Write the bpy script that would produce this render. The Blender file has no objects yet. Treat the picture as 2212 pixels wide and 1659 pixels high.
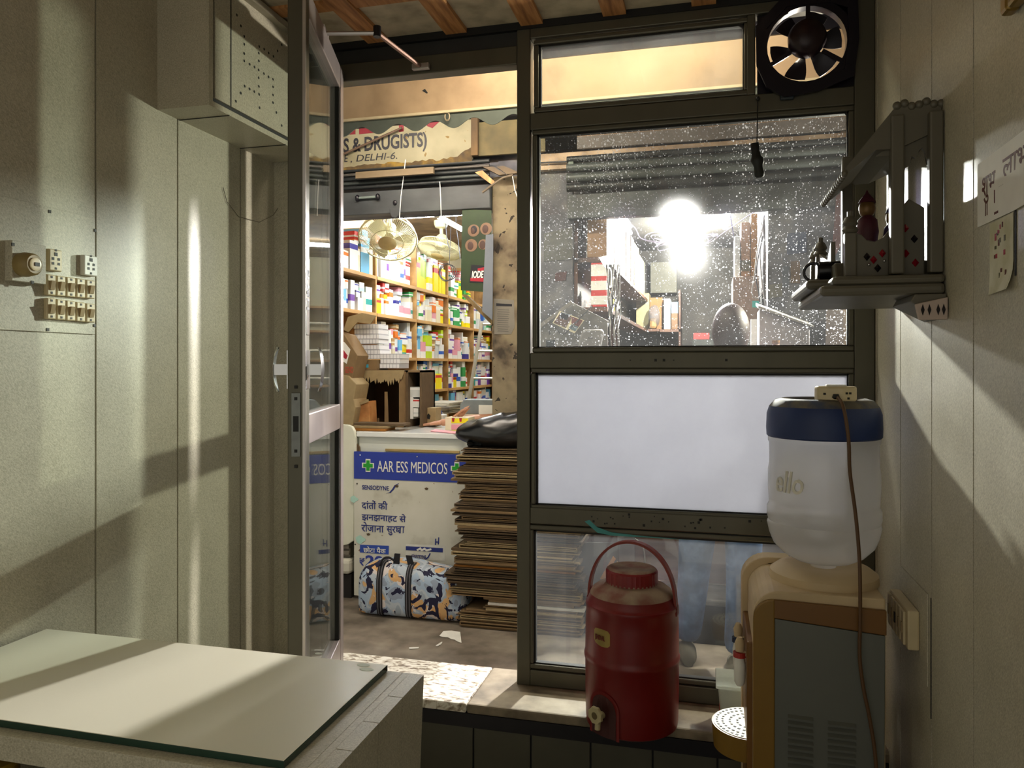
import bpy, bmesh, math, random
from mathutils import Matrix, Vector, Euler
SC = bpy.context.scene
COL = SC.collection
R = math.radians
PI = math.pi

# ------------------------------------------------------------------ camera
EYE, FPX, HX, HY = 1.36, 1655.0, 1106.0, 790.0
YAW = R(14.53)
cam = bpy.data.cameras.new('camera')
cam.sensor_width = 36.0
cam.lens = FPX / 2212 * 36.0
cam.shift_y = -(829.5 - HY) / 2212
cam.clip_start, cam.clip_end = 0.02, 60
camo = bpy.data.objects.new('camera', cam)
camo.location = (0, 0, EYE)
camo.rotation_euler = (R(90), 0, YAW)
COL.objects.link(camo)
SC.camera = camo

# ------------------------------------------------------------------ world, exposure
SC.view_settings.view_transform = 'Standard'
SC.view_settings.look = 'None'
SC.view_settings.gamma = 1
SC.view_settings.use_curve_mapping = False
SC.view_settings.exposure = 0.0
world = bpy.data.worlds.new('night_ambient')
SC.world = world
world.use_nodes = True
wb = world.node_tree.nodes['Background']
wb.inputs[0].default_value = (1.0, 0.95, 0.80, 1)
wb.inputs[1].default_value = 0.65
SC.cycles.max_bounces = 8
SC.cycles.diffuse_bounces = 4
SC.cycles.transmission_bounces = 6
SC.cycles.transparent_max_bounces = 24
SC.cycles.sample_clamp_indirect = 6.0
SC.cycles.sample_clamp_direct = 0.0
TUBE_W = 190.0
BULB_W = 14500.0
LED_W = 160.0
CANOPY_W = 165.0    # unseen tube added behind the canopy board
WALLBULB_W = 1800.0 # unseen bulb added on the passage wall, right of the window
PASSAGE_W = 90.0

# ------------------------------------------------------------------ measuring: a pixel of the photograph on a known plane
_c, _s = math.cos(YAW), math.sin(YAW)
def _ray(px, py):
    x = (px - HX) / FPX
    return (_c*x - _s, _s*x + _c, (HY - py) / FPX)
def atY(px, py, Y):
    d = _ray(px, py); t = Y/d[1]; return Vector((d[0]*t, Y, EYE + d[2]*t))
def atX(px, py, X):
    d = _ray(px, py); t = X/d[0]; return Vector((X, d[1]*t, EYE + d[2]*t))
def atZ(px, py, Z):
    d = _ray(px, py); t = (Z-EYE)/d[2]; return Vector((d[0]*t, d[1]*t, Z))

# ------------------------------------------------------------------ mesh builder
class MB:
    def __init__(self, M=None):
        self.v, self.f, self.m = [], [], []
        self.M = M if M is not None else Matrix.Identity(4)
    def add(self, vs, fs, mi=0):
        o = len(self.v)
        self.v += [self.M @ Vector(p) for p in vs]
        for f in fs:
            self.f.append([o+i for i in f]); self.m.append(mi)
        return self
    def box(self, a, b, mi=0):
        x0, y0, z0 = (min(a[i], b[i]) for i in range(3)); x1, y1, z1 = (max(a[i], b[i]) for i in range(3))
        return self.add([(x0,y0,z0),(x1,y0,z0),(x1,y1,z0),(x0,y1,z0),(x0,y0,z1),(x1,y0,z1),(x1,y1,z1),(x0,y1,z1)],
                 [(0,3,2,1),(4,5,6,7),(0,1,5,4),(1,2,6,5),(2,3,7,6),(3,0,4,7)], mi)
    def obox(self, c, s, rot=(0,0,0), mi=0):
        T = Matrix.Translation(c) @ Euler(rot).to_matrix().to_4x4()
        x, y, z = s[0]/2, s[1]/2, s[2]/2
        vs = [T @ Vector(p) for p in [(-x,-y,-z),(x,-y,-z),(x,y,-z),(-x,y,-z),(-x,-y,z),(x,-y,z),(x,y,z),(-x,y,z)]]
        return self.add(vs, [(0,3,2,1),(4,5,6,7),(0,1,5,4),(1,2,6,5),(2,3,7,6),(3,0,4,7)], mi)
    def prism(self, poly, d, mi=0):
        """poly: 3D points of a planar face, extruded by vector d."""
        n = len(poly); d = Vector(d)
        vs = [Vector(p) for p in poly] + [Vector(p)+d for p in poly]
        fs = [tuple(range(n))[::-1], tuple(range(n, 2*n))] + [(i, (i+1) % n, n+(i+1) % n, n+i) for i in range(n)]
        return self.add(vs, fs, mi)
    def rings(self, rings, mi=0, cap=True, loop=True):
        n = len(rings[0]); vs = [p for r in rings for p in r]; fs = []
        for k in range(len(rings)-1):
            for i in range(n if loop else n-1):
                j = (i+1) % n
                fs.append((k*n+i, k*n+j, (k+1)*n+j, (k+1)*n+i))
        if cap:
            fs.append(tuple(range(n))[::-1]); fs.append(tuple(range((len(rings)-1)*n, len(rings)*n)))
        return self.add(vs, fs, mi)
    def tube(self, pts, r, n=8, mi=0):
        pts = [Vector(p) for p in pts]; rr = r if isinstance(r, (list, tuple)) else [r]*len(pts)
        rings = []; up = None
        for i, p in enumerate(pts):
            t = (pts[min(i+1, len(pts)-1)] - pts[max(i-1, 0)]).normalized()
            if up is None:
                up = Vector((0,0,1)) if abs(t.z) < .9 else Vector((1,0,0))
            a = t.cross(up)
            a = a.normalized() if a.length > 1e-5 else t.orthogonal().normalized()
            b = t.cross(a).normalized(); up = -b if (-b).dot(up) > 0 else b
            rings.append([p + a*math.cos(2*PI*k/n)*rr[i] + b*math.sin(2*PI*k/n)*rr[i] for k in range(n)])
        return self.rings(rings, mi)
    def lathe(self, prof, c=(0,0,0), n=32, mi=0, sx=1, sy=1, a0=0, a1=2*PI):
        c = Vector(c); full = abs(a1-a0-2*PI) < 1e-6; m = n if full else n+1
        rings = [[c + Vector((r*sx*math.cos(a0+(a1-a0)*k/n), r*sy*math.sin(a0+(a1-a0)*k/n), z)) for k in range(m)] for r, z in prof]
        return self.rings(rings, mi, cap=full, loop=full)
    def ell(self, c, r, nu=16, nv=10, mi=0, lo=-PI/2, hi=PI/2):
        c = Vector(c); rings = []
        for i in range(nv+1):
            t = lo + (hi-lo)*i/nv; q = max(math.cos(t), .002)
            rings.append([c + Vector((r[0]*q*math.cos(2*PI*k/nu), r[1]*q*math.sin(2*PI*k/nu), r[2]*math.sin(t))) for k in range(nu)])
        return self.rings(rings, mi)
    def build(self, name, mats, parent=None, smooth=None, bevel=0, seg=2):
        if not isinstance(mats, (list, tuple)): mats = [mats]
        lo = [min(p[i] for p in self.v) for i in range(3)]; hi = [max(p[i] for p in self.v) for i in range(3)]
        c = Vector(((lo[0]+hi[0])/2, (lo[1]+hi[1])/2, lo[2]))
        me = bpy.data.meshes.new(name)
        me.from_pydata([p - c for p in self.v], [], self.f)
        for m in mats: me.materials.append(m)
        for p, i in zip(me.polygons, self.m): p.material_index = i
        bm = bmesh.new(); bm.from_mesh(me)
        bmesh.ops.recalc_face_normals(bm, faces=bm.faces); bm.to_mesh(me); bm.free()
        if smooth is not None:
            me.polygons.foreach_set('use_smooth', [True]*len(me.polygons))
            me.set_sharp_from_angle(angle=R(smooth))
        o = bpy.data.objects.new(name, me); COL.objects.link(o)
        put(o, c, parent)
        if bevel:
            b = o.modifiers.new('edge', 'BEVEL'); b.width = bevel; b.segments = seg; b.limit_method = 'ANGLE'; b.angle_limit = R(40)
        return o

_W = {}
def put(o, w, parent=None):
    w = Vector(w); _W[o.name] = w
    if parent is not None:
        o.parent = parent; o.location = w - _W[parent.name]
    else:
        o.location = w
    return o
def tag(o, label, cat, group=None, kind=None):
    o['label'] = label; o['category'] = cat
    if group: o['group'] = group
    if kind: o['kind'] = kind
    return o
def thing(name, label, cat, loc, group=None, kind=None):
    o = bpy.data.objects.new(name, None); o.empty_display_size = .05; COL.objects.link(o)
    put(o, loc); return tag(o, label, cat, group, kind)
def struct(o):
    o['kind'] = 'structure'; return o
def box(name, a, b, m, parent=None, bevel=0):
    return MB().box(a, b).build(name, m, parent, bevel=bevel)
def basis(x, y, z, t):
    return Matrix((( x[0], y[0], z[0], t[0]), (x[1], y[1], z[1], t[1]), (x[2], y[2], z[2], t[2]), (0,0,0,1)))
def front(t): return basis((1,0,0), (0,0,1), (0,-1,0), t)       # drawn upright on a face that looks to -Y
def rightwall(t): return basis((0,-1,0), (0,0,1), (-1,0,0), t)  # on a face that looks to -X
def leftwall(t): return basis((0,1,0), (0,0,1), (1,0,0), t)     # on a face that looks to +X
def text(s, size, m, parent, M, name='lettering', xs=1.0, bold=0.0, ext=.0006, align='LEFT', shear=0, bend=None):
    cu = bpy.data.curves.new('letters', 'FONT'); cu.body = s; cu.size = size; cu.offset = bold*size; cu.extrude = ext
    cu.align_x = align; cu.shear = shear; cu.resolution_u = 3
    o = bpy.data.objects.new('letters', cu); COL.objects.link(o)
    dg = bpy.context.evaluated_depsgraph_get(); dg.update()
    me = bpy.data.meshes.new_from_object(o.evaluated_get(dg))
    bpy.data.objects.remove(o); bpy.data.curves.remove(cu)
    mb = MB(M)
    vs = [Vector((v.co.x*xs, v.co.y, v.co.z)) for v in me.vertices]
    if bend: vs = [bend(v) for v in vs]
    mb.add(vs, [tuple(p.vertices) for p in me.polygons])
    bpy.data.meshes.remove(me)
    return mb.build(name, m, parent)
def flat(poly2, M, th, m, name, parent):
    """a thin flat shape, 2D points in the basis M, thickness th towards its viewer"""
    return MB(M).prism([(p[0], p[1], 0) for p in poly2], (0, 0, th)).build(name, m, parent)
def stroke(paths, w, M, m, name, parent, th=.0006):
    mb = MB(M); lift = 0
    for path in paths:
        for a, b in zip(path, path[1:]):
            lift += .00007
            a = Vector((a[0], a[1], 0)); b = Vector((b[0], b[1], 0)); d = (b-a)
            if d.length < 1e-6: continue
            d.normalize(); n = Vector((-d.y, d.x, 0))*w/2; e = d*w*.3
            mb.prism([a-e+n, b+e+n, b+e-n, a-e-n], (0,0,th+lift))
    return mb.build(name, m, parent)

# ------------------------------------------------------------------ materials
def lin(h, k=1.0):
    h = h.lstrip('#'); out = []
    for i in (0, 2, 4):
        c = int(h[i:i+2], 16)/255
        out.append((c/12.92 if c <= .04045 else ((c+.055)/1.055)**2.4)*k)
    return out
_MC = {}
def M(name, hx, rough=.6, metal=0.0, var=.14, scale=18.0, bump=0.0, bscale=120.0, stretch=(1,1,1), spec=.5, emit=None, ew=1.0):
    if name in _MC: return _MC[name]
    m = bpy.data.materials.new(name); m.use_nodes = True; nt = m.node_tree; N = nt.nodes; L = nt.links
    b = N['Principled BSDF']; c = lin(hx)
    b.inputs['Roughness'].default_value = rough; b.inputs['Metallic'].default_value = metal
    b.inputs['Specular IOR Level'].default_value = spec
    tc = N.new('ShaderNodeTexCoord'); mp = N.new('ShaderNodeMapping'); mp.inputs['Scale'].default_value = stretch
    L.new(tc.outputs['Object'], mp.inputs['Vector'])
    nz = N.new('ShaderNodeTexNoise'); nz.inputs['Scale'].default_value = scale; nz.inputs['Detail'].default_value = 5
    L.new(mp.outputs[0], nz.inputs['Vector'])
    mx = N.new('ShaderNodeMix'); mx.data_type = 'RGBA'
    mx.inputs[6].default_value = [q*(1-2*var) for q in c]+[1]; mx.inputs[7].default_value = [min(1, q*(1+2*var)) for q in c]+[1]
    L.new(nz.outputs['Fac'], mx.inputs[0]); L.new(mx.outputs[2], b.inputs['Base Color'])
    if bump:
        n2 = N.new('ShaderNodeTexNoise'); n2.inputs['Scale'].default_value = bscale; L.new(mp.outputs[0], n2.inputs['Vector'])
        bp = N.new('ShaderNodeBump'); bp.inputs['Strength'].default_value = bump; bp.inputs['Distance'].default_value = .003
        L.new(n2.outputs['Fac'], bp.inputs['Height']); L.new(bp.outputs[0], b.inputs['Normal'])
    if emit:
        b.inputs['Emission Color'].default_value = lin(emit)+[1]; b.inputs['Emission Strength'].default_value = ew
    _MC[name] = m
    return m
def RM(name, stops, scale, detail=6, rough=.7, stretch=(1,1,1), interp='LINEAR', distort=0.0, metal=0.0, bump=0.0, over=None, rot=(0,0,0)):
    """noise through a colour ramp; over = (hex, scale, threshold, distortion) lays a second, hard-edged blotch on top"""
    m = bpy.data.materials.new(name); m.use_nodes = True; nt = m.node_tree; N = nt.nodes; L = nt.links
    b = N['Principled BSDF']; b.inputs['Roughness'].default_value = rough; b.inputs['Metallic'].default_value = metal
    tc = N.new('ShaderNodeTexCoord'); mp = N.new('ShaderNodeMapping'); mp.inputs['Scale'].default_value = stretch; mp.inputs['Rotation'].default_value = rot
    L.new(tc.outputs['Object'], mp.inputs['Vector'])
    nz = N.new('ShaderNodeTexNoise'); nz.inputs['Scale'].default_value = scale; nz.inputs['Detail'].default_value = detail
    nz.inputs['Distortion'].default_value = distort; L.new(mp.outputs[0], nz.inputs['Vector'])
    rp = N.new('ShaderNodeValToRGB'); rp.color_ramp.interpolation = interp
    el = rp.color_ramp.elements
    while len(el) > 1: el.remove(el[-1])
    el[0].position = stops[0][0]; el[0].color = lin(stops[0][1])+[1]
    for p, h in stops[1:]:
        e = el.new(p); e.color = lin(h)+[1]
    L.new(nz.outputs['Fac'], rp.inputs[0]); out = rp.outputs[0]
    for ov in (over or []):
        hx, sc2, th, ds = ov
        n2 = N.new('ShaderNodeTexNoise'); n2.inputs['Scale'].default_value = sc2; n2.inputs['Distortion'].default_value = ds; n2.inputs['Detail'].default_value = 3
        L.new(mp.outputs[0], n2.inputs['Vector'])
        gt = N.new('ShaderNodeMath'); gt.operation = 'GREATER_THAN'; gt.inputs[1].default_value = th; L.new(n2.outputs['Fac'], gt.inputs[0])
        mx = N.new('ShaderNodeMix'); mx.data_type = 'RGBA'; mx.inputs[7].default_value = lin(hx)+[1]
        L.new(gt.outputs[0], mx.inputs[0]); L.new(out, mx.inputs[6]); out = mx.outputs[2]
    L.new(out, b.inputs['Base Color'])
    if bump:
        bp = N.new('ShaderNodeBump'); bp.inputs['Strength'].default_value = bump; bp.inputs['Distance'].default_value = .004
        L.new(nz.outputs['Fac'], bp.inputs['Height']); L.new(bp.outputs[0], b.inputs['Normal'])
    return m
def laminate(name, light, dark, axis):
    """beige wall board: fine speckle and a diagonal woven hatch"""
    m = bpy.data.materials.new(name); m.use_nodes = True; nt = m.node_tree; N = nt.nodes; L = nt.links
    b = N['Principled BSDF']; b.inputs['Roughness'].default_value = .42
    tc = N.new('ShaderNodeTexCoord')
    mp = N.new('ShaderNodeMapping'); mp.inputs['Rotation'].default_value = (R(45), 0, 0) if axis == 'x' else ((0, R(45), 0) if axis == 'y' else (0, 0, R(45)))
    L.new(tc.outputs['Object'], mp.inputs['Vector'])
    n1 = N.new('ShaderNodeTexNoise'); n1.inputs['Scale'].default_value = 330; n1.inputs['Detail'].default_value = 3
    L.new(tc.outputs['Object'], n1.inputs['Vector'])
    mp2 = N.new('ShaderNodeMapping'); mp2.inputs['Scale'].default_value = (1, .3, 1) if axis != 'y' else (.3, 1, 1)
    L.new(mp.outputs[0], mp2.inputs['Vector'])
    n2 = N.new('ShaderNodeTexNoise'); n2.inputs['Scale'].default_value = 420; L.new(mp2.outputs[0], n2.inputs['Vector'])
    n3 = N.new('ShaderNodeTexNoise'); n3.inputs['Scale'].default_value = 9; n3.inputs['Detail'].default_value = 8; L.new(tc.outputs['Object'], n3.inputs['Vector'])
    a = N.new('ShaderNodeMath'); a.operation = 'ADD'; L.new(n1.outputs['Fac'], a.inputs[0]); L.new(n2.outputs['Fac'], a.inputs[1])
    a2 = N.new('ShaderNodeMath'); a2.operation = 'MULTIPLY_ADD'; L.new(n3.outputs['Fac'], a2.inputs[0]); a2.inputs[1].default_value = .35
    s3 = N.new('ShaderNodeMath'); s3.operation = 'ADD'; s3.inputs[1].default_value = .33; L.new(a.outputs[0], s3.inputs[0]); L.new(s3.outputs[0], a2.inputs[2])
    mr = N.new('ShaderNodeMapRange'); mr.inputs[1].default_value = 1.0; mr.inputs[2].default_value = 2.0; L.new(a2.outputs[0], mr.inputs[0])
    mx = N.new('ShaderNodeMix'); mx.data_type = 'RGBA'; mx.inputs[6].default_value = lin(dark)+[1]; mx.inputs[7].default_value = lin(light)+[1]
    L.new(mr.outputs[0], mx.inputs[0]); L.new(mx.outputs[2], b.inputs['Base Color'])
    return m
def emitter(name, hx, w):
    m = bpy.data.materials.new(name); m.use_nodes = True; nt = m.node_tree
    for n in list(nt.nodes): nt.nodes.remove(n)
    e = nt.nodes.new('ShaderNodeEmission'); e.inputs[0].default_value = lin(hx)+[1]; e.inputs[1].default_value = w
    o = nt.nodes.new('ShaderNodeOutputMaterial'); nt.links.new(e.outputs[0], o.inputs[0])
    return m
def pane_mat(name, dust=.03, specks=0.0, scatter=0.0, tint='f4f7f4', gloss=.06, speck_scale=95.0):
    """clear window glass: see-through, a faint mirror, a film of dust, splashed specks, and a little forward scatter in the grime"""
    m = bpy.data.materials.new(name); m.use_nodes = True; nt = m.node_tree; N = nt.nodes; L = nt.links
    for n in list(N): N.remove(n)
    out = N.new('ShaderNodeOutputMaterial')
    tr = N.new('ShaderNodeBsdfTransparent'); tr.inputs[0].default_value = lin(tint)+[1]
    gl = N.new('ShaderNodeBsdfGlossy'); gl.inputs['Roughness'].default_value = .02
    fr = N.new('ShaderNodeLayerWeight'); fr.inputs[0].default_value = .5
    pw = N.new('ShaderNodeMath'); pw.operation = 'POWER'; pw.inputs[1].default_value = 5; L.new(fr.outputs['Facing'], pw.inputs[0])
    mg = N.new('ShaderNodeMath'); mg.operation = 'MULTIPLY_ADD'; mg.inputs[1].default_value = .8; mg.inputs[2].default_value = .03+gloss*.06; L.new(pw.outputs[0], mg.inputs[0])
    m1 = N.new('ShaderNodeMixShader'); L.new(mg.outputs[0], m1.inputs[0]); L.new(tr.outputs[0], m1.inputs[1]); L.new(gl.outputs[0], m1.inputs[2])
    cur = m1.outputs[0]
    if scatter:
        rf = N.new('ShaderNodeBsdfRefraction'); rf.inputs['IOR'].default_value = 1.12; rf.inputs['Roughness'].default_value = .55
        rf.inputs[0].default_value = (1,1,1,1)
        ms = N.new('ShaderNodeMixShader'); ms.inputs[0].default_value = scatter; L.new(cur, ms.inputs[1]); L.new(rf.outputs[0], ms.inputs[2]); cur = ms.outputs[0]
    tc = N.new('ShaderNodeTexCoord')
    nz = N.new('ShaderNodeTexNoise'); nz.inputs['Scale'].default_value = 7; nz.inputs['Detail'].default_value = 8; L.new(tc.outputs['Object'], nz.inputs['Vector'])
    mr = N.new('ShaderNodeMapRange'); mr.inputs[1].default_value = .3; mr.inputs[2].default_value = .75
    mr.inputs[3].default_value = dust*.4; mr.inputs[4].default_value = dust*1.5; L.new(nz.outputs['Fac'], mr.inputs[0])
    fac = mr.outputs[0]
    if specks:
        for sc2, size in ((speck_scale, .22), (speck_scale*2.3, .26)):
            mp = N.new('ShaderNodeMapping'); mp.inputs['Scale'].default_value = (1, .001, 1); L.new(tc.outputs['Object'], mp.inputs['Vector'])
            vo = N.new('ShaderNodeTexVoronoi'); vo.inputs['Scale'].default_value = sc2; L.new(mp.outputs[0], vo.inputs['Vector'])
            # only some cells carry a speck, and of different size
            sep = N.new('ShaderNodeSeparateColor'); L.new(vo.outputs['Color'], sep.inputs[0])
            sz = N.new('ShaderNodeMath'); sz.operation = 'MULTIPLY_ADD'; L.new(sep.outputs[0], sz.inputs[0]); sz.inputs[1].default_value = size*2
            ng = N.new('ShaderNodeTexNoise'); ng.inputs['Scale'].default_value = 3.2; ng.inputs['Detail'].default_value = 2; L.new(tc.outputs['Object'], ng.inputs['Vector'])
            nm = N.new('ShaderNodeMath'); nm.operation = 'MULTIPLY_ADD'; nm.inputs[1].default_value = size*2.2; nm.inputs[2].default_value = -size*(2.2-.35*specks); L.new(ng.outputs['Fac'], nm.inputs[0]); L.new(nm.outputs[0], sz.inputs[2])
            lt = N.new('ShaderNodeMath'); lt.operation = 'LESS_THAN'; L.new(vo.outputs['Distance'], lt.inputs[0]); L.new(sz.outputs[0], lt.inputs[1])
            ml = N.new('ShaderNodeMath'); ml.operation = 'MULTIPLY'; L.new(lt.outputs[0], ml.inputs[0]); ml.inputs[1].default_value = .26
            ad = N.new('ShaderNodeMath'); ad.operation = 'MAXIMUM'; L.new(fac, ad.inputs[0]); L.new(ml.outputs[0], ad.inputs[1]); fac = ad.outputs[0]
    df = N.new('ShaderNodeBsdfDiffuse'); df.inputs[0].default_value = (.75,.76,.78,1)
    tl = N.new('ShaderNodeBsdfTranslucent'); tl.inputs[0].default_value = (.85,.88,.95,1)
    m2 = N.new('ShaderNodeMixShader'); m2.inputs[0].default_value = .7; L.new(df.outputs[0], m2.inputs[1]); L.new(tl.outputs[0], m2.inputs[2])
    m3 = N.new('ShaderNodeMixShader'); L.new(fac, m3.inputs[0]); L.new(cur, m3.inputs[1]); L.new(m2.outputs[0], m3.inputs[2])
    L.new(m3.outputs[0], out.inputs[0])
    return m
def frost_mat(name, hx, clear=.04, trans=.75, scale=5.0, var=.25, rough=.5):
    """milky sheet or plastic that lets light through"""
    m = bpy.data.materials.new(name); m.use_nodes = True; nt = m.node_tree; N = nt.nodes; L = nt.links
    for n in list(N): N.remove(n)
    out = N.new('ShaderNodeOutputMaterial'); c = lin(hx)
    tc = N.new('ShaderNodeTexCoord'); nz = N.new('ShaderNodeTexNoise'); nz.inputs['Scale'].default_value = scale; nz.inputs['Detail'].default_value = 10
    nz.inputs['Roughness'].default_value = .7; L.new(tc.outputs['Object'], nz.inputs['Vector'])
    mx = N.new('ShaderNodeMix'); mx.data_type = 'RGBA'; mx.inputs[6].default_value = [q*(1-var) for q in c]+[1]; mx.inputs[7].default_value = [min(1,q*(1+var)) for q in c]+[1]
    L.new(nz.outputs['Fac'], mx.inputs[0])
    df = N.new('ShaderNodeBsdfDiffuse'); tl = N.new('ShaderNodeBsdfTranslucent'); tr = N.new('ShaderNodeBsdfTransparent'); gl = N.new('ShaderNodeBsdfGlossy')
    gl.inputs['Roughness'].default_value = rough*.5
    L.new(mx.outputs[2], df.inputs[0]); L.new(mx.outputs[2], tl.inputs[0])
    a = N.new('ShaderNodeMixShader'); a.inputs[0].default_value = trans; L.new(df.outputs[0], a.inputs[1]); L.new(tl.outputs[0], a.inputs[2])
    b = N.new('ShaderNodeMixShader'); b.inputs[0].default_value = clear; L.new(a.outputs[0], b.inputs[1]); L.new(tr.outputs[0], b.inputs[2])
    fr = N.new('ShaderNodeLayerWeight'); fr.inputs[0].default_value = .5
    pw = N.new('ShaderNodeMath'); pw.operation = 'POWER'; pw.inputs[1].default_value = 4; L.new(fr.outputs['Facing'], pw.inputs[0])
    mg = N.new('ShaderNodeMath'); mg.operation = 'MULTIPLY_ADD'; mg.inputs[1].default_value = .5; mg.inputs[2].default_value = .045; L.new(pw.outputs[0], mg.inputs[0])
    g = N.new('ShaderNodeMixShader'); L.new(mg.outputs[0], g.inputs[0]); L.new(b.outputs[0], g.inputs[1]); L.new(gl.outputs[0], g.inputs[2])
    L.new(g.outputs[0], out.inputs[0])
    return m

LAM = {a: laminate('beige_laminate_'+a, 'd3cdb8', '918a76', a) for a in 'xyz'}
ALU = M('dull_aluminium', '59564a', .42, .55, .10, 10, stretch=(1,1,.25))
ALU_L = M('bright_aluminium', 'b9b4b2', .32, .75, .06, 14)
RUBBER = M('black_rubber', '10100f', .7, 0, .2)
BLACK = M('matt_black', '0b0b0d', .6, 0, .2)
BLK_METAL = M('black_paint_metal', '15131a', .38, .3, .2)
WHITE = M('white_plastic', 'e4e2da', .4, 0, .05)
IVORY = M('aged_ivory_plastic', 'c9b994', .4, 0, .1)
CARD = M('brown_cardboard', '7c6444', .85, 0, .14, 14)
CARD_D = M('dark_cardboard', '5a4934', .88, 0, .18, 22)
CARD_L = M('pale_cardboard', '9a8662', .85, 0, .14, 22)
CARD_O = M('orange_cardboard', '935f20', .85, 0, .14, 22)
PAPER = M('white_paper', 'eceae2', .8, 0, .06)
WOODS = RM('shop_shelf_wood', [(.3,'7a5a34'),(.5,'a67e4c'),(.7,'c49a60')], 9, 6, .55, (1,.15,1))
SCREWM = M('dark_screw', '1c1712', .5, .4, .1)
STEEL = M('polished_steel', 'c9c9cb', .22, .95, .05)
INKB = M('navy_print', '1d2c7a', .5, 0, .08)
INKK = M('black_paint', '12121c', .55, 0, .1)
INKR = M('red_paint', 'a01a2e', .55, 0, .12)
CABLE_W = M('grey_white_cable', '8a8784', .5, 0, .1)
CABLE_K = M('dark_cable', '26262c', .5, 0, .1)
# ================================================================== THE ROOM
XL, XR, YW, ZC = -1.49, 0.46, 2.40, 2.455
FLOORM = M('inner_floor_tile', '4c463c', .5, 0, .15, 6)
struct(box('floor', (XL-.1, -.6, -.06), (XR+.1, 2.22, 0), FLOORM))

# left wall: vertical boards with dark grooves, up to the door frame
def boards(name, x0, x1, seams, z0, z1, cut=None):
    mb = MB()
    for a, b in zip(seams, seams[1:]):
        mb.box((x0, a+.003, z0), (x1, b-.003, z1), 0)
    back = x0 if abs(x0) > abs(x1) else x1
    d = .02 if back > 0 else -.02
    mb.box((back, seams[0], z0), (back+d, seams[-1], z1), 1)
    return struct(mb.build(name, [LAM['x'], BLACK]))
boards('wall_left', XL-.012, XL, [-.5,-.2,.1,.4,.7,1.0,1.3,1.595,1.90,2.205,2.46], 0, ZC)
boards('wall_right', XR, XR+.012, [-.5,-.2,.1,.4,.7,1.0,1.28,1.55,1.82,2.10,2.37,2.46], 0, ZC)

# wooden ceiling: pale boards between brown battens running away from the viewer
PLY = RM('grey_plywood', [(.3,'9a8e78'),(.6,'c0b39a'),(.8,'cdc0a8')], 14, 8, .8)
BAT = RM('brown_batten_wood', [(.25,'7a4a2a'),(.5,'b07a48'),(.75,'cf9a64')], 10, 6, .6, (6,.6,1))
cl = struct(box('ceiling', (XL-.1, -.6, ZC+.012), (XR+.1, 2.46, ZC+.04), PLY))
for x in (-1.37, -1.09, -.81, -.555, -.29, -.02, .25):
    MB().prism([(x-.036,-.6,ZC+.012),(x+.036,-.6,ZC+.012),(x+.036,2.40,ZC+.012),(x-.036,2.40,ZC+.012)], (0,0,-.014)).build('batten', BAT, cl)
for y in (2.13, 1.55, .95):
    box('batten', (XL, y-.03, ZC+.004), (XR, y+.03, ZC+.012), BAT, cl)
box('batten', (XL, 2.395, ZC-.012), (XR, 2.41, ZC+.012), BLACK, cl)

# raised stone ledge under the partition, tiled riser
LEDGE = RM('worn_stone_ledge', [(.3,'54493a'),(.5,'7c705c'),(.72,'958974')], 12, 8, .6, bump=.15)
MARB = RM('chipped_marble_sill', [(.34,'6a5a48'),(.44,'b4a894'),(.52,'e6e2d6'),(.8,'f2efe6')], 34, 8, .5, (1,2.4,1), distort=.8, bump=.2)
TILE = M('dark_riser_tile', '47453a', .35, 0, .12, 8)
t1 = struct(MB().box((-.72, 2.225, .30), (XR+.1, 2.52, .33)).build('trim_1', LEDGE, bevel=.006))
t2 = struct(MB().box((XL-.1, 2.225, .30), (-.722, 2.52, .33)).build('trim_2', MARB, bevel=.006))
mb = MB(); x = -1.60
while x < XR+.1:
    mb.box((x+.002, 2.235, .0), (x+.176, 2.26, .255)); x += .18
mb.box((XL-.1, 2.228, .257), (XR+.1, 2.26, .299), 1)
mb.box((XL-.1, 2.245, 0), (XR+.1, 2.5, .299), 2)
struct(mb.build('trim_3', [TILE, BLK_METAL, BLACK]))

# ------------------------------------------------------------------ glazed aluminium partition
GL_CLEAN = pane_mat('transom_glass', .03)
GL_DIRTY = pane_mat('splashed_window_glass', .013, specks=1.0, scatter=.004, speck_scale=105)
GL_LOW = pane_mat('smeared_lower_glass', .022, specks=0)
GL_DOOR = pane_mat('door_glass', .035, gloss=.5, tint='eef5f0')
FROST = frost_mat('frosted_sheet', 'a2a4a9', .02, .82, 6, .10)
Y0, Y1 = 2.400, 2.455
win = thing('window_1', 'glazed aluminium shop partition with four panes beside the open door', 'window', (-.1, 2.43, .33), kind='structure')
def member(n, x0, x1, z0, z1, y0=Y0, y1=Y1, m=ALU, bv=.003): return box(n, (x0, y0, z0), (x1, y1, z1), m, win, bv)
member('post', -.606, -.562, .33, ZC)
member('post', .404, .459, .33, ZC)
member('rail', -.562, .404, 2.412, ZC)
member('rail', -.562, .404, 2.118, 2.172)
member('rail', -.562, .404, 1.352, 1.402)
member('rail', -.562, .404, .852, .905)
member('rail', -.562, .404, .332, .382)
member('post', .106, .130, 2.172, 2.412)
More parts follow.
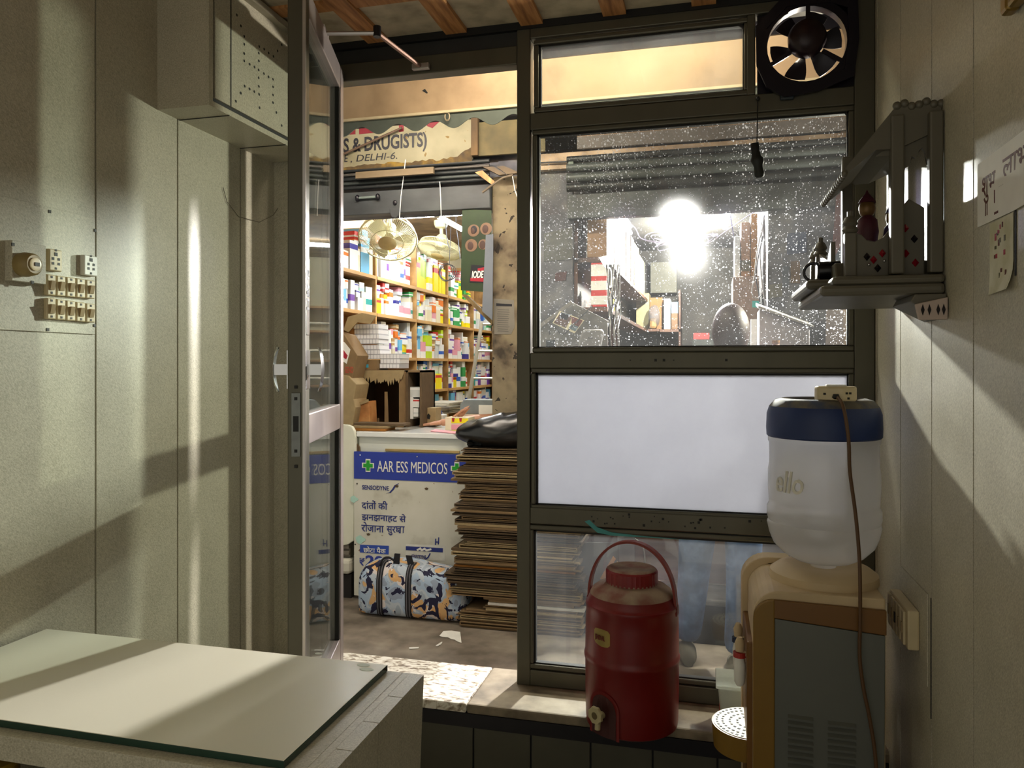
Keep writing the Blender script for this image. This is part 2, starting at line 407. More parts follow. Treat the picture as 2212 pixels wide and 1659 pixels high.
def glazing(x0, x1, z0, z1, gm, pane, b=.016):
    f = MB()
    y0, y1 = Y0+.004, Y0+.03
    for (a, c, d, e) in ((x0-b, x1+b, z1, z1+b), (x0-b, x1+b, z0-b, z0), (x0-b, x0, z0, z1), (x1, x1+b, z0, z1)):
        f.box((a, y0, d), (c, y1, e))
    f.build('glazing_bead', ALU, win, bevel=.004)
    g = MB(); t = .006
    for (a, c, d, e) in ((x0, x1, z1-t, z1), (x0, x1, z0, z0+t*.6), (x0, x0+t, z0, z1), (x1-t*.5, x1, z0, z1)):
        g.box((a, Y0+.012, d), (c, Y0+.032, e))
    g.build('gasket', RUBBER, win)
    return box(pane, (x0-.004, Y0+.018, z0-.004), (x1+.004, Y0+.022, z1+.004), gm, win)
glazing(-.535, .097, 2.190, 2.392, GL_CLEAN, 'pane')
glazing(-.540, .389, 1.418, 2.103, GL_DIRTY, 'pane')
glazing(-.545, .389, .913, 1.337, FROST, 'frosted_pane')
glazing(-.552, .389, .400, .832, GL_LOW, 'pane')
mb = MB(); rnd = random.Random(4)
for k in range(34):   # drill holes and stains on the two middle rails
    x = rnd.uniform(-.5, .38) if k > 22 else rnd.uniform(-.38, .0); z = rnd.uniform(.862,.898) if k < 28 else 1.377
    r = rnd.uniform(.0015, .004)
    mb.lathe([(r, 0), (r, .0012)], n=8) if False else mb.box((x-r, Y0-.001, z-r), (x+r, Y0+.001, z+r))
mb.build('stain', BLACK, win)
flat([(-.385,.868),(-.37,.874),(-.345,.852),(-.30,.838),(-.20,.832),(-.06,.828),(-.30,.828),(-.345,.835)], front((0, Y0+.002, 0)), .002, M('teal_paint_smear','3f8f92',.6), 'paint_smear', win)

# door frame round the opening on the left
fr = thing('trim_4', 'aluminium door frame round the open doorway', 'door frame', (-.95, 2.43, .33), kind='structure')
box('jamb', (-1.30, Y0, .33), (-1.262, Y1+.02, 2.40), ALU, fr, .003)
box('gap_filler', (-1.262, Y0+.012, .345), (-1.2535, Y1, 2.33), ALU, fr)  # added filler, narrows the gap that leaks light beside the leaf
box('header', (-1.262, Y0, 2.335), (-.606, Y1, 2.395), ALU, fr, .003)
box('header_lip', (-1.235, Y1, 2.352), (-.606, Y1+.02, 2.372), ALU_L, fr, .002)
box('header_board', (XL, 2.412, 2.395), (-.606, 2.44, ZC), M('dark_header_paint', '2a2a2a', .6), fr)
box('jamb_panel', (XL, 2.405, .33), (-1.30, 2.44, 2.40), LAM['y'], fr)
box('jamb_strip', (-1.345, 2.395, .33), (-1.30, 2.41, 2.395), ALU, fr, .003)
# door leaf, hinged at the left jamb and swung into the room
HX0 = Vector((-1.236, 2.385)); NX0 = Vector((-1.036, 1.775))
dv = (NX0-HX0); DL = dv.length; dv.normalize(); nv = Vector((-dv.y, dv.x))   # nv points to the face we look at
if nv.x < 0: nv = -nv
ML = basis((dv.x,dv.y,0), (nv.x,nv.y,0), (0,0,1), (HX0.x,HX0.y,.345))
door = thing('door_1', 'aluminium framed glass door leaf swung open into the room', 'door', (HX0.x, HX0.y, .345), kind='structure')
DH = 2.02
def dbox(n, a, b, m=ALU_L, bv=.003): return MB(ML).box(a, b).build(n, m, door, bevel=bv)
DKA = M('door_leaf_aluminium', 'a39a98', .38, .6, .1, 12, stretch=(1,1,.2))
dbox('stile', (0, -.022, 0), (.055, .022, DH), DKA); dbox('stile', (DL-.06, -.022, 0), (DL, .022, DH), ALU)
dbox('lit_stile_edge', (DL-.006, .016, .0), (DL+.001, .0245, DH), ALU_L, .001)  # brighter strip paints the light caught by this edge of the profile
dbox('rail', (.055, -.02, DH-.075), (DL-.06, .02, DH), DKA); dbox('rail', (.055, -.02, 0), (DL-.06, .02, .10), DKA); dbox('rail', (.055, -.02, .805), (DL-.06, .02, .887), DKA)
for (z0, z1) in ((.10, .805), (.887, DH-.075)):
    f = MB(ML)
    for q in ((.055,.067,z0,z1), (DL-.072,DL-.06,z0,z1)): f.box((q[0], .0035, q[2]), (q[1], .017, q[3]))
    f.build('glazing_bead', RUBBER, door)
    dbox('pane', (.05, -.003, z0-.005), (DL-.055, .003, z1+.005), GL_DOOR, 0)
# handles: a curved bow on each face, lock plate on the leaf's edge, push plate
zh = 1.005
hd = MB(ML)
for s in (1, -1):
    y0 = .022 if s > 0 else -.022; prof = []
    for i in range(13):
        t = i/6-1; w = .016*(1-t*t)+.0015; yy = y0+s*(.040-.010*t*t)
        prof.append([(DL-.03-w, yy, zh+.058*t), (DL-.03, yy+s*.005, zh+.058*t), (DL-.03+w, yy, zh+.058*t), (DL-.03, yy-s*.003, zh+.058*t)])
    hd.rings(prof)
    hd.box((DL-.041, y0-s*.002, zh-.014), (DL-.019, y0+s*.039, zh+.014))
    hd.box((DL-.050, y0-s*.002, zh-.050), (DL-.010, y0+s*.004, zh+.050))
hd.build('handle', STEEL, door, smooth=40)
lp = dbox('lock_plate', (DL, -.012, .78), (DL+.003, .012, .945), M('worn_lock_plate', '6d6f6c', .3, .8, .2, 30), .001)
l2 = MB(ML); l2.box((DL+.0025, -.007, .845), (DL+.0036, .007, .885)); [l2.box((DL+.0025, -.004, z-.004), (DL+.0036, .004, z+.004)) for z in (.795, .93, .96, .755)]
l2.build('bolt_slot', BLACK, lp)
pp = dbox('push_plate', (DL-.05, .022, zh+.09), (DL-.014, .0245, zh+.29), STEEL, .002)
text('PUSH', .042, INKK, pp, ML @ basis((0,0,-1), (-1,0,0), (0,1,0), (DL-.016, .0247, zh+.27)) , xs=1.15, bold=.02)
# door closer arm from the leaf's top to the header
ca = thing('door_closer', 'slender folding door closer arm between glass door and header', 'door closer', (-1.05, 2.2, 2.36))
P0 = ML @ Vector((.30, .0, DH+.004)); P1 = Vector((-.985, 2.16, 2.375)); P2 = Vector((-.93, 2.385, 2.352))
P0.z = 2.366
MB().tube([P0, P1], .007, 8).build('arm', ALU_L, ca); MB().tube([P1, P2], .0075, 8).build('arm', M('rusty_arm','8a6d60',.5,.5), ca)
MB().lathe([(.012,-.012),(.012,.02),(.004,.024)], P1, 16).build('joint', BLK_METAL, ca, smooth=40)
MB().obox(P2, (.06,.02,.02)).build('bracket', ALU_L, ca, bevel=.003)
MB(ML).box((.26,-.018,DH),(.34,.018,DH+.012)).build('shoe', ALU_L, ca)

# ------------------------------------------------------------------ cupboard high on the left wall
cb = thing('wall_cupboard', 'beige laminate cupboard mounted high on the wall beside the door', 'cupboard', (-1.41, 2.02, 2.07))
bx0, bx1, by0, by1, bz0 = XL, -1.325, 1.816, 2.385, 2.072
box('carcass', (bx0, by0, bz0), (bx1-.012, by1, ZC-.002), LAM['x'], cb)
f = MB()
for q in ((by0, by0+.018, bz0, ZC-.002), (by0+.018, by1, bz0, bz0+.016)): f.box((bx1-.012, q[0], q[2]), (bx1, q[1], q[3]))
f.build('front_frame', LAM['x'], cb)
dd = box('door', (bx1-.012, by0+.032, bz0+.030), (bx1-.003, 2.30, ZC-.02), LAM['x'], cb)
box('recess', (bx1-.0122, by0+.018, bz0+.016), (bx1-.010, by1, ZC-.01), BLACK, cb)
box('seam', (bx1-.0035, 1.917, bz0+.03), (bx1-.002, 1.921, ZC-.02), BLACK, dd)
box('bottom_seam', (bx0, 1.905, bz0-.0015), (bx1, 1.909, bz0+.002), BLACK, cb); box('bottom_seam', (bx0, 2.203, bz0-.0015), (bx1, 2.207, bz0+.002), BLACK, cb)
box('top_pelmet', (bx1-.05, by0, ZC-.02), (bx1+.02, by1, ZC), M('pale_trim_board','9a927e',.6), cb)
dots = [(835,150),(875,258),(909,362),(909,440),(909,533),(909,606),(963,640),(1011,668),(1053,697),(1105,733),(1152,765),(1195,790),(1195,865),(1195,946),(1195,1022),(1230,1120),(1282,1250),
        (1058,463),(1107,490),(1152,528),(1199,562),(1241,507),(1282,445),(1055,530),(1055,607),(1053,775),(1055,860),(1058,940),(1009,912),(963,886),(914,858),(875,927),(826,1008),(1062,1073)]
mb = MB()
for (u, w) in dots:
    p = atX(330+u/4.609, w/4.609, bx1-.003)
    MB().add(*(lambda q: ([q+Vector((.0008, .0042*math.cos(2*PI*k/10), .0042*math.sin(2*PI*k/10))) for k in range(10)], [tuple(range(10))]))(p)).build('drilled_hole', BLACK, dd)

# ------------------------------------------------------------------ switchboard on the left wall
sb = thing('switchboard', 'laminate switchboard panel with ten rocker switches on the left wall', 'switchboard', (XL, 1.40, 1.44))
box('panel', (XL, 1.17, 1.438), (XL+.004, 1.589, 1.728), LAM['x'], sb, .0008)
for (u, w) in ((107,457),(205,498),(204,703),(103,712)): MB().obox(atX(u, w, XL+.004), (.003,.007,.007)).build('screw', SCREWM, sb)
# sockets and switches: rectangles measured on the wall plane
def plate(u0, w0, u1, w1, d, m, name, par, bv=.0025):
    a = atX(u0, w0, XL+.004); b = atX(u1, w1, XL+.004)
    return MB().box((XL+.004, a.y, b.z), (XL+.004+d, b.y, a.z)).build(name, m, par, bevel=bv), a, b
for (u0, w0, u1, w1, m) in ((96, 537, 124, 588, IVORY), (172, 550, 201, 598, WHITE)):
    so, a, b = plate(u0, w0, u1, w1, .014, m, 'socket', sb)
    cy, cz = (a.y+b.y)/2, (a.z+b.z)/2
    for (dy, dz, r) in ((0,.014,.0042),(-.008,.003,.003),(.008,.003,.003),(-.008,-.008,.003),(.008,-.008,.003),(0,.023,.0025),(0,-.019,.0025)):
        MB().obox((XL+.0183, cy+dy, cz+dz), (.001, r*2, r*2)).build('pin_hole', BLACK, so)
for row in range(2):
    for i in range(5):
        w0 = (592, 643)[row] + i*3; u0 = 93 + i*21.3
        sw, a, b = plate(u0, w0, u0+19, w0+47-i*1.2, .012, IVORY, 'switch', sb)
        cy, cz = (a.y+b.y)/2, (a.z+b.z)/2; h = (a.z-b.z)
        MB().prism([(XL+.016, cy-.006, cz-h*.24), (XL+.0185, cy-.006, cz-h*.24), (XL+.023, cy-.006, cz+h*.2), (XL+.016, cy-.006, cz+h*.2)], (0,.012,0)).build('rocker', M('brown_rocker','9c8660',.4), sw)
        MB().obox((XL+.0163, cy, cz+h*.38), (.001,.005,.005)).build('screw', SCREWM, sw); MB().obox((XL+.0163, cy, cz-h*.38), (.001,.005,.005)).build('screw', SCREWM, sw)
hp, a, b = plate(10, 519, 84, 615, .02, LAM['x'], 'holder_plate', sb, .001)
hm = M('bakelite_holder','8a7648',.45); c = atX(48, 572, XL+.024)
HM = basis((0,1,0), (0,0,1), (1,0,0), c)
MB(HM).lathe([(.026,0),(.027,.012),(.024,.03),(.020,.034)], n=28).build('lamp_holder', hm, hp, smooth=40)
MB(HM).lathe([(.0135,.030),(.0145,.037),(.011,.038),(.005,.0375)], n=20).build('holder_ring', IVORY, hp, smooth=40)
MB(HM).obox((.002,0,.0385), (.012,.008,.002)).build('key_hole', BLACK, hp)
for (u, w) in ((28,528),(79,590),(70,610)): MB().obox(atX(u, w, XL+.0245), (.002,.007,.007)).build('screw', SCREWM, hp)

# cobweb-thin wire on the wall by the jamb
tag(MB().tube([atX(482,405,XL+.004), atX(490,435,XL+.004), atX(515,468,XL+.004), atX(560,480,XL+.006), atX(590,465,XL+.01), atX(612,432,XL+.02)], .0011, 6).build('thin_wire', M('dusty_wire','6e675a',.7)),
    'thin dusty wire hanging loose on the left wall near the door frame', 'wire')

# ------------------------------------------------------------------ desk with a loose glass sheet
dk = thing('desk', 'beige laminate desk against the left wall under a thick glass sheet', 'desk', (-1.05, 1.25, 0))
dx1, dy0, dy1 = -.470, 1.045, 1.440
box('top', (XL+.002, dy0-.02, .700), (-.60, dy1, .742), LAM['z'], dk, .001)
box('top_edge', (-.60, dy0-.02, .705), (-.585, dy1, .742), LAM['z'], dk, .001)
sp = MB()
ys = [dy0-.02, 1.125, 1.225, 1.33, dy1]
# side panel leans outwards a little: it is cut by plain board seams
for a, b in zip(ys, ys[1:]):
    sp.prism([(-.615, a+.0012, .0), (-.615, b-.0012, .0), (-.585, b-.0012, .742), (-.585, a+.0012, .742)], (.03,0,0))
sp.build('side_panel', LAM['x'], dk)
box('side_backing', (-.63, dy0-.015, .0), (-.612, dy1-.003, .70), BLACK, dk)
box('back_panel', (XL+.002, dy1-.02, 0), (-.63, dy1-.002, .70), LAM['y'], dk)
dr = box('drawer_front', (-1.045, dy0-.012, .545), (-.645, dy0+.006, .672), LAM['y'], dk, .001)
box('drawer_divider', (-1.065, dy0-.012, .0), (-1.047, dy1-.02, .70), LAM['x'], dk)
GLASSG = M('bottle_green_edge', '1c3a30', .15)
gs = MB(); g0, g1, g2, g3 = XL+.012, -.632, dy0+.002, 1.437
gs.box((g0, g2, .7425), (g1, g3, .7555), 0)
gl = gs.build('glass_sheet', None or M('plate_glass_edge', '1f3b31', .12, 0, .1), bevel=.0015)
# the sheet's top shows the board beneath through clear glass
GTOP = bpy.data.materials.new('plate_glass_top'); GTOP.use_nodes = True
_n = GTOP.node_tree.nodes; _b = _n['Principled BSDF']; _b.inputs['Base Color'].default_value = lin('e2deca')+[1]; _b.inputs['Roughness'].default_value = .16
_b.inputs['Specular IOR Level'].default_value = .6; _b.inputs['Coat Weight'].default_value = .35; _b.inputs['Coat Roughness'].default_value = .28
_z = _n.new('ShaderNodeTexNoise'); _z.inputs['Scale'].default_value = 240; _r = _n.new('ShaderNodeMapRange'); _r.inputs[3].default_value = .30; _r.inputs[4].default_value = .62
GTOP.node_tree.links.new(_z.outputs['Fac'], _r.inputs[0]); GTOP.node_tree.links.new(_r.outputs[0], _b.inputs['Roughness'])
gl.data.materials.append(GTOP)
for p in gl.data.polygons:
    if p.normal.z > .9: p.material_index = 1
tag(gl, 'loose plate glass sheet with green edges lying on the desk', 'glass sheet')
WS = M('dried_white_spot', 'd9e0d2', .6)
for (u, w, r) in ((785,1437,.010),(792,1446,.011),(688,1412,.006)):
    p = atZ(u, w, .7557)
    MB().lathe([(r,0),(r*.9,.0006)], p, 14, sx=1.4, sy=.8).build('dried_spot', WS, gl)
# things on the desk's shelf, under the top
box('shelf', (XL+.002, dy0+.03, .43), (-1.066, dy1-.02, .447), LAM['z'], dk)
bt = thing('sanitizer_bottle', 'small red pump bottle standing on the shelf under the desk top', 'bottle', (-1.195, 1.13, .447))
p = (-1.170, 1.10, .447)
MB().lathe([(.026,0),(.030,.006),(.030,.125),(.024,.145),(.012,.152)], p, 24).build('body', M('red_bottle_plastic','a81f1c',.35), bt, smooth=40)
MB().lathe([(.014,.150),(.015,.172),(.008,.176),(.006,.195)], p, 16).build('pump_collar', M('cream_pump','b9b39a',.4), bt, smooth=40)
MB().tube([(p[0],p[1],p[2]+.193), (p[0]+.002,p[1]-.02,p[2]+.196), (p[0]+.004,p[1]-.038,p[2]+.190)], .006, 8).build('nozzle', M('cream_pump','b9b39a'), bt, smooth=40)
text('Royal', .016, PAPER, bt, basis((1,0,0),(0,0,1),(0,-1,0),(p[0]-.020,p[1]-.0305,p[2]+.085)), shear=.2)
jr = thing('small_jar', 'pale jar with a yellow lid on the desk shelf by the left edge', 'jar', (-1.27, 1.13, .447))
MB().lathe([(.03,0),(.033,.01),(.033,.14),(.026,.15)], (-1.262,1.12,.447), 20).build('body', M('pale_jar','8d8668',.5), jr, smooth=40)
MB().lathe([(.035,.148),(.036,.185),(.03,.19)], (-1.262,1.12,.447), 20).build('lid', M('yellow_lid','9a7a1e',.5), jr, smooth=40)
# ================================================================== THINGS ON THE PARTITION AND THE RIGHT WALL
# ventilator fan let into the top right corner of the partition
fc = Vector((.272, 2.40, 2.302))
FM = front((fc.x, 2.397, fc.z))
ef = thing('exhaust_fan', 'dark metal exhaust fan set in the top right corner of the partition', 'fan', (fc.x, 2.42, 2.15))
FPAINT = M('dark_indigo_enamel', '17131f', .35, .4, .25)
def ring(mb, r0, r1, z0, z1, n=32):
    vs = []
    for k in range(n):
        a = 2*PI*k/n
        for r, z in ((r0,z0),(r1,z0),(r1,z1),(r0,z1)): vs.append((r*math.cos(a), r*math.sin(a), z))
    fs = []
    for k in range(n):
        j = (k+1) % n
        for q in range(4): fs.append((k*4+q, k*4+(q+1) % 4, j*4+(q+1) % 4, j*4+q))
    return mb.add(vs, fs)
mp = MB(FM)   # square plate with a round hole, its corners filled
n = 48; sq = []; S = .136
for k in range(n):
    a = 2*PI*k/n; cx, sy = math.cos(a), math.sin(a); t = S/max(abs(cx), abs(sy)); sq.append((cx*t, sy*t))
vs = [(x, y, -.02) for x, y in sq] + [(.112*math.cos(2*PI*k/n), .112*math.sin(2*PI*k/n), -.02) for k in range(n)]
vs += [(x, y, -.028) for x, y, _ in vs]
fs = []
for k in range(n):
    j = (k+1) % n
    fs += [(k, j, n+j, n+k), (2*n+k, 3*n+k, 3*n+j, 2*n+j), (k, 2*n+k, 2*n+j, j), (n+k, n+j, 3*n+j, 3*n+k)]
mp.add(vs, fs); mp.build('mounting_plate', FPAINT, ef)
mb = MB(FM); ring(mb, .110, .132, -.022, .012); mb.build('ring', FPAINT, ef, smooth=40)
# eight-cornered guard plate of bars in front
mb = MB(FM)
pts8 = [(-.068,.142),(-.142,.066),(-.140,-.05),(-.112,-.118),(-.062,-.152),(.03,-.142),(.128,-.108),(.142,.0),(.138,.115),(.075,.142)]
for a, b in zip(pts8, pts8[1:]+pts8[:1]):
    for q in ((a, b),):
        A = Vector((a[0],a[1],.004)); B = Vector((b[0],b[1],.004)); Ai = A*.80; Bi = B*.80; Ai.z = Bi.z = .004
        mb.prism([A, B, Bi, Ai], (0,0,.012))
mb.build('guard_frame', FPAINT, ef)
for k in range(6):
    a = 2*PI*(k+.18)/6; rows = []
    for i in range(8):
        r = .034+.066*i/7; w = .50+.18*math.sin(PI*i/7*.8); tw = .016*(1-i/14)
        row = []
        for q in (-.5, -.17, .17, .5):
            th = a+q*w
            row.append((r*math.cos(th), r*math.sin(th), -.008+tw*q*1.6))
        rows.append(row)
    b = MB(FM); vs = [p for r_ in rows for p in r_]+[(p[0],p[1],p[2]-.0025) for r_ in rows for p in r_]; nn = 32; fs = []
    for i in range(7):
        for q in range(3):
            A = i*4+q; fs += [(A, A+1, A+5, A+4), (nn+A, nn+A+4, nn+A+5, nn+A+1)]
    for i in range(7): fs += [(i*4, i*4+4, nn+i*4+4, nn+i*4), (i*4+3, nn+i*4+3, nn+i*4+7, i*4+7)]
    fs += [(0, nn, nn+1, 1), (1, nn+1, nn+2, 2), (2, nn+2, nn+3, 3), (28, 29, nn+29, nn+28), (29, 30, nn+30, nn+29), (30, 31, nn+31, nn+30)]
    b.add(vs, fs).build('blade', FPAINT, ef, smooth=40)
mot = MB(FM).lathe([(.022,-.03),(.040,-.02),(.052,.0),(.054,.026),(.046,.048),(.02,.058),(.002,.059)], (0,.012,.0), 32).build('motor', M('maroon_motor_paint','24141a',.35,.3,.2), ef, smooth=50)
MB(FM).ell((.022,.004,.051), (.006,.008,.004)).build('oil_cap', STEEL, mot, smooth=60)
for a in (R(88), R(208), R(328)):
    MB(FM).prism([(.05*math.cos(a)-.006*math.sin(a), .05*math.sin(a)+.006*math.cos(a), .014), (.05*math.cos(a)+.006*math.sin(a), .05*math.sin(a)-.006*math.cos(a), .014),
                  (.118*math.cos(a)+.006*math.sin(a), .118*math.sin(a)-.006*math.cos(a), .010), (.118*math.cos(a)-.006*math.sin(a), .118*math.sin(a)+.006*math.cos(a), .010)], (0,0,.004)).build('motor_arm', FPAINT, ef)
a_, b_ = atY(1685, 200, 2.39), atY(1716, 214, 2.39)
MB().box((a_.x, 2.385, b_.z), (b_.x, 2.398, a_.z+.02)).build('oil_drip_plate', M('teal_black_plate','10202a',.4), ef, bevel=.004)

# cord with a knotted weight
pc = thing('hanging_pull_weight', 'black knotted weight hanging on a thin cord before the dirty window', 'pull cord', (.135, 2.38, 1.90))
top = atY(1637, 213, 2.392); kn = atY(1635, 308, 2.385)
MB().tube([top, (top+kn)/2, kn], .0016, 6).build('cord', BLACK, pc)
MB().ell(top, (.006,.006,.007)).build('nail', BLACK, pc, smooth=60)
w = atY(1636, 345, 2.385); s_ = 2.27/1655
prof = [(-36,7),(-34,9),(-20,9),(-8,10),(-3,13),(4,14),(10,11),(16,9.5),(28,10.5),(36,10),(39,5)]
cx = [-5,-5,-4,-2,0,0,1,2,4,4,3]
MB().rings([[Vector((w.x+(c_+r*math.cos(2*PI*k/14))*s_, w.y+.7*r*math.sin(2*PI*k/14)*s_, w.z-z*s_)) for k in range(14)] for (z, r), c_ in zip(prof, cx)]).build('weight', M('black_rubber_weight','0c1210',.55), pc, smooth=60)
MB().tube([kn, kn+Vector((.002,0,-.02))], .006, 8).build('hook', BLACK, pc)

# ------------------------------------------------------------------ little white house shrine on the right wall
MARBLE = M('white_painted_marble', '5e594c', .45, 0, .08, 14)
MARB_D = M('darker_marble', '504b3f', .6, 0, .1, 14)  # slightly darker, rougher marble for plinth and back panel
sh = thing('home_shrine', 'small white pillared wall shrine with a sloping roof on the right wall', 'shrine', (.35, 1.90, 1.46))
sx0, sx1, sy0, sy1 = .205, XR-.002, 1.71, 2.13
MB().box((.222, sy0, 1.505), (sx1, sy1, 1.528)).build('lower_slab', MARBLE, sh, bevel=.008)
MB().box((sx0, sy0+.09, 1.528), (sx1, sy1, 1.550)).box((.245, sy0, 1.528), (sx1, sy0+.09, 1.546)).build('upper_slab', MARBLE, sh, bevel=.008)
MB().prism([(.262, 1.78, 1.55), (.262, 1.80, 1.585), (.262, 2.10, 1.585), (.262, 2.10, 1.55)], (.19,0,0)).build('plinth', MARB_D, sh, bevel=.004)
def pillar(x, y, z0, z1, r=.014):
    MB().lathe([(r*1.25,0),(r*1.3,.012),(r*.8,.03),(r*.95,.06),(r*.9,(z1-z0)*.55),(r,(z1-z0)*.8),(r*1.35,(z1-z0)*.95),(r*1.35,z1-z0)], (x,y,z0), 16).build('pillar', MARBLE, sh, smooth=40)
for (x, y) in ((.445,1.735),(.375,1.745),(.33,2.06),(.435,2.06)):
    MB().box((x-.013, y-.013, 1.55), (x+.013, y+.013, 1.88)).build('pillar', MARBLE, sh, bevel=.004)
# railing on the near side: post with turned finial, dipping side rail with jewels
nl = atY(1815, 590, 1.80)
def post(x, y, h):
    MB().box((x-.012,y-.012,1.55),(x+.012,y+.012,1.55+h)).build('railing_post', MARBLE, sh, bevel=.003)
    MB().lathe([(.013,0),(.017,.006),(.012,.014),(.016,.020),(.011,.032),(.006,.036),(.006,.046),(.001,.048)], (x,y,1.55+h), 14).build('finial', MARBLE, sh, smooth=40)
post(.290, 1.775, .095); post(.268, 2.06, .085); post(.262, 2.11, .07)
rl = [(.300,1.55),(.300,1.645),(.312,1.640),(.322,1.628),(.338,1.624),(.354,1.632),(.366,1.648),(.366,1.55)]
sr = MB().prism([(x, 1.770, z) for x, z in rl], (0,.010,0)).build('side_rail', MARBLE, sh, bevel=.002)
MB().prism([(.386,1.762,1.55),(.386,1.762,1.69),(.402,1.762,1.71),(.432,1.762,1.69),(.432,1.762,1.55)], (0,.010,0)).build('side_rail', MARBLE, sh, bevel=.002)
MB().prism([(.262,1.85,1.55),(.262,1.85,1.64),(.268,1.95,1.61),(.262,2.05,1.64),(.262,2.05,1.55)], (.010,0,0)).build('front_rail', MARBLE, sh, bevel=.002)
rj = M('ruby_glass_jewel', '8a0f22', .1, .2); dj = M('dark_jewel','1a1418',.15,.2)
for (x, z, y, m) in ((.335,1.585,1.767,rj),(.352,1.598,1.767,rj),(.343,1.567,1.767,dj),(.322,1.592,1.767,dj),(.395,1.648,1.760,rj),(.412,1.625,1.760,dj),(.396,1.595,1.760,rj),(.414,1.575,1.760,rj)):
    MB().add([(x-.007,y,z),(x,y,z-.009),(x+.007,y,z),(x,y,z+.009),(x,y-.004,z)], [(0,1,4),(1,2,4),(2,3,4),(3,0,4),(3,2,1,0)]).build('jewel', m, sh)
for (x, z) in ((.326,1.575),(.356,1.582),(.405,1.66),(.424,1.60),(.404,1.557)):
    MB().ell((x,1.766,z),(.003,.003,.003),8,6).build('bead', STEEL, sh)
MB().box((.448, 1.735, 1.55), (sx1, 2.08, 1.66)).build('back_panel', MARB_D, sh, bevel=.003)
# roof: a slab sloping down towards the room with a scalloped eave, arched gable with cut-work on the near side
rt = MB(); Rn = [atY(1940, 240, 1.76), atY(2040, 234, 1.76)]
rz = 1.896; ez = 1.772; EX = .272
a, b, c, d = (.395, rz), (.460, rz), (.232, ez), (.232, ez-.012)
roof = rt.prism([(EX,1.74,ez-.012),(EX,1.74,ez),(.372,1.74,rz+.002),(.458,1.74,rz+.008),(.458,1.74,rz-.05),(.378,1.74,rz-.085),(.335,1.74,rz-.085)], (0,.32,0)).build('roof', MARBLE, sh)
for k in range(15):
    y = 1.745+.31*k/14; MB().ell((EX+.002, y, ez-.006), (.007,.012,.009), 8, 6).build('eave_scallop', MARBLE, roof, smooth=60)
for k in range(7):
    t = k/6; MB().ell((.375+.083*t, 1.742, rz+.004+.004*math.sin(k*2)), (.009,.008,.009), 8, 6).build('ridge_scallop', MARBLE, roof, smooth=60)
gab = [(.365,1.74),(.365,1.862),(.446,1.868),(.446,1.80),(.438,1.79),(.442,1.782),(.434,1.776),(.438,1.765),(.43,1.80),(.424,1.812),(.418,1.806),(.412,1.790),(.404,1.795),(.400,1.776),(.392,1.772),(.386,1.74)]
MB().prism([(x, 1.748, z) for x, z in gab], (0,.008,0)).build('gable', MARBLE, sh)
MB().prism([(.335,1.752,1.800),(.38,1.752,1.83),(.38,1.752,1.800)], (0,.006,0)).build('gable', MARBLE, sh)
MB().prism([(.262,2.08,1.55),(.262,2.08,1.56),(.45,2.08,1.56),(.45,2.08,1.55)], (0,.01,0)).build('back_step', MARBLE, sh)
# bracket with card-suit jewels under the slab
bk = MB().prism([(sx1, 1.705, 1.505),(.400,1.705,1.505),(.392,1.705,1.49),(sx1,1.705,1.455)], (0,.16,0)).build('bracket', MARBLE, sh, bevel=.002)
MB().prism([(.398,1.703,1.484),(sx1,1.703,1.497),(sx1,1.703,1.452),(.405,1.703,1.452)], (0,-.008,0)).build('drawer_face', M('pinkish_drawer_face','b9a79c',.5), sh, bevel=.002)
for x in (.412,.424,.440,.450):
    MB().add([(x-.0035,1.694,1.472),(x,1.694,1.460),(x+.0035,1.694,1.472),(x,1.694,1.484)], [(0,1,2,3)]).build('jewel', dj, sh)
# what stands in the shrine
FIG = M('maroon_idol_cloth', '4a1626', .6, 0, .2); FIG2 = M('violet_idol_cloth', '2d2148', .5, 0, .2)
def figurine(x, y, h, m, label):
    t = thing('idol_figurine', label, 'figurine', (x, y, 1.585))
    MB().lathe([(.022*h/.12,0),(.024*h/.12,.01),(.017*h/.12,.35*h),(.020*h/.12,.5*h),(.017*h/.12,.66*h),(.007*h/.12,.74*h)], (x,y,1.585), 16, sx=.9).build('body', m, t, smooth=50)
    MB().ell((x,y,1.585+.82*h), (.013*h/.12,.013*h/.12,.016*h/.12)).build('head', M('idol_gold','6d4f2a',.4,.4), t, smooth=60)
    MB().lathe([(.014*h/.12,0),(.011*h/.12,.008),(.004,.022),(.001,.03)], (x,y,1.585+.9*h), 12).build('crown', m, t, smooth=50)
figurine(.352, 1.93, .17, FIG, 'maroon robed idol figurine standing at the front of the wall shrine')
figurine(.400, 1.90, .135, FIG2, 'violet robed idol figurine standing at the back of the wall shrine')
mg = thing('dark_mug', 'small black mug lying on its side on the shrine slab', 'mug', (.25, 1.83, 1.55))
MK = M('black_glazed_mug','0a0c12',.25)
MB(basis((0,1,0),(0,0,1),(1,0,0),(.233,1.86,1.574))).lathe([(.018,0),(.022,.004),(.023,.05),(.020,.05),(.019,.008),(.002,.006)], n=24).build('body', MK, mg, smooth=40)
hc = atY(1757, 588, 1.85); 
MB().tube([hc+Vector((.020*math.cos(t), 0, .020*math.sin(t))) for t in [R(20)+R(320)*i/20 for i in range(21)]], .0035, 8).build('handle', MK, mg, smooth=60)

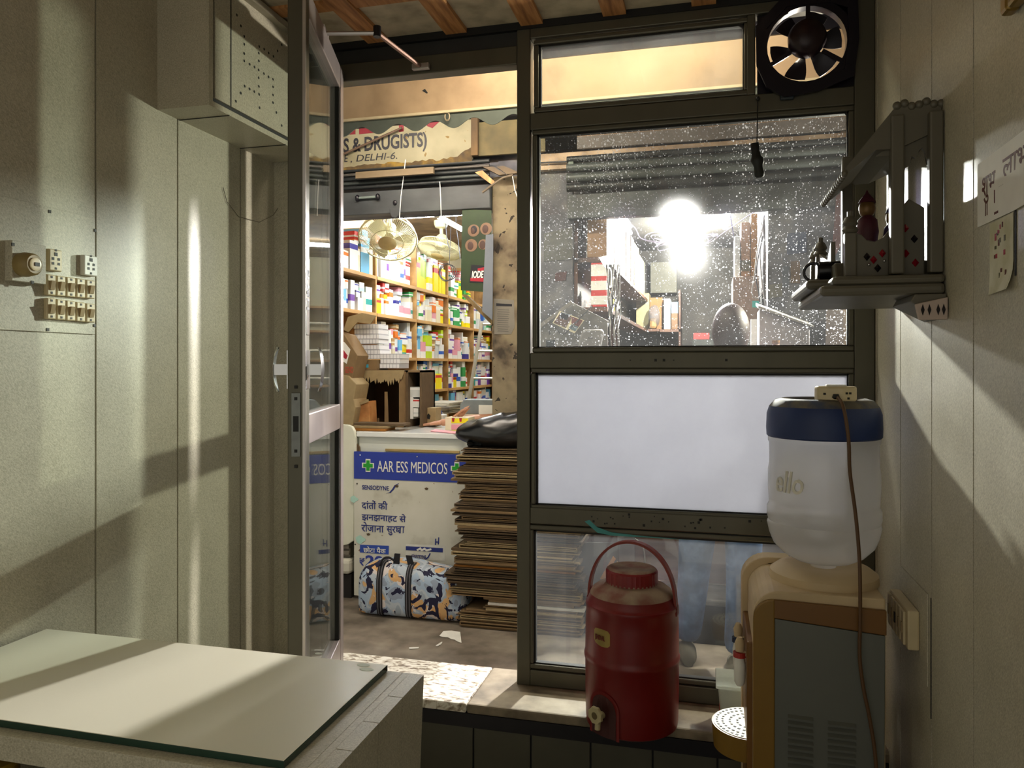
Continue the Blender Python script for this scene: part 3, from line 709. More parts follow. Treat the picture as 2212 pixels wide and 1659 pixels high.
# papers pasted on the right wall
hp_ = thing('handwritten_poster', 'white paper with red brown Hindi greeting pasted on the right wall', 'poster', (XR-.002, 1.40, 1.60))
PM = rightwall((XR, 0, 0))
MB().prism([(XR-.0008,1.522,1.605),(XR-.0008,1.522,1.716),(XR-.0008,1.21,1.716),(XR-.0008,1.21,1.607),(XR-.003,1.35,1.601)], (-.0012,0,0)).build('sheet', PAPER, hp_)
INKB2 = M('red_brown_ink','5c2a1c',.7)
text('शुभ', .052, INKB2, hp_, rightwall((XR-.0024, 1.497, 1.652)), xs=.9, bold=.008)
text('लाभ', .052, INKB2, hp_, rightwall((XR-.0024, 1.398, 1.660)), xs=1.2, bold=.008)
s4 = .019
stroke([[(0,-s4),(0,s4)],[(-s4,0),(s4,0)],[(0,s4),(s4,s4)],[(s4,0),(s4,-s4)],[(0,-s4),(-s4,-s4)],[(-s4,0),(-s4,s4)]], .004, rightwall((XR-.0024,1.415,1.632)), INKB2, 'lettering', hp_)
stroke([[(0,0),(0,.022)],[(.008,0),(.008,.022)]], .003, rightwall((XR-.0024,1.478,1.618)), INKB2, 'lettering', hp_)
stroke([[(0,0),(0,.022)],[(.008,0),(.008,.022)]], .003, rightwall((XR-.0024,1.378,1.622)), INKB2, 'lettering', hp_)
cs = thing('calendar_slip', 'small curled printed slip pasted below the handwritten poster', 'paper slip', (XR-.004, 1.40, 1.48))
rows = []
for i in range(9):
    z = 1.600-.120*i/8; cu = .0015 + .010*max(0, (i-5)/3)**2
    rows.append([(XR-.001-cu*(.2+.8*j/4), 1.460-.106*j/4, z) for j in range(5)])
mb = MB(); vs = [p for r_ in rows for p in r_]; vs += [(p[0]-.0008,p[1],p[2]) for p in vs]; fs = []
for i in range(8):
    for j in range(4):
        A = i*5+j; fs += [(A,A+1,A+6,A+5),(45+A,45+A+5,45+A+6,45+A+1)]
for i in range(8): fs += [(i*5,i*5+5,45+i*5+5,45+i*5),(i*5+4,45+i*5+4,45+i*5+9,i*5+9)]
mb.add(vs, fs).build('sheet', RM('yellowed_slip',[(.3,'b9b48a'),(.6,'e0dcc6')],14), cs, smooth=60)
pr = random.Random(7)
for k in range(16):
    j, i = pr.uniform(.2,.85), pr.uniform(.06,.8); cu = .0015 + .010*max(0, (i*8-5)/3)**2
    MB().obox((XR-.0022-cu*(.2+.8*j), 1.460-.106*j, 1.600-.120*i), (.0006, pr.uniform(.003,.009), pr.uniform(.004,.012))).build('print_mark', pr.choice([INKB2, M('olive_ink','55502a'), INKR]), cs)
mb = MB().prism([(XR-.0006,1.352,1.615),(XR-.0006,1.347,1.615),(XR-.0006,1.347,1.50),(XR-.0006,1.352,1.50)], (-.001,0,0)).build('dark_edge', INKK, cs)
gf = thing('gilt_frame', 'corner of a gilt picture frame high on the right wall', 'picture frame', (XR-.01, 1.27, 1.89))
GILT = M('antique_gilt','8c7034',.35,.6)
gm_ = MB().box((XR-.022,1.325,1.905),(XR-.001,1.355,2.25)).box((XR-.022,1.05,1.905),(XR-.001,1.325,1.932)).build('moulding', GILT, gf, bevel=.006)
box('picture', (XR-.006,1.05,1.932),(XR-.001,1.325,2.25), M('dark_picture','2c2018',.5), gf)

# socket board low on the right wall
rs = thing('socket_board', 'ivory socket board on the right wall behind the water dispenser', 'socket board', (XR-.01, 1.95, .72))
struct(box('trim_5', (XR-.0015, 1.822, .60), (XR, 1.824, .60001+.26), BLACK))
box('panel', (XR-.003, 1.845, .66), (XR-.0005, 2.09, .862), LAM['x'], rs)
bp_ = box('base', (XR-.028, 1.905, .715), (XR-.003, 2.085, .805), IVORY, rs, .004)
for k in range(5):
    y = 2.068-.034*k
    sw = MB().box((XR-.034, y-.013, .722), (XR-.028, y+.013, .798)).build('switch' if k != 2 else 'socket', IVORY, rs, bevel=.002)
    MB().box((XR-.036, y-.005, .748), (XR-.034, y+.005, .772)).build('rocker', BLACK if k in (2,) else M('brown_rocker','9c8660'), sw)

# ------------------------------------------------------------------ water dispenser with its bottle
MUST = M('mustard_plastic', '7c5c16', .42, 0, .08, 10)
MUST_D = M('ochre_brown_plastic', '6e4812', .42, 0, .08, 10)
CREAM = M('dusty_cream_plastic', 'c2ac88', .6, 0, .1, 10)
GREYP = M('grey_steel_panel', '62645e', .45, .15, .05, 10)
wd = thing('water_dispenser', 'mustard and grey water dispenser in the corner by the right wall', 'water dispenser', (.25, 2.05, 0))
wx0, wx1, wy0, wy1, wz = .085, .385, 1.885, 2.215, .842
def shell_profile(x0, x1, z0, z1, r, n=8):
    pts = [(x1, z0), (x1, z1)] + [(x0+r-r*math.sin(R(90)*i/n), z1-r+r*math.cos(R(90)*i/n)) for i in range(n+1)] + [(x0, z0)]
    return pts
MB().prism([(x, wy0+.012, z) for x, z in shell_profile(wx0+.012, wx1, .02, wz-.012, .06)], (0, wy1-wy0-.024, 0)).build('body', CREAM, wd, bevel=.004)
sp_ = shell_profile(wx0+.026, wx1-.002, .02, wz-.040, .045)
inn = [(wx1-.004, .02), (wx1-.004, .745), (wx0+.058, .768), (wx0+.052, .02)]
# near-side trim: upright strip and head strip around the grey panel
MB().prism([(wx0+.012, wy0, .02), (wx0+.012, wy0, wz-.075)] + [(wx0+.012+.045-.045*math.cos(R(90)*i/6), wy0, wz-.075+.045*math.sin(R(90)*i/6)) for i in range(1,7)] + [(wx0+.060, wy0, wz-.030), (wx0+.060, wy0, .02)], (0,.014,0)).build('front_trim', MUST, wd, bevel=.003)
MB().prism([(wx0+.058, wy0+.001, wz-.030), (wx1, wy0+.001, wz-.036), (wx1, wy0+.001, wz-.092), (wx0+.058, wy0+.001, wz-.072)], (0,.012,0)).build('head_trim', MUST_D, wd, bevel=.002)
sd = MB().prism([(wx0+.055, wy0+.004, .02), (wx0+.060, wy0+.004, wz-.074), (wx1-.002, wy0+.004, wz-.094), (wx1-.006, wy0+.004, .02)], (0,.012,0)).build('side_panel', GREYP, wd, bevel=.002)
for col in (0, 1):
    for k in range(9):
        u0, u1 = ((1702, 1756), (1788, 1848))[col]; w0 = 1542+k*13.2+col*14
        a, b = atY(u0, w0, wy0+.004), atY(u1, w0+7, wy0+.004)
        lv = MB().prism([(a.x, wy0+.0045, a.z), (b.x, wy0+.0045, b.z), (b.x, wy0-.004, b.z-.006), (a.x, wy0-.004, a.z-.006)], (0,0,-.0012)).build('louvre', GREYP, sd)
        box('louvre_slot', (a.x+.002, wy0+.0035, a.z-.0085), (b.x-.002, wy0+.0055, a.z-.0035), BLACK, lv)
# hood round the front edge, front bezel, taps, drip tray
MB().rings([[(wx0-.004, y, .02),(wx0-.004, y, wz-.06)]+[(wx0-.004+.07-.07*math.cos(R(90)*i/8), y, wz-.06+.066*math.sin(R(90)*i/8)) for i in range(1,9)]+[(wx0+.12, y, wz+.006),(wx0+.12,y,wz-.01),(wx0+.066,y,wz-.01),(wx0+.014,y,wz-.06),(wx0+.014,y,.02)] for y in (wy1-.06, wy1)]).build('hood', CREAM, wd, bevel=.003)
box('front_panel', (wx0-.001, wy0+.03, .02), (wx0+.015, wy1-.03, .70), MUST_D, wd, .004)
for (y, cl_, lab) in ((1.955, 'a32a22', 'red'), (2.06, '24324a', 'blue')):
    tp = MB(basis((1,0,0),(0,1,0),(0,0,1),(wx0-.016, y, .60))).lathe([(.008,-.022),(.013,-.012),(.014,.030),(.010,.048)], n=16).build('tap', WHITE, wd, smooth=40)
    MB().tube([(wx0, y, .655),(wx0-.016,y,.655)], .008, 10).build('spout_arm', CREAM, tp)
    MB().lathe([(.0155,.0),(.0155,.012)], (wx0-.016,y,.648), 16).build('lever_ring', M('tap_ring_'+lab, cl_, .4), tp)
    MB().lathe([(.010,.0),(.012,.02),(.006,.034)], (wx0-.016,y,.662), 16).build('lever', CREAM, tp, smooth=40)
dt = MB().lathe([(.088,.0),(.092,.05),(.092,.058),(.080,.060)], (wx0+.01, 2.02, .40), 28, a0=R(90), a1=R(270)).lathe([(.002,.0),(.088,.0)], (wx0+.01, 2.02, .40), 28, a0=R(90), a1=R(270)).build('drip_tray', MUST, wd, smooth=40)
gt_ = MB().lathe([(.002,.0),(.088,.0),(.088,.004),(.002,.004)], (wx0+.01, 2.02, .456), 28, a0=R(90), a1=R(270)).build('drip_grid', IVORY, dt)
for rr in (.030,.048,.066,.080):
    for k in range(int(rr*220)):
        a = R(100)+R(160)*(k+.5)/int(rr*220)
        MB().obox((wx0+.01+rr*math.cos(a), 2.02+rr*math.sin(a), .4605), (.005,.006,.001), (0,0,a)).build('drain_hole', BLACK, gt_)
cc = Vector((.272, 2.045, wz-.012))
MB().lathe([(.128,0),(.126,.018),(.110,.030),(.075,.034),(.04,.028)], cc, 40).build('bottle_collar', CREAM, wd, smooth=40)

# upturned bottle
BW = frost_mat('clear_ribbed_bottle', 'ffffff', .46, .80, 14, .04, .3)
wb_ = thing('water_bottle', 'large upturned clear water bottle with a blue end on the dispenser', 'water bottle', (cc.x, cc.y, .85))
bz = .866
prof = [(.030,-.005),(.032,.006),(.070,.012),(.095,.026),(.118,.050),(.128,.075),(.1335,.100),(.1305,.108),(.1335,.118),(.1335,.140),(.1285,.150),(.129,.16),(.131,.19),(.131,.232),(.128,.250),(.128,.300),(.131,.306),(.131,.3165)]
MB().lathe(prof, (cc.x,cc.y,bz), 64).build('body', BW, wb_, smooth=35)
BLU = M('dusty_blue_plastic', '122a5c', .5, 0, .1)
BLT = RM('dust_over_blue', [(.35,'2b3550'),(.55,'5d5648'),(.7,'7a6d58')], 20, 6, .7)
b1 = MB().lathe([(.131,.3165),(.1345,.320),(.1355,.340),(.134,.375),(.128,.393)], (cc.x,cc.y,bz), 64).build('end_band', BLU, wb_, smooth=35)
MB().lathe([(.128,.393),(.115,.408),(.100,.413),(.085,.410),(.080,.402),(.002,.400)], (cc.x,cc.y,bz), 64).build('end_face', BLT, b1, smooth=35)
def bend(cx, cy, r, z0, a0):
    def f(v):
        a = a0 + v.x/r
        return Vector((cx + (r+v.z)*math.cos(a), cy + (r+v.z)*math.sin(a), z0+v.y))
    return f
text('ello', .075, M('embossed_clear_plastic','d8d4c8',.2), wb_, Matrix.Identity(4), 'embossed_lettering', xs=.75, bold=.012, ext=.002, shear=.2, bend=bend(cc.x,cc.y,.1295,bz+.188,R(206)))
# multi-plug lying on top with its flex
ps = thing('multi_plug', 'small ivory multi socket block on top of the upturned bottle', 'socket block', (.30, 2.0, 1.27))
pz = bz+.405
blk = MB(); hex_ = [(-.050,.012),(-.046,-.012),(-.022,-.020),(.010,-.024),(.040,-.016),(.046,.010),(.030,.022),(-.036,.024)]
px_, py_ = .292, 1.965
blk.prism([(px_+x, py_+y, pz+.004) for x, y in hex_], (0,0,.036)).build('block', IVORY, ps, bevel=.005)
MB().box((px_-.025, py_-.012, pz+.038), (px_+.02, py_+.014, pz+.044)).build('lid', WHITE, ps, bevel=.002)
for (x, y, z) in ((.018,-.0215,.024),(.026,-.0195,.024),(.022,-.0205,.012),(-.030,-.0175,.022)):
    MB().obox((px_+x, py_+y, pz+z), (.005,.004,.005), (0,0,R(12))).build('pin_hole', BLACK, ps)
MB().lathe([(.004,0),(.009,.004),(.006,.012)], (px_-.006, py_-.026, pz+.010), 12).build('cable_gland', BLACK, ps)
FLEX = M('brown_flex', '55391d', .55, 0, .1)
fp = [(px_-.004, py_-.028, pz+.016), atY(1822, 880, 1.905), atY(1833, 950, 1.895), atY(1836, 1020, 1.895), atY(1848, 1110, 1.893), atY(1856, 1200, 1.885), atY(1858, 1270, 1.872), atY(1858, 1340, 1.872), atY(1857, 1420, 1.872), atY(1866, 1490, 1.872), atY(1880, 1560, 1.872), atY(1893, 1659, 1.870), Vector((.372,1.87,.2)), Vector((.38,1.86,.006))]
def smooth_path(pts, k=5):
    pts = [Vector(p) for p in pts]; out = []
    for i in range(len(pts)-1):
        p0, p1, p2, p3 = pts[max(i-1,0)], pts[i], pts[i+1], pts[min(i+2,len(pts)-1)]
        for j in range(k):
            t = j/k; out.append(.5*((2*p1)+(p2-p0)*t+(2*p0-5*p1+4*p2-p3)*t*t+(3*p1-p0-3*p2+p3)*t**3))
    return out+[pts[-1]]
MB().tube(smooth_path(fp), .0042, 8).build('flex', FLEX, ps, smooth=60)

# ------------------------------------------------------------------ red water jug on the ledge
JR = M('red_jug_plastic', '6e0c0c', .38, 0, .10, 8)
JD = RM('dust_settled_red', [(.35,'7a4a3c'),(.55,'8c7562'),(.75,'a08c74')], 16, 6, .75)
jx, jy = -.221, 2.235
jg = thing('water_jug', 'dusty red plastic water jug with a tap standing on the ledge', 'jug', (jx, jy, .33))
J = MB()
jp = [(.122,0),(.130,.006),(.132,.02),(.1335,.10),(.134,.185),(.1365,.190),(.137,.200),(.1345,.206),(.134,.215),(.133,.30),(.131,.335),(.133,.340),(.132,.348),(.128,.352),(.126,.358),(.118,.375)]
J.lathe(jp, (jx,jy,.33), 72).build('body', JR, jg, smooth=35)
MB().lathe([(.120,.3735),(.112,.386),(.098,.396),(.082,.402),(.074,.404),(.074,.408),(.002,.408)], (jx,jy,.33), 64).build('shoulder', JD, jg, smooth=40)
n = 72; rings_ = []
for (r, z) in ((.070,.402),(.0735,.404),(.0735,.438),(.070,.443)):
    rings_.append([Vector((jx+(r+(.0012 if k % 2 else 0))*math.cos(2*PI*k/n), jy+(r+(.0012 if k % 2 else 0))*math.sin(2*PI*k/n), .33+z)) for k in range(n)])
ld = MB().rings(rings_).build('lid', M('maroon_lid_plastic','7c1a1e',.4), jg, smooth=25)
MB().lathe([(.070,.443),(.066,.4465),(.055,.447),(.053,.4455),(.002,.4455)], (jx,jy,.33), 48).build('lid_top', JD, ld, smooth=40)
# bail handle: flat strip rising in an arch
arch = []; nA = 28; ha = R(14)
for i in range(nA+1):
    t = PI*i/nA; arch.append((-.128*math.cos(t), .182*math.sin(t)**.85))
hx_, hy_ = math.cos(R(-10)), math.sin(R(-10))
rg = []
for i, (u, z) in enumerate(arch):
    u2, z2 = arch[min(i+1,nA)]; u1, z1 = arch[max(i-1,0)]
    tx, tz = u2-u1, z2-z1; L_ = math.hypot(tx, tz) or 1; nx, nz = -tz/L_*.0035, tx/L_*.0035
    q = []
    for (su, sv) in ((1,-1),(1,1),(-1,1),(-1,-1)):
        uu = u+nx*su; vv = .012*sv
        q.append(Vector((jx+uu*hx_-vv*hy_, jy+uu*hy_+vv*hx_, .33+.338+z+nz*su)))
    rg.append(q)
MB().rings(rg).build('handle', M('red_brown_handle','7d2a20',.4), jg, smooth=40)
for s in (-1, 1): MB().obox((jx+s*.127*hx_, jy+s*.127*hy_, .33+.338), (.014,.030,.032), (0,0,R(-10))).build('handle_lug', JR, jg, bevel=.005)
# tap recess and tap
ang = R(-121); rx, ry = jx+.1335*math.cos(ang), jy+.1335*math.sin(ang)
TM = basis((-math.sin(ang), math.cos(ang), 0), (0,0,1), (math.cos(ang), math.sin(ang), 0), (rx, ry, .33))
rec = [(-.052,.0),(-.052,.075)]+[(-.052*math.cos(PI*i/14), .075+.052*math.sin(PI*i/14)) for i in range(1,14)]+[(.052,.075),(.052,.0)]
mb = MB()
pts3 = []
for (u, v) in rec:
    a = ang+u/.1335; pts3.append((a, v))
outer = [Vector((jx+.1362*math.cos(a), jy+.1362*math.sin(a), .33+v)) for a, v in pts3]
inner = [Vector((jx+.1362*math.cos(ang+(a-ang)*.86), jy+.1362*math.sin(ang+(a-ang)*.86), .33+(v*.93))) for a, v in pts3]
deep = [Vector((jx+.1335*math.cos(ang+(a-ang)*.80), jy+.1335*math.sin(ang+(a-ang)*.80), .33+(v*.90))) for a, v in pts3]
ns = len(rec); fs = []
for k in range(ns-1): fs += [(k, k+1, ns+k+1, ns+k), (ns+k, ns+k+1, 2*ns+k+1, 2*ns+k)]
mb.add(outer+inner+deep, fs).build('tap_arch', JR, jg, smooth=40)
dk_ = MB(); cN = 10; grid = []
for i in range(cN+1):
    v = .116*i/cN; hw = .042 if v < .068 else .042*math.sqrt(max(0, 1-((v-.068)/.049)**2))
    grid.append([Vector((jx+.1352*math.cos(ang+u*hw/.1335), jy+.1352*math.sin(ang+u*hw/.1335), .332+v)) for u in (-1,-.5,0,.5,1)])
vs = [p for g_ in grid for p in g_]
dk_.add(vs, [(i*5+j, i*5+j+1, i*5+j+6, i*5+j+5) for i in range(cN) for j in range(4)]).build('tap_recess', M('deep_maroon_recess','3a0d0d',.5), jg)
TAPM = M('yellowed_white_tap','b3a882',.4)
tpo = MB(TM).lathe([(.010,-.004),(.010,.018),(.013,.018),(.013,.026)], (0,.062,0), 16).build('tap', TAPM, jg, smooth=40)
k_ = [(.022+(.003 if i % 2 else 0)) for i in range(16)]
MB(TM).prism([(k_[i]*math.cos(2*PI*i/16), .070+k_[i]*math.sin(2*PI*i/16), .026) for i in range(16)], (0,0,.010)).build('tap_knob', TAPM, tpo, bevel=.002)
MB(TM).lathe([(.010,.0365),(.006,.037),(.004,.034)], (0,.070,0), 14).build('knob_hub', M('dark_tap_hub','5c4e30',.5), tpo)
MB(TM).tube([(0,.062,.018),(.002,.045,.024),(.003,.030,.026)], .008, 10).build('spout', TAPM, tpo, smooth=60)
# maker's plate
pa = R(-122); bl = bend(jx, jy, .1335, .33, pa)
MB().rings([[bl(Vector((x,y0_,.0014))),bl(Vector((x,y1_,.0014)))] for x,y0_,y1_ in ((-.030,.264,.290),(-.024,.256,.297),(-.012,.252,.298),(.0,.250,.299),(.010,.2505,.298),(.020,.252,.297),(.027,.258,.290))], cap=False, loop=False).build('maker_plate', M('gilt_plate','9a8548',.4,.4), jg)
text('JINDAL', .018, M('plate_red_ink','6e2416',.5), jg, Matrix.Identity(4), xs=.62, bold=.03, bend=lambda v: bl(Vector((v.x-.024, v.y+.268, .0028+v.z))))

# crumpled clear box between jug and dispenser
pbm = frost_mat('clear_plastic_tub', 'c9cdc2', .35, .5, 22, .2, .2)
pb = thing('plastic_tub', 'clear plastic tub with a tapered side on the ledge beside the dispenser', 'plastic tub', (.075, 2.30, .33))
MB().rings([[Vector((.030+d, 2.245+e, .332)) for d, e in ((0,0),(.10,0),(.10,.11),(0,.11))], [Vector((.020+d, 2.238+e, .452)) for d, e in ((0,0),(.115,0),(.115,.125),(0,.125))]]).build('tub', pbm, pb, bevel=.006)
MB().box((.014,2.232,.450),(.14,2.37,.458)).build('lid', pbm, pb, bevel=.003)
MB().prism([(.024,2.238,.40),(.0285,2.2405,.35),(.030,2.26,.36),(.026,2.262,.41)], (-.0012,0,0)).build('torn_label', M('red_label_scrap','a03a2a',.6), pb)
# ================================================================== THE PASSAGE OUTSIDE
YS = 3.80
from mathutils import noise
def textfit(s, u0, v0, u1, v1, Y, m, par, name='lettering', bold=0.0, shear=0, th=.0015):
    """letters filling the rectangle whose corners show at (u0,v0) top left and (u1,v1) bottom right on the plane Y"""
    a, b = atY(u0, v0, Y), atY(u1, v1, Y)
    zt = (atY(u0, v0, Y).z + atY(u1, v0, Y).z)/2; zb = (atY(u0, v1, Y).z + atY(u1, v1, Y).z)/2
    cu = bpy.data.curves.new('letters', 'FONT'); cu.body = s; cu.size = 1; cu.offset = bold; cu.extrude = .004; cu.shear = shear; cu.resolution_u = 3
    o = bpy.data.objects.new('letters', cu); COL.objects.link(o)
    dg = bpy.context.evaluated_depsgraph_get(); dg.update()
    me = bpy.data.meshes.new_from_object(o.evaluated_get(dg)); bpy.data.objects.remove(o); bpy.data.curves.remove(cu)
    xs = [v.co.x for v in me.vertices]; ys = [v.co.y for v in me.vertices]
    x0, x1, y0, y1 = min(xs), max(xs), min(ys), max(ys)
    vs = [Vector((a.x+(v.co.x-x0)/(x1-x0)*(b.x-a.x), Y-(th if v.co.z > 0 else 0), zb+(v.co.y-y0)/(y1-y0)*(zt-zb))) for v in me.vertices]
    mb = MB().add(vs, [tuple(p.vertices) for p in me.polygons]); bpy.data.meshes.remove(me)
    return mb.build(name, m, par)
def quadY(pts, Y, m, name, par, th=.002, bv=0):
    return MB().prism([atY(u, v, Y) for u, v in pts], (0, -th, 0)).build(name, m, par, bevel=bv)
def boxpx(u0, v0, u1, v1, Y, depth):
    """corners of an upright box whose front face shows between the two pixels on the plane Y"""
    a, b = atY(u0, v0, Y), atY(u1, v1, Y); zt = (a.z+atY(u1, v0, Y).z)/2; zb = (b.z+atY(u0, v1, Y).z)/2
    return (a.x, Y, zb), (b.x, Y+depth, zt)

DIRT = RM('grimy_concrete_floor', [(.3,'5c5348'),(.5,'7d7265'),(.7,'958a7b')], 7, 10, .75, bump=.1)
GP = .10
struct(box('floor_passage', (-5, 2.50, GP-.08), (3.2, YS+.06, GP), DIRT))
PINKP = RM('pinkish_plaster', [(.35,'7a6654'),(.55,'b39a82'),(.7,'c7b098')], 6, 9, .85)
DKWALL = RM('sooty_dark_wall', [(.3,'34343a'),(.5,'55555c'),(.7,'6c6a68')], 7, 10, .85)
PILL = RM('scabby_plaster_pillar', [(.30,'3c342a'),(.42,'6a5e4c'),(.6,'83775f')], 9, 10, .9, bump=.4, over=[('2a241e', 22, .655, .6)])
struct(box('ceiling_passage', (-5, 2.46, 2.62), (3.2, YS+.1, 2.66), M('dark_soffit','2b2a2a',.8)))
# shop fronts: wall pieces left, between and right of the two openings
struct(box('wall_front_left', (-5, YS, 0), (-2.26, YS+.12, 2.66), DKWALL))
pw = struct(MB().box((-1.088, YS-.012, GP), (-.90, YS+.3, 2.33)).build('wall_pillar', PILL, bevel=.006))
struct(box('wall_between', (-1.06, YS+.01, 0), (-.672, 7.8, 2.60), DKWALL))
struct(box('wall_front_right', (.262, YS, 0), (3.2, YS+.12, 2.66), DKWALL))
struct(box('wall_above', (-5, YS+.02, 2.17), (3.2, YS+.12, 2.66), DKWALL))

# unseen tube added over the doorway, outside, to light fascia and sill
def tube_light(name, label, a, b, r, mat, group=None, batten=True):
    a, b = Vector(a), Vector(b); d = (b-a).normalized()
    t = thing(name, label, 'tube light', (a+b)/2, group)
    MB().tube([a, b], r, 12).build('tube', mat, t, smooth=40)
    for p, s in ((a, -1), (b, 1)): MB().tube([p, p+d*s*.03], r*1.15, 12).build('end_cap', WHITE, t, smooth=40)
    if batten:
        o = Vector((0,0,r+.022))
        MB().tube([a+o-d*.03, b+o+d*.03], .018, 4).build('fitting', WHITE, t)
    return t
tube_light('tube_light', 'unseen tube light added outside above the aluminium doorway', (-1.05, 2.58, 2.545), (.15, 2.58, 2.545), .014, emitter('added_passage_glow', 'fff1d8', PASSAGE_W))

tube_light('tube_light', 'unseen tube light added behind the cream canopy board over the passage', (-1.75, 3.10, 2.56), (-.55, 3.10, 2.56), .014, emitter('added_canopy_glow', 'fff3e0', CANOPY_W))  # unseen tube, added to brighten the passage, counter sign and desk
# canopy: cream board with a wavy grey valance below
CREAMB = RM('stained_cream_board', [(.3,'80684e'),(.5,'ab9070'),(.75,'b8a080')], 3, 9, .7)
cn = thing('canopy', 'cream shop canopy board with a wavy grey valance across the passage', 'canopy', (-.9, 2.96, 2.34))
box('board', (-2.9, 2.95, 2.395), (1.3, 2.965, 2.566), CREAMB, cn)
box('top_beam', (-2.9, 2.94, 2.566), (1.3, 3.0, 2.62), BLK_METAL, cn)
box('edge_strip', (-2.9, 2.944, 2.388), (1.3, 2.966, 2.398), M('torn_edge_strip','c9b795',.8), cn)
vp = [(-2.9, 2.39)]; nseg = 420
low = []
for i in range(nseg+1):
    x = -2.9+4.2*i/nseg; ph = (x+.02)/.165
    low.append((x, 2.335+.022*abs(math.sin(PI*ph))**.8 if False else 2.345-.018*math.cos(2*PI*ph)))
MB().prism([(x, 2.955, z) for x, z in low]+[(1.3,2.955,2.39),(-2.9,2.955,2.39)], (0,.004,0)).build('valance', M('grey_green_valance','50564e',.8), cn)
MB().prism([(atY(u,v,2.949)) for u, v in ((912,196),(918,192),(924,200),(922,202))], (0,-.001,0)).build('tear', BLACK, cn)
hk = atY(966, 252, 2.94)
MB().tube([hk+Vector((.010*math.sin(t), 0, .016*math.cos(t))) for t in [R(-20)+R(330)*i/14 for i in range(15)]], .003, 6).build('hook', M('bone_hook','a8977c',.5), cn, smooth=60)

# painted sign of the chemist
CS = 3.74
SGN = RM('aged_cream_sign', [(.3,'5e5842'),(.5,'807a62'),(.75,'8c866e')], 5, 9, .7, over=[('6b5526', 26, .70, .4)])
ss = thing('painted_signboard', 'old cream painted signboard with dark lettering above the medicine shop', 'signboard', (-1.6, CS, 2.44))
a, b = atY(655, 225, CS), atY(1020, 352, CS)
box('board', (a.x-.2, CS, 2.412), (b.x, CS+.02, 2.62), SGN, ss)
b2 = atY(1119, 300, CS)
box('side_board', (b.x+.035, CS, 2.43), (b2.x+.3, CS+.02, 2.60), RM('mossy_yellow_board',[(.3,'3a3422'),(.55,'5c5234'),(.75,'665d46')],6,8,.8), ss)
box('upright', (b.x, CS-.02, 2.43), (b.x+.035, CS+.02, 2.62), RM('rusty_upright',[(.35,'241a12'),(.6,'5c4628')],8,8,.8,(1,1,.3)), ss)
MOSS = RM('rust_and_moss', [(.35,'2a221a'),(.5,'4f3d1c'),(.62,'7c6420'),(.75,'5d4a2e')], 9, 9, .85)
mo = MB(); mr = random.Random(11); xs_ = [a.x-.2+(b.x-a.x+.2)*i/60 for i in range(61)]
mo.prism([(x, CS-.002, 2.418+mr.uniform(0,.014)+(.06*max(0,(i-52)/8)**2)) for i, x in enumerate(xs_)]+[(b.x, CS-.002, 2.405),(a.x-.2, CS-.002, 2.405)], (0,-.001,0)).build('rust_stain', MOSS, ss)
z0 = CS-.001
textfit('S & DRUGISTS)', 742, 292, 922, 333, z0, INKK, ss, bold=.025)
textfit('E', 744, 334, 752, 350, z0, INKK, ss, shear=.15)
textfit(', DELHI-6.', 757, 332, 858, 349, z0, INKK, ss, shear=.18)
INKR2 = M('faded_red_paint', '6a1220', .6, 0, .12)
for pts in (((755,291),(768,290),(768,262),(756,262)),((776,290),(809,287),(809,262),(776,262)),((816,289),(851,270),(851,258),(816,262)),((862,285),(872,284),(872,258),(862,258)),((922,272),(934,277),(950,262),(950,252),(922,256)),((957,266),(968,270),(968,255),(957,255))):
    quadY(pts, z0, INKR2, 'red_letter_foot', ss, .0015)
tag(MB().tube([atY(742,333,CS-.03), atY(868,276,CS-.03)], .006, 8).build('thin_rod', M('brown_rod','4c3a2c',.6)), 'thin brown rod leaning across the painted signboard lettering', 'rod')

# shutter boxes with pipes over both openings
GREYS = RM('grey_shutter_paint', [(.3,'2a2d30'),(.5,'393d40'),(.7,'464b4c')], 5, 9, .55, (1,1,2))
def shutter(name, label, x0, x1, zb, zt, extra):
    t = thing(name, label, 'rolling shutter', ((x0+x1)/2, YS-.03, zb))
    box('housing', (x0, YS-.045, zb), (x1, YS+.02, zt), GREYS, t, .004)
    z = zt+.012
    for r, g in extra:
        MB().tube([(x0, YS-.05, z+r), (x1, YS-.05, z+r)], r, 10).build('guide_pipe', M('grey_pipe_%d' % g, ('3a3f3e','1d2022','4a4642')[g], .5, .2), t, smooth=40); z += 2*r+.004
    return t
s1 = shutter('rolling_shutter', 'grey rolling shutter housing with pipes above the medicine shop', -2.26, -1.09, 2.165, 2.288, ((.010,1),(.009,0),(.011,1),(.008,2),(.012,1)))
p = [atY(u, v, YS-.06) for u, v in ((772,428),(816,425))]
MB().tube(p, .007, 8).build('handle', M('green_grey_bar','6f7a76',.5), s1, smooth=40)
for q in p: MB().ell(q, (.012,.014,.018)).build('handle_end', BLK_METAL, s1, smooth=60)
MB().ell(atY(853,438,YS-.048), (.012,.006,.014)).build('lock_hole', BLK_METAL, s1, smooth=60)
MB().prism([atY(u,v,YS-.05) for u, v in ((843,452),(866,452),(862,466),(857,471),(848,470),(845,464))], (0,-.01,0)).build('drop_tab', GREYS, s1, bevel=.002)
bl_ = MB()
s2 = shutter('rolling_shutter', 'dull grey rolling shutter housing with ridges above the box filled shop', -.69, .75, 2.09, 2.21, ((.020,1),(.024,0),(.022,0),(.016,1)))
struct(box('wall_plaster_band', (-.86, YS-.03, 2.345), (.75, YS+.02, 2.425), PINKP))
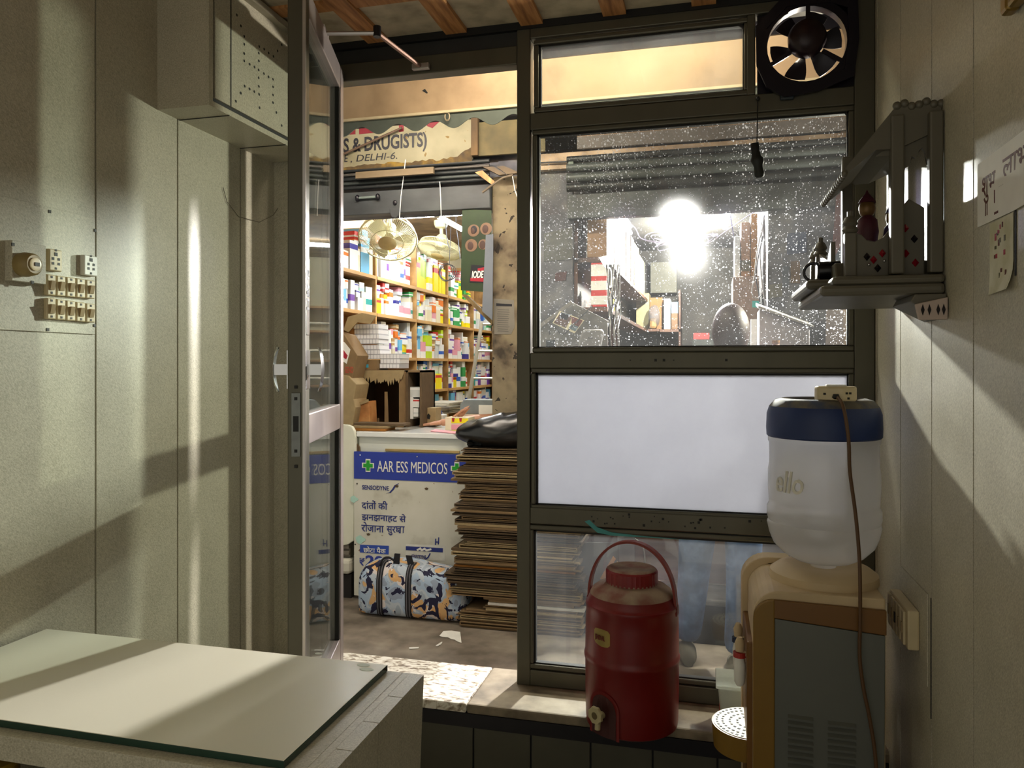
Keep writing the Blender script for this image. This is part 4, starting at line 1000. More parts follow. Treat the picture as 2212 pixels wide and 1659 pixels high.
# board strips over the right shop
bs = thing('fascia_boards', 'brown and grey board strips above the right shop shutter', 'fascia board', (0, CS, 2.44))
box('grey_strip', (b2.x+.14, CS, 2.43), (1.2, CS+.02, 2.49), M('dark_grey_board','56504e',.7,0,.2,8), bs)
box('brown_strip', (b2.x+.14, CS, 2.49), (1.2, CS+.02, 2.62), RM('brown_old_board',[(.3,'4c3a2a'),(.55,'7d6248'),(.75,'8f7458')],4,9,.8,(.4,1,1)), bs)
tag(MB().tube(smooth_path([atY(1163,352,YS-.05), atY(1300,345,YS-.05), atY(1400,338,YS-.05), atY(1520,330,YS-.05), atY(1700,315,YS-.05), atY(1830,306,YS-.05)]), .0045, 8).build('wall_cable', CABLE_K, smooth=60), 'dark cable running along the pinkish plaster band over the right shop', 'cable')
jb = thing('junction_clip', 'small green grey junction clip hanging from the plaster band cable', 'clip', atY(1233,362,YS-.05))
MB().obox(atY(1234,356,YS-.055), (.028,.02,.03)).build('box', M('green_grey_clip','56615a',.6), jb, bevel=.004)
MB().tube([atY(1229,360,YS-.055), atY(1229,372,YS-.055)], .003, 6).build('lead', CABLE_K, jb)
# brackets, struts and hanging strings near the pillar head
tag(MB().prism([atY(u,v,YS-.12) for u, v in ((1026,372),(1042,368),(1068,392),(1064,400))], (0,.02,0)).build('wooden_strut', BAT), 'short brown wooden strut slanting under the signboard by the pillar', 'strut')
tag(MB().tube([atY(1042,416,YS-.14), atY(1060,402,YS-.14), atY(1086,384,YS-.14), atY(1108,378,YS-.13)], .006, 8).build('thin_stick', M('pale_stick','5c5040',.7), smooth=60), 'pale crooked stick wedged at the head of the plaster pillar', 'stick')
tag(MB().box(*boxpx(768,366,936,380,CS-.06,.02)).build('loose_batten', RM('pale_batten',[(.3,'54452f'),(.6,'786850')],8,6,.7,(.3,1,1))), 'pale loose wooden batten under the painted signboard', 'batten')
pc_ = thing('plank_clutter', 'pale planks stacked flat above the pillar head', 'planks', atY(1080,375,YS-.1))
for i, pts in enumerate((((1042,360),(1066,360),(1092,376),(1078,378)),((1072,360),(1088,358),(1116,370),(1116,374),(1094,376)),)):
    MB().prism([atY(u,v,YS-.1) for u, v in pts], (0,.03,0)).build('plank', RM('plank_wood_%d' % i,[(.3,'40342a'),(.6,'665844')],8,6,.8), pc_)
for i, (pts, lab) in enumerate(((((876,345),(872,380),(866,425),(863,470)), 'white string hanging before the grey shutter above the ceiling fan'), (((950,392),(952,430),(953,470)), 'short white string hanging at the right end of the tube lights'), (((1107,380),(1112,410),(1119,430)), 'fine white string beside the top of the plaster pillar'))):
    tag(MB().tube([atY(u,v,YS-.08) for u, v in pts], .0022, 6).build('hanging_string', PAPER), lab, 'string')

# green advertising sign on the pillar's left, with product picture
GREEN = RM('faded_green_print', [(.3,'182614'),(.55,'283c20'),(.75,'3c4c30')], 5, 9, .6)
ig = thing('green_advert', 'faded green ointment advertisement board hung left of the plaster pillar', 'advertisement', atY(1030,630,YS-.03))
IY = YS-.03
quadY(((999,452),(1062,455),(1062,632),(996,627)), IY, GREEN, 'board', ig, .006)
SKINP = M('printed_skin', '7c604c', .6, 0, .15); SKIND = M('printed_dark_skin','46302a',.6,0,.2)
for (u, v, r, kind) in ((1023,498,13,'face'),(1050,494,13,'hand'),(1018,530,13.5,'hand'),(1044,528,11,'hand')):
    c = atY(u, v, IY-.0065); rr = r*4.0/1655
    d = MB().prism([c+Vector((rr*math.cos(2*PI*k/24), 0, rr*math.sin(2*PI*k/24))) for k in range(24)], (0,-.0012,0)).build('picture_disc', SKINP, ig)
    if kind == 'face':
        MB().ell(c+Vector((.002,-.0016,.004)), (.017,.0015,.021)).build('printed_hair', INKK, d); MB().ell(c+Vector((-.003,-.0024,-.002)), (.011,.0015,.016)).build('printed_face', SKIND, d)
    else:
        MB().ell(c+Vector((-.004,-.0016,-.002)), (.016,.0015,.022)).build('printed_hand', SKIND, d)
quadY(((1018,572),(1062,575),(1062,612),(1014,610)), IY-.0065, INKK, 'product_panel', ig, .0012)
quadY(((1032,580),(1062,574),(1062,582),(1032,586)), IY-.008, INKR, 'red_flash', ig, .001); quadY(((1016,600),(1052,601),(1052,609),(1016,607)), IY-.008, INKR, 'red_flash', ig, .001)
textfit('IODE', 1019, 585, 1045, 601, IY-.0085, PAPER, ig, bold=.03, shear=.2)
tag(quadY(((1050,508),(1066,506),(1064,692),(1042,672)), YS-.045, M('pale_grey_board','6c727c',.6,0,.08), 'grey_board_strip', None, .006), 'pale grey board strip standing against the plaster pillar', 'board')
tag(MB().prism([atY(u,v,YS-.02) for u, v in ((997,636),(1006,636),(1062,688),(1062,702))], (0,.04,0)).build('slanting_plank', RM('dark_worn_plank',[(.3,'3a2c1a'),(.5,'75603c'),(.7,'a08c60')],8,7,.7)), 'dark worn wooden plank slanting below the green advertisement', 'plank')
# notice on the pillar
nt_ = thing('wall_notice', 'small grey printed notice pasted on the plaster pillar', 'notice', atY(1090,722,YS-.016))
NY = YS-.0125
quadY(((1067,645),(1110,648),(1112,706),(1104,722),(1068,722)), NY, M('grey_notice_paper','777268',.8,0,.1), 'sheet', nt_, .001)
quadY(((1072,655),(1106,657),(1106,662),(1072,661)), NY-.0011, INKK, 'heading_bar', nt_, .0006)
nr = random.Random(3)
for k in range(11):
    v = 668+4.6*k; MB().prism([atY(u, w, NY-.0011) for u, w in ((1074+nr.uniform(0,3), v), (1103-nr.uniform(0,7), v+1), (1103-nr.uniform(0,7), v+2.6), (1074, v+1.8))], (0,-.0005,0)).build('print_line', M('faded_print','5e5a54',.8), nt_)

# ------------------------------------------------------------------ counter of the medicine shop and its sign
CW = M('counter_white_laminate', 'd5d8cd', .3, 0, .05, 6)
SY = YS-.0
cx0, cx1 = atY(766, 980, YS).x, -1.092
ct = thing('shop_counter', 'white laminate counter of the medicine shop behind the camouflage bag', 'counter', (-1.45, 4.1, GP))
cp = [(775,938),(1040,941)]
top_l = atY(775, 936, YS+.02)
MB().box((-2.12, 3.90, GP), (cx0+.008, 4.44, .975)).build('wing', CW, ct, bevel=.004); MB().box((-2.125, 3.88, .975), (cx0+.004, 4.45, 1.002)).build('wing_top', CW, ct)
MB().box((cx0+.01, YS+.03, GP), (cx1, 4.42, .975)).build('body', CW, ct, bevel=.004)
MB().box((cx0+.005, YS+.012, .975), (cx1, 4.45, 1.002)).build('top', M('glossy_white_top','e6e8e6',.12,0,.03), ct, bevel=.003)
MB().box(*boxpx(832,972,992,977,YS+.02,.012)).build('wood_strip', RM('golden_strip',[(.3,'8a7440'),(.6,'b89d62')],8,5,.6), ct)
# dark wooden side bracket with a scalloped edge at the left end
MB().prism([atY(u,v,YS+.018) for u, v in ((764,935),(779,936),(772,943),(768,950),(770,958),(776,966),(777,975),(764,975))], (0,.012,0)).build('scalloped_end', M('dark_end_wood','5a4426',.6), ct)
cg = thing('counter_sign', 'white and blue shop sign board fixed below the medicine counter top', 'signboard', (-1.5, YS, GP))
sgm = RM('soiled_white_sign', [(.28,'a8a290'),(.45,'d2d0c2'),(.7,'dcd9ce')], 5, 9, .5, over=[('8a6f50', 30, .735, .3)])
a = atY(766, 979, YS); zb0, zb1 = atY(860, 979.5, YS).z+.004, atY(860, 1037, YS).z
box('board', (a.x, YS-.006, GP+.02), (cx1, YS+.010, zb1), sgm, cg)
box('blue_band', (a.x, YS-.008, zb1), (cx1, YS+.010, zb0), M('royal_blue_panel','14309a',.35,0,.05), cg)
YT = YS-.0085
def cross(cu, cv, r, par):
    for k_, m_, off in ((1.0, PAPER, 0), (.80, M('signal_green','0f9a22',.5), .0012)):
        c = atY(cu, cv, YT-off); R_ = r*4.1/1655*k_; t = R_*.40 if k_ == 1 else R_*.36
        MB().prism([c+Vector((x, 0, z)) for x, z in ((-t,R_),(t,R_),(t,t),(R_,t),(R_,-t),(t,-t),(t,-R_),(-t,-R_),(-t,-t),(-R_,-t),(-R_,t),(-t,t))], (0,-.0012,0)).build('medical_cross', m_, par)
cross(795, 1005.5, 14, cg); cross(987, 1012, 13.5, cg)
Z5 = 5.53
def s5(u, v): return (730+u/Z5, 940+v/Z5)
def tf5(s, u0, v0, u1, v1, m, Y=YT+.002, **k):
    a_, b_ = s5(u0, v0), s5(u1, v1); return textfit(s, a_[0], a_[1], b_[0], b_[1], Y, m, cg, **k)
tf5('AAR ESS MEDICOS', 470, 318, 1308, 452, PAPER, YT, bold=0)
tf5('SENSODYNE', 290, 602, 608, 655, INKB, bold=.012)
def st5(paths, w, m, Y=YT+.0015, name='lettering'):
    mb = MB(); lift = .0012
    for path in paths:
        P = [atY(*s5(u, v), Y) for u, v in path]
        for p, q in zip(P, P[1:]):
            d = (q-p); 
            if d.length < 1e-6: continue
            d.normalize(); n = Vector((-d.z, 0, d.x))*w/2; e = d*w*.3
            lift += .00007; mb.prism([p-e+n, q+e+n, q+e-n, p-e-n], (0,-lift,0))
    return mb.build(name, m, cg)
MB().prism([atY(*s5(u,v), YT+.002) for u, v in ((572,692),(612,686),(650,640),(676,598),(735,570),(690,612),(668,650),(628,690))], (0,-.0012,0)).build('swoosh', INKB, cg)
tf5('दांतों की', 285, 780, 592, 890, INKB, bold=.008)
tf5('झनझनाहट से', 285, 930, 812, 1040, INKB, bold=.008)
tf5('रोजाना', 280, 1043, 548, 1158, INKB, bold=.008)
tf5('सुर', 582, 1088, 690, 1195, INKB, bold=.008)
st5([[(686,1092),(795,1094)], [(782,1094),(780,1165)], [(746,1094),(745,1168)],
     [(704,1094),(698,1112),(712,1120),(726,1114),(744,1116)], [(712,1120),(698,1134),(704,1148),(722,1142),(744,1128)], [(722,1142),(738,1166)]], .0042, INKB)
MB().prism([atY(*s5(u,v), YT+.002) for u, v in ((265,1308),(608,1322),(606,1425),(263,1400))], (0,-.0012,0)).build('blue_tag', M('tag_blue','2548a8',.5), cg)
tf5('छोटा पैक', 305, 1335, 572, 1405, PAPER, YT, bold=.012)
tf5('20', 328, 1438, 545, 1570, M('price_blue','2a3c9a',.5), bold=.03)
tf5('₹', 258, 1468, 320, 1556, M('price_blue','2a3c9a'), bold=.015)
MB().prism([atY(*s5(u,v), YT+.002) for u, v in ((812,1300),(1280,1322),(1278,1500),(808,1490))], (0,-.0012,0)).build('pasted_slip', M('slip_white','dcdad0',.5), cg)
MB().prism([atY(*s5(u,v), YT) for u, v in ((812,1325),(1255,1350),(1253,1400),(811,1372))], (0,-.001,0)).build('slip_band', INKB, cg)
st5([[(950,1372),(985,1352),(1000,1376),(1035,1356),(1060,1378),(1110,1362)]], .010, PAPER, YT-.001, 'scribble')
tf5('SENSODYNE', 880, 1430, 1052, 1478, INKB, YT, bold=.01)
st5([[(1050,1480),(1080,1455),(1100,1415)]], .006, INKB, YT, 'swoosh')
st5([[(1168,1240),(1165,1308)], [(1166,1275),(1205,1278)], [(1204,1225),(1200,1300)]], .006, INKB)
for (u, v, r) in ((190,765,50),(265,1248,62)):
    c = atY(*s5(u,v), YT+.0015); rr = r/Z5*4.1/1655
    MB().prism([c+Vector((rr*(1+.18*math.sin(3*t+u))*math.cos(t), 0, rr*.75*(1+.15*math.cos(4*t))*math.sin(t))) for t in [2*PI*k/22 for k in range(22)]], (0,-.001,0)).build('mint_paint_spot', M('mint_paint','b4dccf',.6), cg)
for (u, v) in ((262,238),(945,258),(228,580),(205,1305)): MB().ell(atY(*s5(u,v), YT), (.004,.002,.004), 10, 6).build('rivet', STEEL if v < 300 else SCREWM, cg)
for (u, v, m) in ((700,610,CARD_D),(1055,640,CARD_D),(362,1185,CARD_D)): MB().prism([atY(*s5(u+x,v+y), YT+.0015) for x, y in ((-22,-8),(5,-16),(26,-4),(12,14),(-10,12))], (0,-.001,0)).build('rust_blot', m, cg)

# cream panel and clutter left of the counter
tag(MB().prism([atY(u,v,YS+.0) for u, v in ((715,918),(738,917),(752,918),(760,922),(765,930),(768,945),(764,1168),(752,1176),(735,1180),(700,1180))], (0,.025,0)).build('rounded_side_panel', M('cream_white_panel','dcdcca',.35,0,.05), bevel=.004), 'tall cream rounded panel standing at the left end of the counter', 'panel')
tag(MB().box((-2.12, YS-.02, GP+.13), (-1.885, YS+.09, GP+.21)).build('stone_block', RM('whitish_stone',[(.3,'8e8878'),(.55,'d2cfc0')],10,8,.8), bevel=.02), 'whitish stone block under the cream panel beside the counter', 'stone block')
tag(box('dark_plinth', (-2.14, YS+.0, GP), (-1.885, YS+.09, GP+.128), M('blackened_plinth','161210',.8)), 'blackened plinth on the ground under the whitish stone block', 'plinth')
lb = thing('louvred_box', 'grey slatted box between cream panel and counter sign', 'box', (-2.0, YS+.02, .38))
box('body', (-2.1, YS+.03, GP+.215), (-1.905, YS+.09, GP+.36), M('grey_slat_paint','6e675c',.6), lb)
for k in range(4): MB().box((-2.1, YS+.012, GP+.23+.033*k), (-1.905, YS+.03, GP+.252+.033*k)).build('slat', M('grey_slat_paint','6e675c'), lb, bevel=.002)

# collapsible gate folded back on the left, seen through the door glass
cgt = thing('collapsible_gate', 'grey collapsible lattice gate folded beside the medicine shop, behind the door glass', 'gate', (-2.12, YS+.04, GP))
GTM = M('grey_gate_paint', '7d8078', .45, .4, .1)
for x in (-2.245, -2.17, -2.095): MB().box((x-.009, YS+.02, GP), (x+.009, YS+.045, 2.16)).build('upright', GTM, cgt)
zz = GP+.1
while zz < 2.0:
    for (xa, xb) in ((-2.245,-2.17),(-2.17,-2.095)):
        MB().tube([(xa, YS+.016, zz), (xb, YS+.016, zz+.13)], .005, 4).build('lattice_bar', GTM, cgt); MB().tube([(xa, YS+.049, zz+.13), (xb, YS+.049, zz)], .005, 4).build('lattice_bar', GTM, cgt)
    zz += .13
# ------------------------------------------------------------------ camouflage bag
bgA, bgB = atZ(766, 1333, GP), atZ(1000, 1347, GP)
CAMO = RM('sky_camouflage_print', [(.0,'9aa6bc'),(.40,'aec2da'),(.485,'c2ccd8'),(.535,'a9b6c6'),(.575,'dcb07a')], 8.5, 1.5, .75, interp='CONSTANT', distort=.6, over=[('e4dad8', 11, .615, .6), ('e0b076', 9.5, .635, .5), ('17163a', 10.5, .575, 2.2)])
bx0, bx1, byc = bgA.x, bgB.x+.01, 3.645
bag = thing('duffel_bag', 'light blue camouflage duffel bag lying before the counter sign', 'bag', ((bx0+bx1)/2, byc, GP))
rg = []; nS = 26; nC = 30
for i in range(nS+1):
    t = i/nS; x = bx0+(bx1-bx0)*t; e = min(1, (min(t, 1-t)*nS/3.2)); e = e**.45 if e > 0 else 0
    hh = .272*(.86+.14*e)*(1-.10*max(0,(t-.62)/.38)**1.5)*(.93+.07*math.sin(PI*min(1,t*1.4)));  wd_ = .112*(.72+.28*e)
    row = []
    for k in range(nC):
        a = 2*PI*k/nC; ca, sa = math.cos(a), math.sin(a); ex = .55
        yy = wd_*math.copysign(abs(ca)**ex, ca); zz_ = .5*hh*math.copysign(abs(sa)**(.62 if sa > 0 else .35), sa)
        w_ = .006*noise.noise(Vector((x*9, a*1.5, 2.0)))
        row.append(Vector((x, byc+yy*(1+w_*4), GP+.5*hh+zz_+w_*(1 if sa > -.7 else 0))))
    rg.append(row)
MB().rings(rg).build('body', CAMO, bag, smooth=55)
def bagring(x0, x1, off, sides):
    """a band lying on the bag's skin between two positions along it"""
    mb = MB()
    for s0, s1 in ((x0, x1),):
        i0 = (s0-bx0)/(bx1-bx0)*nS; i1 = (s1-bx0)/(bx1-bx0)*nS
        def pt(f, k):
            i = int(max(0, min(nS-1, math.floor(f)))); q = f-i; p = rg[i][k].lerp(rg[i+1][k], q); c = Vector((p.x, byc, GP+.13)); d = (p-c).normalized(); return p+d*off
        rows = [[pt(i0, k), pt(i1, k)] for k in sides]
        vs = [p for r_ in rows for p in r_]; n0 = len(vs); vs += [p+Vector((0, .004, 0)) for p in vs]
        fs = []
        for j in range(len(rows)-1): fs += [(2*j, 2*j+1, 2*j+3, 2*j+2), (n0+2*j, n0+2*j+2, n0+2*j+3, n0+2*j+1)]
        mb.add(vs, fs)
    return mb
front_k = list(range(8, 24))
STRAP = M('black_webbing', '16151c', .7, 0, .1); PIPEM = M('grey_webbing_edge','6c6a70',.6)
for u in (820, 882):
    x = atY(u, 1270, byc-.11).x
    st = bagring(x-.016, x+.016, .004, front_k).build('strap', STRAP, bag)
    for d in (-.007, .007): bagring(x+d-.002, x+d+.002, .0055, front_k).build('strap_line', PIPEM, st)
bagring(bx0+.03, bx1-.02, .003, [6, 7, 8]).build('zip', M('navy_zip','141228',.6), bag)
for (u, v, du) in ((856,1196,10),(888,1200,-16)):
    p = atY(u, 1212, byc-.06); q = atY(u+du*.3, v, byc-.06)
    MB().rings([[p+Vector((-.016,-.004,-.02)),p+Vector((.016,-.004,-.02)),p+Vector((.016,.004,-.02)),p+Vector((-.016,.004,-.02))],[q+Vector((-.016,-.004,0)),q+Vector((.013,-.004,0)),q+Vector((.013,.004,0)),q+Vector((-.016,.004,0))]]).build('handle_end', STRAP, bag)
MB().tube(smooth_path([atY(820,1222,byc-.09), atY(828,1207,byc-.09), atY(840,1204,byc-.08), atY(852,1212,byc-.07)]), .005, 8).build('handle_loop', STRAP, bag, smooth=60)

# ------------------------------------------------------------------ the tall stack of flattened cartons
ORD = ['', 'first','second','third','fourth','fifth','sixth','seventh','eighth','ninth','tenth','eleventh','twelfth','thirteenth','fourteenth','fifteenth','sixteenth','seventeenth','eighteenth','nineteenth','twentieth']
TENS = {20:'twenty',30:'thirty',40:'forty',50:'fifty',60:'sixty'}; TENTH = {30:'thirtieth',40:'fortieth',50:'fiftieth',60:'sixtieth'}
def ordinal(n):
    if n <= 20: return ORD[n]
    t = n//10*10; return TENTH[t] if n % 10 == 0 else TENS[t]+'-'+ORD[n % 10]
sr_ = random.Random(21); z = GP+.001; k = 0
# left edge of the stack by height, read off the photograph's outline
EDGE = [(.10,992),(.16,996),(.185,1010),(.19,1046),(.245,1042),(.25,968),(.30,975),(.34,966),(.36,975),(.40,985),(.46,975),(.50,992),(.58,988),(.66,985),(.74,1000),(.80,984),(.88,990),(.98,988)]
def edge_at(zv):
    for (za, ua), (zb, ub) in zip(EDGE, EDGE[1:]):
        if za <= zv <= zb: return ua+(ub-ua)*(zv-za)/(zb-za)
    return 990
TOPZ = .965
while z < TOPZ and k < 64:
    k += 1
    th = sr_.uniform(.009, .021); 
    if z+th > TOPZ+.01: break
    yb0, yb1 = 3.515+sr_.uniform(-.012,.012), 3.772
    xl = atY(edge_at(z)+sr_.uniform(-9, 14), 1100, 3.53).x; xr = -.585+sr_.uniform(-.03,.02)
    tone = sr_.choice([('brown',CARD),('brown',CARD),('dark brown',CARD_D),('dark brown',CARD_D),('pale brown',CARD_L)])
    if abs(z-.385) < .011: tone = ('orange', CARD_O)
    if .205 < z < .225: tone = ('white', M('whitish_carton','c9c4bb',.8)); xl = atY(1056,1100,3.53).x
    g = th*.86; bth = min(.0045, g*.3); f = sr_.random() < .5
    droop = sr_.uniform(-.004, .004)
    if f: poly = [(xl,z),(xr,z),(xr,z+bth),(xl+.006,z+bth),(xl+.006,z+g-bth),(xr-.01,z+g-bth),(xr-.01,z+g),(xl,z+g)]
    else: poly = [(xl,z),(xr,z),(xr,z+g),(xl+.012,z+g),(xl+.012,z+g-bth),(xr-.006,z+g-bth),(xr-.006,z+bth),(xl,z+bth)]
    if g < .012: poly = [(xl,z),(xr,z),(xr,z+g),(xl,z+g)]
    o = MB().prism([(x, yb0, zz_) for x, zz_ in poly], (0, yb1-yb0, 0)).build('flattened_carton', tone[1])
    tag(o, '%s flattened carton, %s up from the ground in the tall stack' % (tone[0], ordinal(k)), 'flattened carton', 'flattened cartons in the tall stack')
    z += th
NSHEET, ZTOP = k, z
# two tilted sheets on top of the stack
for i, (v0, v1, m, w_) in enumerate(((965,957,CARD_D,'dark brown'),(972,962,CARD_L,'pale brown'))):
    pass
# bin bag on the stack
bbm = M('black_bin_bag', '0c0e10', .28, 0, .1, spec=.7)
bc_ = Vector((-.985, 3.63, ZTOP)); n1, n2 = 40, 22; rg2 = []
for i in range(n2+1):
    t = -PI/2+PI*i/n2; row = []
    for k_ in range(n1):
        a = 2*PI*k_/n1; q = max(.02, math.cos(t))
        p = Vector((.245*q**.8*math.cos(a), .125*q**.8*math.sin(a), .078+.085*math.sin(t)))
        p.z *= .80+.42*(p.x+.2)/.45
        wv = noise.noise(p*14+Vector((3,1,2)))*.014+noise.noise(p*34)*.007
        p *= 1+wv/max(.06, p.length)
        p.z = max(.001, p.z); row.append(bc_+p)
    rg2.append(row)
bb = thing('bin_bag', 'crumpled black bin bag lying on top of the carton stack', 'bin bag', bc_)
MB().rings(rg2).build('body', bbm, bb, smooth=60)
kn_ = atY(1016, 946, 3.56); kn_.z = ZTOP+.016
MB().rings([[kn_+Vector((dx, r*math.cos(2*PI*q/12)*(1.2+.4*math.sin(q*3)), r*.8*math.sin(2*PI*q/12)*(1+.3*math.cos(q*5)))) for q in range(12)] for dx, r in ((.06,.016),(.035,.012),(.02,.010),(.005,.018),(-.012,.014))]).build('tied_neck', bbm, bb, smooth=50)

# scraps on the floor
for i, (pts, lab) in enumerate(((((949,1374),(958,1369),(975,1368),(994,1371),(997,1389),(988,1386),(982,1382),(975,1381),(968,1377),(956,1376)), 'largest torn white paper scrap on the passage floor before the cartons'),
                 (((941,1395),(953,1387),(956,1387),(953,1392),(945,1396)), 'small narrow white paper scrap beside the largest torn scrap'),
                 (((884,1399),(905,1398),(904,1401),(884,1402)), 'flat white paper sliver on the floor before the camouflage bag'))):
    P = [atZ(u, v, GP+.002) for u, v in pts]
    P = [Vector((p.x, p.y, p.z+(.012 if (i == 0 and j in (1,2,3)) else 0))) for j, p in enumerate(P)]
    tag(MB().prism(P, (0,0,.0012)).build('paper_scrap', PAPER), lab, 'paper scrap')
# ================================================================== INSIDE THE MEDICINE SHOP
SXW, SYB, SZF, SZC = -2.50, 7.75, .25, 2.47
SHOPW = M('shop_cream_wall', 'cfc4a4', .7, 0, .08, 4)
struct(box('wall_shop_left', (SXW-.05, YS+.1, 0), (SXW, SYB, 2.6), SHOPW))
struct(box('wall_shop_back', (SXW-.05, SYB, 0), (-1.06, SYB+.05, 2.6), SHOPW))
struct(box('floor_shop', (SXW, YS+.06, SZF-.3), (-1.06, SYB, SZF), DIRT))
struct(box('ceiling_shop', (SXW-.05, YS+.1, SZC), (-1.06, SYB, SZC+.04), RM('brown_shop_ceiling',[(.3,'5e4a34'),(.6,'8f7654'),(.8,'a48c68')],6,8,.7)))
struct(box('wall_shop_lining', (-1.075, YS+.3, SZF), (-1.06, SYB, 2.47), SHOPW))
TUBE = emitter('shop_tube_glow', 'f4fbff', TUBE_W)
ty = 4.75
a, b, c, d = atY(742,466,ty), atY(846,466,ty), atY(860,465,ty), atY(999,464,ty)
tube_light('tube_light', 'left of two glowing tube lights inside the medicine shop', (a.x-.25, ty, a.z-.01), (b.x, ty, a.z-.01), .015, TUBE, 'tube lights in the medicine shop', False)
tube_light('tube_light', 'right of two level glowing tube lights inside the medicine shop', (c.x, ty, c.z-.01), (d.x, ty, c.z-.01), .015, TUBE, 'tube lights in the medicine shop', False)
zt = 2.43; a, b = atZ(938, 466, zt), atZ(998, 492, zt)
a, b = atX(945, 468, -1.62), atX(997, 493, -1.62)
tube_light('tube_light', 'short slanting tube light behind the two level ones in the shop', (-1.62, a.y, (a.z+b.z)/2), (-1.62, b.y, (a.z+b.z)/2), .015, TUBE, 'tube lights in the medicine shop', False)
tube_light('tube_light', 'tube light deep in the medicine shop hidden behind the ceiling fans', (-1.9, 6.6, 2.42), (-1.2, 6.6, 2.42), .015, TUBE, 'tube lights in the medicine shop', False)

# shelving along the left wall, five bays running back
SXF, BY, BW_ = -2.15, 3.97, .72
LEV = [1.00, 1.17, 1.42, 1.71, 1.955]; GAP = [.155, .235, .275, .225, .30]
LN = ['lowest', 'second lowest', 'middle', 'fourth', 'topmost']; BN = ['nearest', 'second', 'third', 'fourth', 'farthest']
for i in range(5):
    y0, y1 = BY+BW_*i, BY+BW_*(i+1)
    t = thing('medicine_shelf', '%s bay of the wooden medicine shelving along the left shop wall' % BN[i], 'shelf', (SXF-.14, (y0+y1)/2, SZF), 'medicine shelf bays')
    box('upright', (SXW+.002, y0, SZF), (SXF, y0+.018, 2.28), WOODS, t)
    if i == 4: box('upright', (SXW+.002, y1, SZF), (SXF, y1+.018, 2.28), WOODS, t)
    for z in [.45, .75]+LEV:
        box('shelf', (SXW+.002, y0+.018, z-.022), (SXF+.004, y1, z), WOODS, t)
# box kinds: a box with a printed band or stripe round it
KC = {'white':'e9e8e4','pale grey':'c9ccca','cream':'e2d8ba','blue':'2458b4','sky blue':'6cb4dc','navy':'2c2a86','red':'c22a26','orange':'e0771c','yellow':'f0dc10','green':'2a8f4a','mint':'a8dcc8','pink':'e09aa8','brown':'b08a56','violet':'6a3a9a','teal':'2a9a94','lime':'b8d020','magenta':'c83a90'}
def km(c): return M('print_'+c.replace(' ','_'), KC[c], .45, 0, .04)
KIND = {}
def kind(main, acc, style):
    key = (main, acc, style)
    if key in KIND: return KIND[key]
    cuts = {0: [0,1], 1: [0,.30,.52,1], 2: [0,.72,.9,1], 3: [0,.12,.2,.8,.88,1], 4: [0,.4,1]}[style]
    mb = MB(); n = len(cuts)
    rings = []
    for cth in cuts:
        if style == 3: rings.append([(0,cth,0),(1,cth,0),(1,cth,1),(0,cth,1)])
        else: rings.append([(0,0,cth),(1,0,cth),(1,1,cth),(0,1,cth)])
    vs = [p for r_ in rings for p in r_]
    mb.add(vs, [tuple(range(4))[::-1], tuple(range((n-1)*4, n*4))], 0)
    for k in range(n-1):
        mi = 1 if (k % 2 == 1) else 0
        for q in range(4): mb.f.append([k*4+q, k*4+(q+1) % 4, (k+1)*4+(q+1) % 4, (k+1)*4+q]); mb.m.append(mi)
    me = bpy.data.meshes.new('medicine_box'); me.from_pydata([Vector(p)-Vector((.5,.5,0)) for p in mb.v], [], mb.f)
    me.materials.append(km(main)); me.materials.append(km(acc))
    for p, i_ in zip(me.polygons, mb.m): p.material_index = i_
    bm = bmesh.new(); bm.from_mesh(me); bmesh.ops.recalc_face_normals(bm, faces=bm.faces); bm.to_mesh(me); bm.free()
    KIND[key] = me; return me
rb = random.Random(5)
WK = [('white','blue',1),('white','red',1),('white','navy',2),('white','green',1),('white','pale grey',3),('white','sky blue',4),('white','orange',2),('white','violet',1),('pale grey','white',3),('cream','white',2),('white','pink',4),('white','teal',1),('white','red',3)]
CK = [('blue','white',1),('sky blue','white',2),('navy','white',4),('red','white',1),('orange','white',2),('yellow','red',2),('green','white',1),('mint','white',4),('pink','white',1),('brown','cream',1),('violet','white',2),('teal','yellow',4),('lime','white',1)]
proto = {}
def medbox(kk, loc, size, rz, label, group, tilt=0):
    if kk not in proto:
        o = bpy.data.objects.new('medicine_box', kind(*kk)); proto[kk] = o
    else: o = proto[kk].copy()
    COL.objects.link(o); o.location = loc; o.scale = size; o.rotation_euler = (0, tilt, rz)
    tag(o, label, 'medicine box', group); return o
NB = 0
